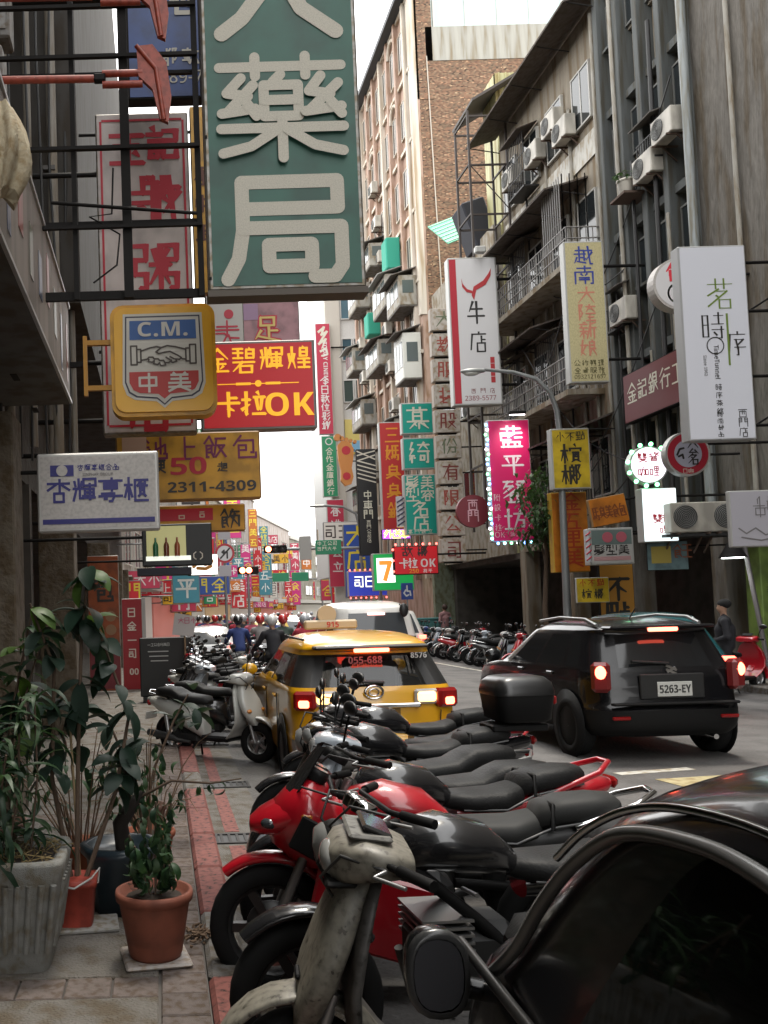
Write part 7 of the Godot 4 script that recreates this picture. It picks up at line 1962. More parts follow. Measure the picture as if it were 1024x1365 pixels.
# A step-through scooter facing -z, 1.8 m long, on its centre stand.
func make_scooter(called: String, label: String, at: Vector3, turn: float, body: Material, seat: Material, opt := {}) -> Node3D:
	var t := thing(called, label, "scooter", at, turn)
	var blk := matt(mt("bike_plastic", 0.009, 0.009, 0.009, 0.5))
	var alloy := mt("bike_alloy", 0.35, 0.35, 0.35, 0.35, 0.8)
	var chrome: Material = mt("chrome", 0.75, 0.75, 0.75, 0.08, 1.0)
	wheel(t, Vector3(0, 0.24, -0.64), 0.24, 0.1, alloy, 0.58, 5)
	wheel(t, Vector3(0, 0.24, 0.60), 0.24, 0.11, alloy, 0.58, 5)
	fender(t, "front_fender", Vector3(0, 0.24, -0.64), 0.30, 0.085, -5, 150, body)
	for s in [-1, 1]: onetube(t, "fork", [Vector3(s * 0.075, 0.24, -0.64), Vector3(s * 0.06, 0.56, -0.53)], 0.022, alloy, 6)
	stack(t, "front_cover", [[0.45, -0.63, 0.09, 0.035], [0.53, -0.61, 0.17, 0.05], [0.62, -0.575, 0.205, 0.055], [0.74, -0.525, 0.195, 0.055], [0.86, -0.475, 0.14, 0.055], [0.95, -0.43, 0.08, 0.05]], body, 24, 0.5)
	stack(t, "leg_shield", [[0.26, -0.26, 0.16, 0.02], [0.36, -0.38, 0.215, 0.022], [0.48, -0.475, 0.245, 0.022], [0.62, -0.475, 0.25, 0.022], [0.76, -0.445, 0.225, 0.022], [0.87, -0.41, 0.17, 0.022], [0.93, -0.38, 0.09, 0.022]], opt.get("shield", body), 24, 0.45)
	onebox(t, "floorboard", Vector3(0, 0.27, -0.10), Vector3(0.34, 0.07, 0.42), blk, 0.025)
	blob(t, "body_panel", [[0.10, 0.36, 0.08, 0.12], [0.16, 0.45, 0.14, 0.2], [0.40, 0.53, 0.165, 0.17], [0.66, 0.60, 0.15, 0.13], [0.88, 0.67, 0.10, 0.08], [1.02, 0.70, 0.05, 0.035]], body)
	blob(t, "seat", [[0.04, 0.69, 0.06, 0.025], [0.09, 0.72, 0.125, 0.055], [0.28, 0.725, 0.165, 0.065], [0.42, 0.735, 0.17, 0.07], [0.49, 0.77, 0.16, 0.075], [0.56, 0.80, 0.155, 0.075], [0.74, 0.81, 0.145, 0.07], [0.83, 0.81, 0.11, 0.055], [0.86, 0.81, 0.06, 0.025]], seat, 18, 0.7)
	blob(t, "handlebar_cover", [[-0.53, 0.98, 0.09, 0.05], [-0.50, 0.99, 0.15, 0.068], [-0.42, 1.005, 0.195, 0.068], [-0.33, 1.0, 0.20, 0.05], [-0.27, 0.99, 0.15, 0.035]], body, 24, 0.5)
	var b := B.new()
	b.ell(Vector3(0, 0.985, -0.525), Vector3(0.10, 0.055, 0.035), 14, 8)
	put(t, "headlight", b, mt("headlight_glass", 0.22, 0.22, 0.21, 0.08))
	onebox(t, "instrument", Vector3(0, 1.088, -0.375), Vector3(0.20, 0.02, 0.10), mt("dial_dark", 0.03, 0.03, 0.03, 0.1), 0.008, Basis(Vector3.RIGHT, 0.4))
	handlebar(t, 1.0, -0.36, 0.34, blk)
	if opt.get("mirrors", true): mirrors(t, 1.02, -0.38, 0.24, blk, 0.22)
	for s in [-1, 1]:
		if opt.get("mirrors", true): onebox(t, "turn_signal", Vector3(s * 0.15, 0.62, -0.615), Vector3(0.08, 0.05, 0.06), mt("amber_lens", 0.45, 0.16, 0.02, 0.2), 0.02)
		onetube(t, "rear_shock", [Vector3(s * 0.12, 0.28, 0.62), Vector3(s * 0.11, 0.56, 0.68)], 0.028, alloy, 8)
	onebox(t, "engine", Vector3(-0.06, 0.25, 0.42), Vector3(0.24, 0.18, 0.46), mt("engine_grey", 0.03, 0.03, 0.03, 0.6, 0.4), 0.05)
	onetube(t, "exhaust", [Vector3(0.10, 0.2, 0.30), Vector3(0.15, 0.22, 0.46), Vector3(0.16, 0.26, 0.60), Vector3(0.16, 0.30, 0.92)], [0.02, 0.025, 0.05, 0.045], mt("exhaust_dark", 0.06, 0.06, 0.06, 0.4, 0.6), 10)
	fender(t, "rear_fender", Vector3(0, 0.24, 0.60), 0.29, 0.08, 60, 190, blk)
	onebox(t, "tail_light", Vector3(0, 0.665, 0.985), Vector3(0.17, 0.07, 0.06), mats["red_lens"], 0.02)
	plate_of(t, Vector3(0, 0.50, 1.0), opt.get("plate", "CGH-217"), 0.62, -0.25)
	onetube(t, "grab_rail", [Vector3(-0.13, 0.74, 0.62), Vector3(-0.13, 0.80, 0.92), Vector3(0, 0.82, 1.0), Vector3(0.13, 0.80, 0.92), Vector3(0.13, 0.74, 0.62)], 0.014, opt.get("rail", chrome), 8)
	for s in [-1, 1]: onetube(t, "stand", [Vector3(s * 0.05, 0.2, 0.25), Vector3(s * 0.15, 0.015, 0.30)], 0.014, blk, 5)
	return t

# A motorcycle facing -z: naked, or with a racing fairing.
func make_motorbike(called: String, label: String, at: Vector3, turn: float, body: Material, seat: Material, opt := {}) -> Node3D:
	var t := thing(called, label, "motorbike", at, turn)
	var blk := matt(mt("bike_plastic", 0.009, 0.009, 0.009, 0.5))
	var alloy := mt("bike_alloy", 0.35, 0.35, 0.35, 0.35, 0.8)
	var rim: Material = opt.get("rim", mt("rim_dark", 0.02, 0.02, 0.02, 0.4))
	wheel(t, Vector3(0, 0.30, -0.70), 0.30, 0.11, rim, 0.70, 6)
	wheel(t, Vector3(0, 0.30, 0.62), 0.30, 0.13, rim, 0.70, 6)
	fender(t, "front_fender", Vector3(0, 0.30, -0.70), 0.335, 0.07, opt.get("fender_from", 45), 140, opt.get("fender", body), 0.026)
	for s in [-1, 1]:
		onetube(t, "fork", [Vector3(s * 0.09, 0.30, -0.70), Vector3(s * 0.09, 0.92, -0.42)], 0.024, alloy, 8)
		onetube(t, "swingarm", [Vector3(s * 0.09, 0.36, 0.12), Vector3(s * 0.09, 0.30, 0.62)], 0.026, blk, 6)
		onetube(t, "frame_tube", [Vector3(s * 0.05, 0.86, -0.36), Vector3(s * 0.12, 0.60, -0.05), Vector3(s * 0.11, 0.42, 0.14)], 0.026, blk, 6)
	onebox(t, "engine", Vector3(0, 0.42, -0.08), Vector3(0.27, 0.34, 0.42), mt("engine_grey", 0.03, 0.03, 0.03, 0.6, 0.4), 0.06)
	for k in 5: onebox(t, "cooling_fin", Vector3(0, 0.50 + k * 0.028, -0.18), Vector3(0.3, 0.01, 0.2), alloy)
	onetube(t, "exhaust", [Vector3(0.09, 0.44, -0.30), Vector3(0.13, 0.22, -0.24), Vector3(0.15, 0.2, 0.1), Vector3(0.17, 0.28, 0.42), Vector3(0.18, 0.34, 0.85)], [0.02, 0.02, 0.025, 0.045, 0.05], mt("exhaust_dark", 0.06, 0.06, 0.06, 0.4, 0.6), 10)
	blob(t, "fuel_tank", [[-0.36, 0.86, 0.05, 0.04], [-0.31, 0.87, 0.12, 0.09], [-0.16, 0.88, 0.155, 0.115], [0.02, 0.85, 0.14, 0.10], [0.12, 0.80, 0.09, 0.06], [0.16, 0.78, 0.04, 0.03]], opt.get("tank", body), 18, 0.9)
	blob(t, "seat", [[0.08, 0.77, 0.06, 0.02], [0.13, 0.775, 0.11, 0.045], [0.24, 0.765, 0.145, 0.055], [0.40, 0.765, 0.155, 0.06], [0.50, 0.79, 0.13, 0.06], [0.53, 0.80, 0.09, 0.04]], seat, 18, 0.7)
	blob(t, "pillion_seat", [[0.49, 0.80, 0.08, 0.03], [0.52, 0.835, 0.125, 0.055], [0.62, 0.86, 0.135, 0.062], [0.76, 0.875, 0.13, 0.06], [0.85, 0.88, 0.105, 0.05], [0.88, 0.88, 0.06, 0.025]], seat, 18, 0.7)
	for s in [-1, 1]: onetube(t, "seat_piping", [Vector3(s * 0.12, 0.735, 0.18), Vector3(s * 0.155, 0.735, 0.40), Vector3(s * 0.135, 0.80, 0.56), Vector3(s * 0.118, 0.845, 0.84)], 0.006, mt("piping", 0.10, 0.10, 0.10, 0.5), 5)
	onetube(t, "seat_strap", [Vector3(-0.14, 0.79, 0.56), Vector3(-0.115, 0.895, 0.57), Vector3(0.115, 0.895, 0.57), Vector3(0.14, 0.79, 0.56)], 0.011, blk, 6)
	blob(t, "tail_panel", [[0.16, 0.70, 0.08, 0.05], [0.5, 0.73, 0.12, 0.06], [0.8, 0.78, 0.11, 0.055], [1.0, 0.82, 0.085, 0.045], [1.04, 0.83, 0.05, 0.02]], opt.get("tail", body))
	onebox(t, "tail_light", Vector3(0, 0.83, 1.05), Vector3(0.13, 0.06, 0.05), mats["red_lens"], 0.02)
	fender(t, "rear_fender", Vector3(0, 0.30, 0.62), 0.36, 0.07, 95, 170, blk)
	plate_of(t, Vector3(0, 0.60, 1.03), opt.get("plate", "BRV-503"), 0.62, -0.3)
	handlebar(t, opt.get("bar", 1.03), -0.40, 0.36, blk)
	if opt.get("mirrors", true): mirrors(t, opt.get("bar", 1.03) + 0.02, -0.40, 0.26, blk, 0.2)
	for s in [-1, 1]:
		var d := B.new()
		d.lathe([[0.045, -0.03], [0.05, 0.0], [0.046, 0.025], [0.001, 0.027]], 16, Transform3D(Basis(Vector3.RIGHT, 0.5), Vector3(s * 0.065, 1.03, -0.46)))
		put(t, "gauge", d, opt.get("gauge", blk))
		var g := B.new()
		g.lathe([[0.04, 0.0285], [0.001, 0.029]], 16, Transform3D(Basis(Vector3.RIGHT, 0.5), Vector3(s * 0.065, 1.03, -0.46)))
		put(t, "dial", g, mt("dial_face", 0.3, 0.3, 0.28, 0.15))
		onebox(t, "turn_signal", Vector3(s * 0.17, 0.86, -0.52), Vector3(0.07, 0.05, 0.07), mt("amber_lens", 0.45, 0.16, 0.02, 0.2), 0.02)
		onetube(t, "footrest", [Vector3(s * 0.12, 0.34, 0.15), Vector3(s * 0.25, 0.34, 0.17)], 0.012, alloy, 6)
	if opt.get("fairing", false):
		stack(t, "fairing", [[0.60, -0.42, 0.10, 0.16], [0.70, -0.47, 0.17, 0.22], [0.80, -0.50, 0.205, 0.22], [0.90, -0.52, 0.20, 0.16], [0.97, -0.51, 0.16, 0.10], [1.01, -0.49, 0.10, 0.05]], body, 16, 1.15)
		blob(t, "nose", [[-0.79, 0.79, 0.06, 0.035], [-0.74, 0.805, 0.12, 0.065], [-0.64, 0.83, 0.17, 0.095], [-0.5, 0.88, 0.18, 0.10]], body, 16, 1.15)
		var w := B.new()
		w.soft(0)
		for k in 6:
			var a0 := lerpf(-1.0, 1.0, k / 6.0)
			var a1 := lerpf(-1.0, 1.0, (k + 1) / 6.0)
			var lo := func(a: float) -> Vector3: return Vector3(sin(a) * 0.17, 0.92, -0.52 - cos(a) * 0.13)
			var hi := func(a: float) -> Vector3: return Vector3(sin(a) * 0.10, 1.16, -0.38 - cos(a) * 0.08)
			w.quad(lo.call(a1), lo.call(a0), hi.call(a0), hi.call(a1))
			w.quad(hi.call(a1) + Vector3(0, 0, 0.006), hi.call(a0) + Vector3(0, 0, 0.006), lo.call(a0) + Vector3(0, 0, 0.006), lo.call(a1) + Vector3(0, 0, 0.006))
		put(t, "windscreen", w, mt("smoked_screen", 0.015, 0.014, 0.014, 0.06))
		for s in [-1, 1]:
			var h := B.new()
			h.ell(Vector3(s * 0.098, 0.815, -0.685), Vector3(0.062, 0.03, 0.05), 12, 8, Basis(Vector3.UP, s * 0.5))
			put(t, "headlight", h, mt("headlight_smoke", 0.03, 0.033, 0.036, 0.05))
			onebox(t, "side_scoop", Vector3(s * 0.205, 0.74, -0.46), Vector3(0.02, 0.16, 0.26), mats["bike_plastic"], 0.008, Basis(Vector3.RIGHT, 0.5))
			var c := B.new()
			c.rbox(Vector3(s * 0.15, 0.42, -0.26), Vector3(0.03, 0.36, 0.52), 0.014, Basis(Vector3.RIGHT, 0.25))
			put(t, "side_fairing", c, body)
	else:
		var h := B.new()
		h.ell(Vector3(0, 0.88, -0.56), Vector3(0.10, 0.10, 0.09), 16, 10)
		put(t, "headlight_shell", h, opt.get("lampshell", blk))
		h = B.new()
		h.lathe([[0.09, 0.0], [0.07, 0.03], [0.001, 0.045]], 18, Transform3D(Basis(Vector3.RIGHT, -PI / 2), Vector3(0, 0.88, -0.61)))
		put(t, "headlight", h, mt("headlight_glass", 0.22, 0.22, 0.21, 0.08))
	if opt.has("rail"):
		onetube(t, "grab_rail", [Vector3(-0.12, 0.80, 0.66), Vector3(-0.13, 0.90, 0.92), Vector3(-0.05, 0.94, 1.02), Vector3(0.05, 0.94, 1.02), Vector3(0.13, 0.90, 0.92), Vector3(0.12, 0.80, 0.66)], 0.016, opt.rail, 8)
	if opt.get("box", false):
		var bx := stack(t, "top_box", [[-0.13, 0, 0.17, 0.16], [-0.11, 0, 0.20, 0.19], [0.04, 0, 0.22, 0.21], [0.06, 0, 0.222, 0.212]], blk, 32, 0.4)
		bx.position = Vector3(0, 1.10, 0.96)
		stack(bx, "lid", [[0.062, 0, 0.226, 0.216], [0.09, 0, 0.226, 0.216], [0.15, 0, 0.21, 0.2], [0.185, 0, 0.17, 0.16], [0.195, 0, 0.12, 0.11]], mt("box_lid", 0.014, 0.014, 0.014, 0.3), 32, 0.4)
		onebox(bx, "reflector", Vector3(0, 0.02, 0.215), Vector3(0.30, 0.06, 0.03), mats["red_lens"], 0.01)
		onebox(t, "rack", Vector3(0, 0.93, 0.93), Vector3(0.26, 0.05, 0.4), blk, 0.01)
	onetube(t, "side_stand", [Vector3(-0.12, 0.3, 0.05), Vector3(-0.24, 0.01, 0.08)], 0.014, blk, 5)
	return t

func front_row() -> void:
	var seat := bumpy(matt(mt("seat_vinyl", 0.013, 0.013, 0.013, 0.5)), "fine_bump", 0.15)
	var greyseat := matt(mt("seat_grey_vinyl", 0.03, 0.03, 0.029, 0.55))
	var cream := bumpy(mt("scuffed_cream", 0.20, 0.185, 0.15, 0.45, 0, "chips", Vector3(2.2, 2.2, 2.2), false), "rough_bump", 0.05)
	var red := gloss("bike_red", 0.36, 0.006, 0.014, 0.28)
	var black := gloss("bike_black", 0.012, 0.012, 0.013, 0.25)
	var silver := gloss("bike_silver", 0.36, 0.40, 0.44, 0.3)
	var o := make_scooter("old_scooter", "battered cream scooter with scratched leg shield closest to the black hatchback", V(1.06, 0.0, 3.02), 84, cream, seat, {"plate": "NPK-084", "mirrors": false, "shield": mt("scuffed_grey", 0.085, 0.08, 0.074, 0.5, 0, "chips", Vector3(1.6, 1.6, 1.6), false)})
	o.rotation.z = deg_to_rad(2)
	onebox(o, "grille_slot", Vector3(0.0, 0.60, -0.643), Vector3(0.09, 0.018, 0.02), mats["bike_plastic"], 0.006)
	onebox(o, "dashboard_pad", Vector3(0, 1.075, -0.40), Vector3(0.26, 0.018, 0.14), mt("worn_pad", 0.16, 0.155, 0.14, 0.6, 0, "chips", Vector3(2, 2, 2), false), 0.008, Basis(Vector3.RIGHT, 0.12))
	onebox(o, "visor", Vector3(0, 0.935, -0.50), Vector3(0.30, 0.02, 0.10), mats["bike_plastic"], 0.008)
	make_motorbike("roadster", "black naked motorbike with round tank and twin gauges beside the cream scooter", V(1.22, 0.0, 3.62), 93, black, seat, {"plate": "MX7-391", "gauge": mats["chrome"], "tail": black, "mirrors": false})
	make_motorbike("racing_motorbike", "red sport motorbike with full fairing and dark windscreen", V(1.18, 0.0, 4.28), 82, red, greyseat, {"fairing": true, "fender_from": 50, "bar": 0.96, "mirrors": false, "plate": "TQ3-775", "rail": mats["chrome"], "tail": mt("seat_grey_dark", 0.04, 0.04, 0.04, 0.5)})
	make_motorbike("red_tail_motorbike", "motorbike with red grab handle, red tail and thick black pillion seat", V(1.36, 0.0, 4.86), 95, red, seat, {"tank": black, "rail": red, "fender": black, "mirrors": false, "plate": "KYA-228", "lampshell": mt("dark_red_shell", 0.10, 0.01, 0.012, 0.3)})
	make_scooter("silver_scooter", "pale blue-silver scooter between the red-tailed motorbike and a black one", V(1.42, 0.0, 5.42), 87, silver, seat, {"plate": "JL6-910"})
	make_scooter("black_scooter", "black scooter with silver rails next to the motorbike with a top box", V(1.45, 0.0, 5.95), 97, black, seat, {"plate": "EB5-337", "rail": mats["bike_alloy"]})
	make_motorbike("top_box_motorbike", "black motorbike carrying a large black top box with red reflector", V(1.58, 0.0, 6.50), 92, black, seat, {"box": true, "plate": "GT8-602"})
	make_scooter("grey_scooter", "dark grey scooter with red trim squeezed in before the taxi bumper", V(1.80, 0.0, 7.08), 86, gloss("bike_grey", 0.05, 0.05, 0.053, 0.3), seat, {"plate": "PL2-448", "rail": red})
	make_motorbike("commuter_motorbike", "black commuter motorbike beside the taxi bumper at the kerb", V(1.92, 0.0, 7.66), 94, black, seat, {"plate": "DV9-135", "tail": silver})

func other_rows() -> void:
	var seat: Material = mats["seat_vinyl"]
	var black: Material = mats["bike_black"]
	var red: Material = mats["bike_red"]
	var white := gloss("bike_white", 0.42, 0.42, 0.39, 0.3)
	var silver: Material = mats["bike_silver"]
	var blue := gloss("bike_blue", 0.03, 0.06, 0.22, 0.3)
	var grey := gloss("bike_grey", 0.12, 0.12, 0.125, 0.3)
	var w := make_scooter("white_scooter", "white scooter turned towards the street beside the taxi's flank", V(0.62, 0.0, 11.3), 232, white, seat, {"plate": "HCP-554"})
	var paints := [black, grey, white, silver, red, blue, black, silver]
	var words := ["black", "grey", "white", "silver", "red", "blue", "shiny black", "pale silver"]
	rng.seed = 61
	# scooters along the left kerb beyond it
	for k in 15:
		var p: int = [0, 3, 1, 0, 2, 6, 4, 1, 0, 5, 3, 0, 1, 2, 0, 6, 3, 4, 0, 1, 2, 0][k]
		var c := copy_of(w, V(0.95 + rng.randf_range(-0.12, 0.12), 0, 12.4 + k * 0.78 + (0.5 if k > 6 else 0.0)), (70 if k % 4 else 250) + rng.randf_range(-12, 12), "%s scooter, %s past the white scooter along the arcade kerb" % [words[p], NTH[k]], "scooters at the arcade kerb")
		c.name = numbered("parked_scooter")
		repaint(c, white, paints[p])
	# the row on the far side, nosed in to the right pavement
	for k in 19:
		var p: int = [0, 1, 4, 0, 2, 0, 3, 6, 1, 0, 4, 2, 0, 3, 0, 1, 5, 0, 2][k]
		var d := 21.6 + k * 0.84
		var c := copy_of(w, V(9.75 + maxf(0, d - 24) * 0.09 + rng.randf_range(-0.12, 0.12), 0, d), (82 if k % 5 else 262) + rng.randf_range(-9, 9), "%s scooter, %s from the lamp post end in the row across the street" % [words[p], NTH[k]], "scooters across the street")
		c.name = numbered("street_scooter")
		repaint(c, white, paints[p])
	var r := copy_of(w, V(11.0, 0.0, 17.3), -60, "red scooter beside the person in black")
	r.name = numbered("red_scooter")
	repaint(r, white, red)

# One continuous figure: tapered capsules between joints, joined by a smooth minimum and meshed as surface nets. bones: [a, b, radius a, radius b, colour]
func figure(bones: Array, cell: float, blend := 0.03) -> ArrayMesh:
	var lo := Vector3(9, 9, 9)
	var hi := -lo
	for b in bones:
		for e in 2:
			var r: float = b[2 + e] + 3 * cell
			lo = lo.min(b[e] - Vector3.ONE * r)
			hi = hi.max(b[e] + Vector3.ONE * r)
	var n := Vector3i(((hi - lo) / cell).ceil()) + Vector3i.ONE
	var field := PackedFloat32Array()
	field.resize(n.x * n.y * n.z)
	field.fill(1.0)
	var near := PackedFloat32Array(field)
	var who := PackedInt32Array()
	who.resize(field.size())
	for k in bones.size():
		var a: Vector3 = bones[k][0]
		var ab: Vector3 = bones[k][1] - a
		var l2 := maxf(ab.length_squared(), 1e-9)
		var r0: float = bones[k][2]
		var r1: float = bones[k][3]
		var rr := maxf(r0, r1) + 3 * cell
		var i0 := Vector3i(((a.min(bones[k][1]) - Vector3.ONE * rr - lo) / cell).floor()).clamp(Vector3i.ZERO, n - Vector3i.ONE)
		var i1 := Vector3i(((a.max(bones[k][1]) + Vector3.ONE * rr - lo) / cell).ceil()).clamp(Vector3i.ZERO, n - Vector3i.ONE)
		for z in range(i0.z, i1.z + 1):
			for y in range(i0.y, i1.y + 1):
				for x in range(i0.x, i1.x + 1):
					var p := lo + Vector3(x, y, z) * cell - a
					var t := clampf(p.dot(ab) / l2, 0.0, 1.0)
					var d := (p - ab * t).length() - lerpf(r0, r1, t)
					var at := (z * n.y + y) * n.x + x
					if d < near[at]:
						near[at] = d
						who[at] = k
					var f := field[at]
					var h := maxf(blend - absf(f - d), 0.0) / blend
					field[at] = minf(f, d) - h * h * blend * 0.25
	var s := SurfaceTool.new()
	s.begin(Mesh.PRIMITIVE_TRIANGLES)
	s.set_smooth_group(0)
	var at_cell := {}
	var off := [0, 1, n.x, n.x + 1, n.x * n.y, n.x * n.y + 1, n.x * n.y + n.x, n.x * n.y + n.x + 1]
	for z in n.z - 1:
		for y in n.y - 1:
			for x in n.x - 1:
				var c := (z * n.y + y) * n.x + x
				var mask := 0
				for k in 8:
					if field[c + off[k]] < 0: mask |= 1 << k
				if mask == 0 or mask == 255: continue
				var sum := Vector3.ZERO
				var m := 0
				for e in [[0, 1], [2, 3], [4, 5], [6, 7], [0, 2], [1, 3], [4, 6], [5, 7], [0, 4], [1, 5], [2, 6], [3, 7]]:
					var fa := field[c + off[e[0]]]
					var fb := field[c + off[e[1]]]
					if (fa < 0) != (fb < 0):
						var t := fa / (fa - fb)
						var pa := Vector3(e[0] & 1, (e[0] >> 1) & 1, e[0] >> 2)
						var pb := Vector3(e[1] & 1, (e[1] >> 1) & 1, e[1] >> 2)
						sum += pa.lerp(pb, t)
						m += 1
				at_cell[c] = [lo + (Vector3(x, y, z) + sum / m) * cell, bones[who[c]][4]]
	var axes := [1, n.x, n.x * n.y]
	for c: int in at_cell:
		for k in 3:
			var u: int = axes[(k + 1) % 3]
			var v: int = axes[(k + 2) % 3]
			var f0 := field[c]
			var f1 := field[c + axes[k]]
			if (f0 < 0) == (f1 < 0): continue
			if not (at_cell.has(c - u) and at_cell.has(c - v) and at_cell.has(c - u - v)): continue
			var q := [at_cell[c], at_cell[c - u], at_cell[c - u - v], at_cell[c - v]]
			var order := [0, 1, 2, 0, 2, 3] if f0 >= 0 else [0, 2, 1, 0, 3, 2]
			for i in order:
				s.set_color(q[i][1])
				s.add_vertex(q[i][0])
	s.generate_normals()
	s.index()
	return s.commit()

const SKIN := Color(0.42, 0.25, 0.17)
func rider_mesh(top: Color, legs: Color, lean := 0.0) -> ArrayMesh:
	var f := lean
	var bones := [[Vector3(0, 0.92, 0.28), Vector3(0, 1.22, 0.20 - f), 0.15, 0.155, top], [Vector3(-0.09, 1.33, 0.18 - f), Vector3(0.09, 1.33, 0.18 - f), 0.10, 0.10, top], [Vector3(0, 1.38, 0.17 - f), Vector3(0, 1.50, 0.15 - f), 0.055, 0.05, SKIN], [Vector3(0, 1.54, 0.13 - f), Vector3(0, 1.62, 0.14 - f), 0.075, 0.09, SKIN], [Vector3(0, 1.55, 0.05 - f), Vector3(0, 1.57, 0.06 - f), 0.022, 0.015, SKIN]]
	for s in [-1, 1]:
		bones.append_array([[Vector3(s * 0.19, 1.34, 0.18 - f), Vector3(s * 0.29, 1.12, 0.02 - f), 0.07, 0.055, top], [Vector3(s * 0.29, 1.12, 0.02 - f), Vector3(s * 0.31, 1.04, -0.22), 0.052, 0.04, top], [Vector3(s * 0.31, 1.04, -0.24), Vector3(s * 0.30, 1.02, -0.31), 0.035, 0.03, SKIN],
			[Vector3(s * 0.09, 0.90, 0.24), Vector3(s * 0.15, 0.78, -0.16), 0.10, 0.075, legs], [Vector3(s * 0.15, 0.76, -0.16), Vector3(s * 0.13, 0.42, -0.10), 0.07, 0.05, legs], [Vector3(s * 0.13, 0.36, -0.07), Vector3(s * 0.13, 0.345, -0.24), 0.045, 0.035, Color(0.03, 0.03, 0.03)]])
	return figure(bones, 0.03)

func people() -> void:
	var cloth := mt("clothed_figure", 1, 1, 1, 0.85)
	cloth.vertex_color_use_as_albedo = true
	var tops := [Color(0.02, 0.02, 0.025), Color(0.35, 0.03, 0.05), Color(0.03, 0.05, 0.16), Color(0.22, 0.21, 0.2), Color(0.4, 0.08, 0.12), Color(0.04, 0.06, 0.05)]
	var words := ["black jacket", "red jacket", "navy jacket", "grey jacket", "pink top", "dark green coat"]
	var meshes := []
	for k in 6: meshes.append(rider_mesh(tops[k], Color(0.02, 0.022, 0.035) if k % 2 else Color(0.05, 0.05, 0.05), 0.02 * (k % 3)))
	var hb := B.new()
	hb.ell(Vector3(0, 1.615, 0.145), Vector3(0.125, 0.125, 0.14), 14, 8)
	var helmet := hb.done()
	var hm := []
	var hw := ["white", "red", "black", "silver"]
	for k in 4: hm.append(gloss("helmet_%d" % k, [0.55, 0.4, 0.015, 0.35][k], [0.55, 0.02, 0.015, 0.36][k], [0.53, 0.02, 0.016, 0.38][k], 0.25))
	var base: Node3D = get_node("white_scooter")
	var paints := [mats["bike_black"], mats["bike_grey"], mats["bike_white"], mats["bike_silver"], mats["bike_red"], mats["bike_blue"]]
	rng.seed = 404
	var spots := [[2.35, 19.5, 8, 0], [3.2, 20.4, 6, 1], [1.9, 22.5, 0, 2], [2.6, 24.0, 3, 3], [2.75, 27.2, -4, 4], [3.3, 28.6, 0, 0], [2.6, 31, -5, 1], [5.6, 29, 0, 5], [6.6, 31.5, -4, 2], [5.4, 34, -6, 1], [2.4, 37, -6, 3], [4.4, 38.5, -6, 0], [6.9, 37, -4, 4], [8.0, 39, -4, 2], [5.0, 43, -8, 1], [6.4, 46, -8, 0], [7.4, 48.5, -8, 3], [5.9, 51, -8, 5], [9.4, 50, -5, 1], [8.4, 53, -8, 4], [7.0, 56, -10, 2], [10.0, 60, -8, 0], [8.6, 66, -10, 1], [11.2, 72, -12, 3], [9.8, 76, -12, 1], [12.5, 86, -14, 4], [14.0, 92, -14, 0], [3.0, 22.4, 0, 5], [3.1, 25.4, 0, 2], [2.7, 29.8, 0, 0], [1.6, 31.6, 0, 4], [2.0, 33.6, -3, 1], [2.75, 34.6, -3, 0], [1.7, 36, -3, 2], [1.6, 39, -5, 1], [2.4, 41, -6, 0], [3.4, 42.6, -6, 4], [2.9, 45.6, -8, 3], [4.0, 47.6, -8, 1], [3.6, 50.6, -8, 2], [4.8, 54, -8, 0], [5.6, 58, -8, 1], [6.4, 62, -10, 4], [7.0, 70, -10, 0], [8.2, 74.5, -10, 1]]
	for k in spots.size():
		var r: Array = spots[k]
		var at := V(r[0], 0, r[1])
		var h := k * 3 % 4
		var sc := copy_of(base, at, r[2], "%s queueing scooter, %s counted from the taxi, under a %s rider" % [["black", "grey", "white", "silver", "red", "blue"][(k * 5) % 6], nth(k), words[r[3]]], "scooters in the queue")
		sc.name = numbered("queued_scooter")
		repaint(sc, mats["bike_white"], paints[(k * 5) % 6])
		repaint(sc, mats["red_lens"], glow("scooter_lamp", 1.0, 0.09, 0.05, 1.6))
		var p := thing("person", "rider in a %s and %s helmet, %s in queue from the taxi" % [words[r[3]], hw[h], nth(k)], "person", at, r[2], "riders in the queue")
		put(p, "body", meshes[r[3]], cloth)
		put(p, "helmet", helmet, hm[h])
	# pedestrian in black by the right shops, turned to the street, hands at the belt
	var dk := Color(0.018, 0.018, 0.02)
	var b := [[Vector3(0, 0.95, 0), Vector3(0, 1.22, 0), 0.15, 0.17, dk], [Vector3(-0.1, 1.38, 0), Vector3(0.1, 1.38, 0), 0.105, 0.105, dk], [Vector3(0, 1.42, 0), Vector3(0, 1.55, -0.01), 0.055, 0.05, SKIN], [Vector3(0, 1.60, -0.03), Vector3(0, 1.68, -0.01), 0.07, 0.088, SKIN], [Vector3(0, 1.62, -0.10), Vector3(0, 1.635, -0.09), 0.02, 0.014, SKIN]]
	for s in [-1, 1]:
		b.append_array([[Vector3(s * 0.20, 1.38, 0), Vector3(s * 0.27, 1.10, 0.03), 0.07, 0.058, dk], [Vector3(s * 0.27, 1.10, 0.03), Vector3(s * 0.16, 1.02, -0.20), 0.055, 0.042, dk], [Vector3(s * 0.15, 1.01, -0.22), Vector3(s * 0.10, 1.0, -0.27), 0.036, 0.03, SKIN],
			[Vector3(s * 0.09, 0.92, 0), Vector3(s * 0.11, 0.50, -0.02), 0.10, 0.07, dk], [Vector3(s * 0.11, 0.50, -0.02), Vector3(s * 0.12, 0.10, 0.02), 0.068, 0.048, dk], [Vector3(s * 0.12, 0.045, 0.03), Vector3(s * 0.13, 0.04, -0.16), 0.045, 0.035, dk]])
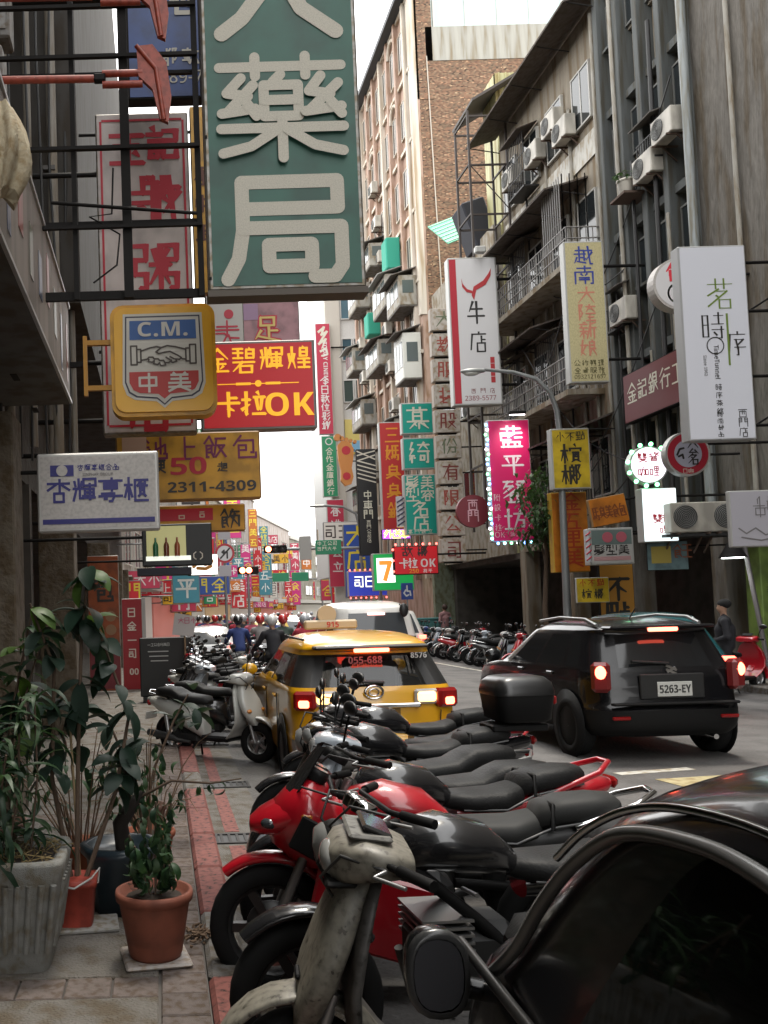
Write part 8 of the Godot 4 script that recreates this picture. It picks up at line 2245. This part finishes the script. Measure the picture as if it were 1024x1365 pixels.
	var man := thing("person", "person in black coat and cap standing by the red scooter", "person", V(10.35, 0.0, 16.6), 60)
	put(man, "body", figure(b, 0.02), cloth)
	var hair := B.new()
	hair.ell(Vector3(0, 1.70, 0.015), Vector3(0.105, 0.09, 0.115), 14, 8)
	put(man, "cap", hair, mt("cap_black", 0.012, 0.012, 0.012, 0.9))
	# pedestrian in a plaid pink shirt among the scooters across the street
	for k in b.size():
		if b[k][4] == dk: b[k][4] = Color(0.32, 0.17, 0.17) if k < 9 or b[k][0].y > 1.0 else Color(0.05, 0.05, 0.08)
	var girl := thing("person", "person in a pale pink checked shirt behind the row of scooters", "person", V(11.5, 0.12, 36.6), 20)
	put(girl, "body", figure(b, 0.025), cloth)
	hair = B.new()
	hair.ell(Vector3(0, 1.67, 0.03), Vector3(0.11, 0.12, 0.115), 14, 8)
	put(girl, "hair", hair, mt("hair_brown", 0.05, 0.025, 0.018, 0.7))

# A leaf lying along +z from its stalk, bent down by droop. Shared by all leaves of a kind.
func leaf_mesh(length: float, width: float, droop: float, fold := 0.25) -> ArrayMesh:
	var b := B.new()
	b.soft(0)
	var n := 6
	var rows := []
	for i in n + 1:
		var t := float(i) / n
		var w := width * 0.5 * pow(sin(PI * clampf(t * 0.94 + 0.04, 0, 1)), 0.75)
		var a := droop * t
		var p := Vector3(0, -sin(a) * length * t * 0.7, cos(a) * length * t)
		rows.append([p + Vector3(-w, w * fold, 0), p, p + Vector3(w, w * fold, 0)])
	for i in n:
		for k in 2:
			b.quad(rows[i][k + 1], rows[i][k], rows[i + 1][k], rows[i + 1][k + 1])
	return b.done()

func leaf_mat(called: String, r: float, g: float, bl: float, rough := 0.45) -> StandardMaterial3D:
	var m := mt(called, r, g, bl, rough)
	m.metallic_specular = 0.3
	m.backlight_enabled = true
	m.backlight = Color(r * 0.8, g * 0.9, bl * 0.5).linear_to_srgb()
	m.cull_mode = BaseMaterial3D.CULL_DISABLED
	return m

func put_leaf(parent: Node, me: Mesh, m: Material, at: Vector3, yaw: float, pitch: float, s := 1.0) -> void:
	var o := put(parent, "leaf", me, m, at)
	o.basis = Basis(Vector3.UP, yaw) * Basis(Vector3.RIGHT, -pitch) * Basis(Vector3.BACK, rng.randf_range(-0.5, 0.5)) * Basis.from_scale(Vector3.ONE * s)

func round_pot(t: Node, r: float, h: float, m: Material, n := 28) -> void:
	var b := B.new()
	b.lathe([[0.01, 0.0], [r * 0.66, 0.0], [r * 0.70, 0.02], [r * 0.92, h * 0.82], [r * 0.93, h * 0.84], [r, h * 0.86], [r * 1.02, h * 0.93], [r, h], [r * 0.9, h], [r * 0.88, h * 0.9], [0.01, h * 0.88]], n)
	put(t, "pot", b, m)
	b = B.new()
	b.lathe([[r * 0.86, h * 0.89], [0.01, h * 0.93]], 16)
	put(t, "soil", b, mt("soil", 0.035, 0.025, 0.018, 0.95, 0, "speck", Vector3(6, 6, 6)))

func plants() -> void:
	rng.seed = 99
	var terra := mt("terracotta", 0.22, 0.065, 0.036, 0.75, 0, "blotch", Vector3(2, 2, 2))
	var dark_leaf := [leaf_mat("rubber_leaf", 0.012, 0.026, 0.017, 0.4), leaf_mat("rubber_leaf_dull", 0.02, 0.033, 0.025, 0.5), leaf_mat("rubber_leaf_new", 0.05, 0.09, 0.02, 0.4)]
	var green_leaf := [leaf_mat("shrub_leaf", 0.022, 0.05, 0.02), leaf_mat("shrub_leaf_pale", 0.04, 0.07, 0.034), leaf_mat("shrub_leaf_dark", 0.012, 0.028, 0.015)]
	var bark := mt("plant_bark", 0.09, 0.06, 0.04, 0.9)
	var cane := mt("bamboo_cane", 0.24, 0.17, 0.09, 0.7)
	var big := leaf_mesh(0.22, 0.10, 0.6)
	var droopy := leaf_mesh(0.12, 0.035, 1.3)
	var strap := leaf_mesh(0.38, 0.032, 1.0, 0.4)
	var small := leaf_mesh(0.16, 0.05, 0.8)
	var G := 0.135
	# fluted planter trough with a bushy plant
	var t := thing("planter_trough", "grey fluted concrete trough planted with strappy green foliage", "planter", V(-0.88, G, 4.55))
	var stone := bumpy(mt("trough_concrete", 0.21, 0.21, 0.195, 0.9, 0, "grime", Vector3(2, 2, 2)), "fine_bump", 0.7)
	var b := B.new()
	var sec := func(y: float, w: float, d: float) -> PackedVector3Array: return b.ring(Vector3(0, y, 0), Vector3(0, 0, d), Vector3(w, 0, 0), 32, 0.25)
	b.loft([sec.call(0.0, 0.30, 0.22), sec.call(0.05, 0.31, 0.23), sec.call(0.42, 0.37, 0.27), sec.call(0.50, 0.385, 0.285), sec.call(0.52, 0.375, 0.275), sec.call(0.52, 0.34, 0.24), sec.call(0.46, 0.33, 0.23)], true, true)
	put(t, "trough", b, stone)
	for k in 13:
		var x := -0.30 + k * 0.05
		onetube(t, "flute", [Vector3(x, 0.10, 0.236), Vector3(x * 1.13, 0.42, 0.272)], 0.017, stone, 6)
	for k in 7:
		var z := -0.16 + k * 0.05
		onetube(t, "flute", [Vector3(0.316, 0.10, z), Vector3(0.368, 0.42, z * 1.13)], 0.017, stone, 6)
	onebox(t, "soil", Vector3(0, 0.46, 0), Vector3(0.6, 0.04, 0.4), mats["soil"] if mats.has("soil") else mt("soil", 0.035, 0.025, 0.018, 0.95))
	b = B.new()
	for k in 120:
		var p := Vector3(rng.randf_range(-0.32, 0.32), 0.49, rng.randf_range(-0.2, 0.2))
		b.tube([p, p + Vector3(rng.randf_range(-0.06, 0.06), rng.randf_range(0.01, 0.06), rng.randf_range(-0.05, 0.05)), p + Vector3(rng.randf_range(-0.1, 0.1), rng.randf_range(0.0, 0.07), rng.randf_range(-0.08, 0.08))], 0.003, 3, false)
	put(t, "dry_grass", b, mt("dry_grass", 0.22, 0.16, 0.07, 0.9)).set_meta("kind", "stuff")
	for k in 9:
		var p := Vector3(rng.randf_range(-0.28, 0.22), 0.46, rng.randf_range(-0.16, 0.16))
		var q := p + Vector3(rng.randf_range(-0.25, 0.22), rng.randf_range(0.35, 0.85), rng.randf_range(-0.15, 0.2))
		onetube(t, "stem", [p, p.lerp(q, 0.5) + Vector3(0.03, 0, 0.02), q], 0.006, bark, 5)
		for i in 30:
			put_leaf(t, strap if rng.randf() < 0.7 else small, green_leaf[rng.randi() % 3], p.lerp(q, rng.randf_range(0.15, 1.0)), rng.randf() * TAU, rng.randf_range(-0.3, 1.0), rng.randf_range(0.5, 1.0))
	# terracotta pot with drooping shrub
	t = thing("terracotta_pot", "round terracotta pot on a white saucer with a small drooping shrub", "potted plant", V(-0.075, G, 4.46))
	onebox(t, "saucer", Vector3(0, 0.012, 0), Vector3(0.32, 0.022, 0.30), mt("saucer_white", 0.38, 0.34, 0.31, 0.5, 0, "grime", Vector3(4, 4, 4)), 0.01, Basis(Vector3.UP, 0.15))
	var pot := Node3D.new()
	pot.name = "flowerpot"
	t.add_child(pot)
	pot.position = Vector3(0, 0.025, 0)
	round_pot(pot, 0.187, 0.31, terra, 36)
	for k in 9:
		var a := TAU * k / 9
		var q := Vector3(cos(a) * rng.randf_range(0.05, 0.2), rng.randf_range(0.45, 0.80), sin(a) * rng.randf_range(0.05, 0.18))
		onetube(t, "stem", [Vector3(cos(a) * 0.04, 0.32, sin(a) * 0.04), q], 0.005, bark, 5)
		for i in 24: put_leaf(t, droopy, green_leaf[rng.randi() % 3], Vector3(cos(a) * 0.04, 0.32, sin(a) * 0.04).lerp(q, rng.randf_range(0.35, 1.0)), rng.randf() * TAU, rng.randf_range(-1.3, -0.1), rng.randf_range(0.6, 1.1))
	# small red square pot with a tall rubber plant tied to a cane
	t = thing("rubber_plant", "tall rubber plant with broad dark leaves in a small red pot", "potted plant", V(-0.50, G, 4.95))
	onebox(t, "tile", Vector3(0.05, 0.012, 0), Vector3(0.34, 0.022, 0.24), mt("tile_grey", 0.3, 0.29, 0.27, 0.7, 0, "grime", Vector3(3, 3, 3)), 0.006, Basis(Vector3.UP, 0.1))
	b = B.new()
	b.loft([b.ring(Vector3(0, 0.024, 0), Vector3(0, 0, 0.085), Vector3(0.085, 0, 0), 16, 0.35), b.ring(Vector3(0, 0.23, 0), Vector3(0, 0, 0.105), Vector3(0.105, 0, 0), 16, 0.35), b.ring(Vector3(0, 0.23, 0), Vector3(0, 0, 0.115), Vector3(0.115, 0, 0), 16, 0.35), b.ring(Vector3(0, 0.27, 0), Vector3(0, 0, 0.118), Vector3(0.118, 0, 0), 16, 0.35), b.ring(Vector3(0, 0.27, 0), Vector3(0, 0, 0.10), Vector3(0.10, 0, 0), 16, 0.35)])
	put(t, "pot", b, mt("red_plastic_pot", 0.36, 0.05, 0.03, 0.55, 0, "blotch", Vector3(3, 3, 3)))
	onetube(t, "wire_handle", [Vector3(-0.11, 0.25, 0.09), Vector3(0.0, 0.24, 0.13), Vector3(0.09, 0.29, 0.12), Vector3(0.13, 0.33, 0.08), Vector3(0.12, 0.25, 0.06)], 0.006, mt("wire_white", 0.45, 0.44, 0.42, 0.5), 6)
	onetube(t, "cane", [Vector3(0.02, 0.2, -0.02), Vector3(-0.02, 1.05, -0.05)], 0.008, cane, 6)
	for r in [[Vector3(0, 0.2, 0), Vector3(0.02, 0.9, -0.05), Vector3(0.05, 1.55, -0.1), Vector3(0.10, 1.95, -0.1)], [Vector3(-0.02, 0.2, 0), Vector3(-0.12, 0.8, 0.0), Vector3(-0.10, 1.4, -0.05), Vector3(-0.22, 1.75, 0.0)], [Vector3(0.03, 0.2, 0.02), Vector3(0.22, 0.7, -0.1), Vector3(0.30, 1.1, -0.2), Vector3(0.10, 1.72, -0.2)]]:
		onetube(t, "stem", r, [0.016, 0.013, 0.011, 0.007], bark, 6)
		for i in 34:
			var u := rng.randf_range(0.32, 1.0)
			var p: Vector3 = (r[1] as Vector3).lerp(r[2], u * 2 - 0.64) if u < 0.66 else (r[2] as Vector3).lerp(r[3], (u - 0.66) * 3)
			put_leaf(t, big, dark_leaf[0 if rng.randf() < 0.6 else (2 if u > 0.9 else 1)], p, rng.randf() * TAU, rng.randf_range(-0.9, 0.7), rng.randf_range(0.7, 1.15))
	# dark eight-sided pot with a bonsai trunk and a long side branch
	t = thing("bonsai_pot", "dark glazed eight-sided pot with a stubby black trunk and long leafy branch", "potted plant", V(-0.27, G, 5.25))
	b = B.new()
	b.hard()
	b.lathe([[0.01, 0], [0.17, 0.0], [0.20, 0.28], [0.235, 0.32], [0.235, 0.37], [0.20, 0.37], [0.19, 0.33], [0.01, 0.33]], 8)
	put(t, "pot", b, mt("dark_glaze", 0.022, 0.035, 0.045, 0.3))
	onetube(t, "trunk", [Vector3(0.02, 0.32, 0), Vector3(0.0, 0.48, 0.02), Vector3(0.08, 0.60, 0.03), Vector3(0.14, 0.66, 0.02)], [0.05, 0.045, 0.04, 0.015], mt("black_bark", 0.02, 0.016, 0.013, 0.95), 8)
	onetube(t, "branch", [Vector3(0.10, 0.62, 0.03), Vector3(0.30, 0.72, 0.05), Vector3(0.52, 0.70, 0.06), Vector3(0.70, 0.72, 0.05)], [0.01, 0.008, 0.006, 0.004], bark, 5)
	for k in 60:
		var u := rng.randf()
		var p := Vector3(0.10, 0.62, 0.03).lerp(Vector3(0.70, 0.72, 0.05), u) if k % 3 == 0 else Vector3(rng.randf_range(-0.12, 0.26), rng.randf_range(0.55, 0.9), rng.randf_range(-0.12, 0.15))
		put_leaf(t, droopy, green_leaf[rng.randi() % 3], p, rng.randf() * TAU, rng.randf_range(-1.3, -0.2), rng.randf_range(0.6, 1.1))
	# orange pots with a dry twiggy bush behind
	for k in 2:
		t = thing("orange_pot", ["orange clay pot behind the dark pot, filled with bare dry twigs", "second orange clay pot with leggy stems beside the trough"][k], "potted plant", V([-0.12, -0.55][k], G, [6.0, 5.75][k]), 0, "orange clay pots")
		round_pot(t, 0.17, 0.26, mt("orange_clay", 0.32, 0.09, 0.04, 0.75, 0, "blotch", Vector3(2, 2, 2)))
		for i in 26:
			var a := rng.randf() * TAU
			var p := Vector3(cos(a) * 0.06, 0.22, sin(a) * 0.06)
			var q := Vector3(cos(a) * rng.randf_range(0.1, 0.55), rng.randf_range(0.42, 0.95), sin(a) * rng.randf_range(0.1, 0.4))
			onetube(t, "twig", [p, p.lerp(q, 0.6) + Vector3(0, 0.08, 0), q, q + Vector3(rng.randf_range(-0.12, 0.12), rng.randf_range(-0.08, 0.1), rng.randf_range(-0.1, 0.1))], [0.006, 0.004, 0.003, 0.002], mt("dry_twig", 0.17, 0.11, 0.07, 0.9), 4)
		for i in 22: put_leaf(t, small if k else droopy, green_leaf[rng.randi() % 3], Vector3(rng.randf_range(-0.25, 0.25), rng.randf_range(0.35, 0.8), rng.randf_range(-0.2, 0.2)), rng.randf() * TAU, rng.randf_range(-1.0, 0.5))
	# second rubber plant further on, at the kerb
	t = thing("kerb_rubber_plant", "dusty rubber plant leaning over the kerb before the white scooter", "potted plant", V(-0.15, G, 6.9))
	round_pot(t, 0.15, 0.24, mt("brown_pot", 0.10, 0.05, 0.035, 0.7))
	onetube(t, "stem", [Vector3(0, 0.2, 0), Vector3(0.06, 0.5, 0), Vector3(0.22, 0.85, -0.05), Vector3(0.34, 1.05, -0.1)], [0.014, 0.012, 0.01, 0.006], bark, 6)
	onetube(t, "stem", [Vector3(0, 0.2, 0), Vector3(-0.16, 0.6, 0.05), Vector3(-0.3, 0.95, 0.05)], [0.014, 0.012, 0.008], bark, 6)
	for k in 11: put_leaf(t, big, dark_leaf[k % 2], Vector3(0.30, 0.98, -0.08) + Vector3(rng.randf_range(-0.10, 0.1), rng.randf_range(-0.16, 0.12), rng.randf_range(-0.1, 0.1)), rng.randf() * TAU, rng.randf_range(-1.0, 0.9), rng.randf_range(0.8, 1.15))
	for k in 12: put_leaf(t, big, dark_leaf[k % 2], Vector3(-0.2, 0.75, 0.05) + Vector3(rng.randf_range(-0.15, 0.15), rng.randf_range(-0.2, 0.25), rng.randf_range(-0.1, 0.1)), rng.randf() * TAU, rng.randf_range(-0.9, 0.7), rng.randf_range(0.8, 1.1))
	# leafy shrub against the column
	t = thing("column_shrub", "dense green shrub with long leaves growing against the arcade column", "shrub", V(-1.15, G, 6.2))
	round_pot(t, 0.2, 0.3, mats["brown_pot"])
	for k in 10:
		var q := Vector3(rng.randf_range(-0.35, 0.35), rng.randf_range(0.9, 1.75), rng.randf_range(-0.25, 0.3))
		onetube(t, "stem", [Vector3(0, 0.25, 0), Vector3(q.x * 0.4, q.y * 0.6, q.z * 0.4), q], 0.007, bark, 5)
		for i in 18: put_leaf(t, small if i % 3 else big, green_leaf[rng.randi() % 3] if i % 3 else dark_leaf[rng.randi() % 3], Vector3(0, 0.3, 0).lerp(q, rng.randf_range(0.3, 1.0)), rng.randf() * TAU, rng.randf_range(-0.8, 0.7), rng.randf_range(0.8, 1.3))
	# dead leaves by the kerb
	b = B.new()
	for k in 70:
		var p := V(0.14 + rng.randfn(0, 0.05), G + 0.005 + rng.randf() * 0.02, 4.75 + rng.randfn(0, 0.07))
		b.tube([p, p + Vector3(rng.randf_range(-0.03, 0.03), rng.randf_range(0.0, 0.02), rng.randf_range(-0.03, 0.03))], [0.010, 0.003], 4, false)
	var o := put(self, "leaf_litter", b, mt("dead_leaf", 0.12, 0.075, 0.045, 0.9))
	o.set_meta("kind", "stuff")
	tag(o, "brown dead leaves heaped beside the terracotta pot", "leaves")
	# street tree across the road
	t = thing("street_tree", "small leafy street tree between the magenta sign and the lamp post", "tree", V(10.95, 0.1, 25.6))
	onetube(t, "trunk", [Vector3(0, 0, 0), Vector3(-0.05, 1.6, 0), Vector3(0.06, 3.2, 0.05), Vector3(0.0, 4.6, 0)], [0.09, 0.075, 0.06, 0.03], bark, 8)
	var crown := B.new()
	var lm := small
	for k in 9:
		var a := rng.randf() * TAU
		var c := Vector3(cos(a) * rng.randf_range(0.2, 0.7), rng.randf_range(3.4, 5.6), sin(a) * rng.randf_range(0.2, 0.8))
		onetube(t, "limb", [Vector3(0.02, rng.randf_range(2.6, 4.2), 0.03), c], [0.03, 0.01], bark, 5)
		for i in 110:
			var p := c + Vector3(rng.randfn(0, 0.24), rng.randfn(0, 0.2), rng.randfn(0, 0.24))
			crown.s.append_from(lm, 0, Transform3D(Basis(Vector3.UP, rng.randf() * TAU) * Basis(Vector3.RIGHT, rng.randf_range(-1.2, 0.8)) * Basis.from_scale(Vector3.ONE * rng.randf_range(1.0, 1.9)), p))
	put(t, "crown", crown.s.commit(), leaf_mat("tree_leaf", 0.035, 0.065, 0.025)).set_meta("kind", "stuff")
	# pot plant on the gridded facade
	t = thing("ledge_plant", "small green plant in a white tub on the gridded facade ledge", "potted plant", V(12.1, 12.05, 22.3))
	round_pot(t, 0.22, 0.4, mats["ac_enamel"])
	for k in 30: put_leaf(t, small, green_leaf[1], Vector3(rng.randf_range(-0.2, 0.2), rng.randf_range(0.35, 0.6), rng.randf_range(-0.2, 0.2)), rng.randf() * TAU, rng.randf_range(-0.3, 1.0), 1.3)
	onebox(t, "ledge", Vector3(0.1, -0.04, 0), Vector3(0.7, 0.06, 0.7), mats["rusty_angle"])

func _ready() -> void:
	# camera
	var cam := Camera3D.new()
	cam.name = "camera"
	add_child(cam)
	cam.projection = Camera3D.PROJECTION_FRUSTUM
	cam.near = 0.05
	cam.far = 600
	cam.size = 0.05 * 1365.0 / 1200.0
	cam.frustum_offset = Vector2(0.2490547 * 0.05, 0.0621986 * 0.05)
	cam.position = Vector3(0, 1.8, 0)
	cam.basis = Basis(Vector3.RIGHT, deg_to_rad(3.0)) * Basis(Vector3.BACK, deg_to_rad(-1.7))
	cam.current = true
	# sky and exposure: an even bright overcast
	var we := WorldEnvironment.new()
	we.name = "environment"
	add_child(we)
	var e := Environment.new()
	we.environment = e
	e.background_mode = Environment.BG_SKY
	e.sky = Sky.new()
	var sm := ProceduralSkyMaterial.new()
	sm.sky_top_color = Color(0.965, 0.965, 0.965)
	sm.sky_horizon_color = Color(1.0, 0.995, 0.985)
	sm.sky_curve = 0.2
	sm.sun_angle_max = 0.0
	sm.ground_bottom_color = Color(0.2, 0.19, 0.18)
	sm.ground_horizon_color = Color(0.3, 0.29, 0.28)
	e.sky.sky_material = sm
	e.background_energy_multiplier = 1.0
	e.tonemap_mode = Environment.TONE_MAPPER_LINEAR
	e.tonemap_exposure = 4.2
	e.sdfgi_enabled = true
	e.ssao_enabled = true
	e.ssil_enabled = true
	e.fog_enabled = false
	e.fog_density = 0.001
	e.fog_light_color = Color(0.95, 0.94, 0.93)
	# sun behind thick cloud
	var sun := DirectionalLight3D.new()
	sun.name = "sun"
	add_child(sun)
	sun.light_energy = 0.25
	sun.light_angular_distance = 12.0
	sun.light_color = Color(1.0, 0.97, 0.92)
	sun.shadow_enabled = true
	sun.rotation_degrees = Vector3(-72, 160, 0)
	textures()
	setting()
	left_side()
	added_awning()
	right_building_grey()
	right_building_balconies()
	brick_building()
	far_street()
	far_signs()
	left_signs()
	right_signs()
	street_furniture()
	cars()
	front_row()
	other_rows()
	people()
	plants()
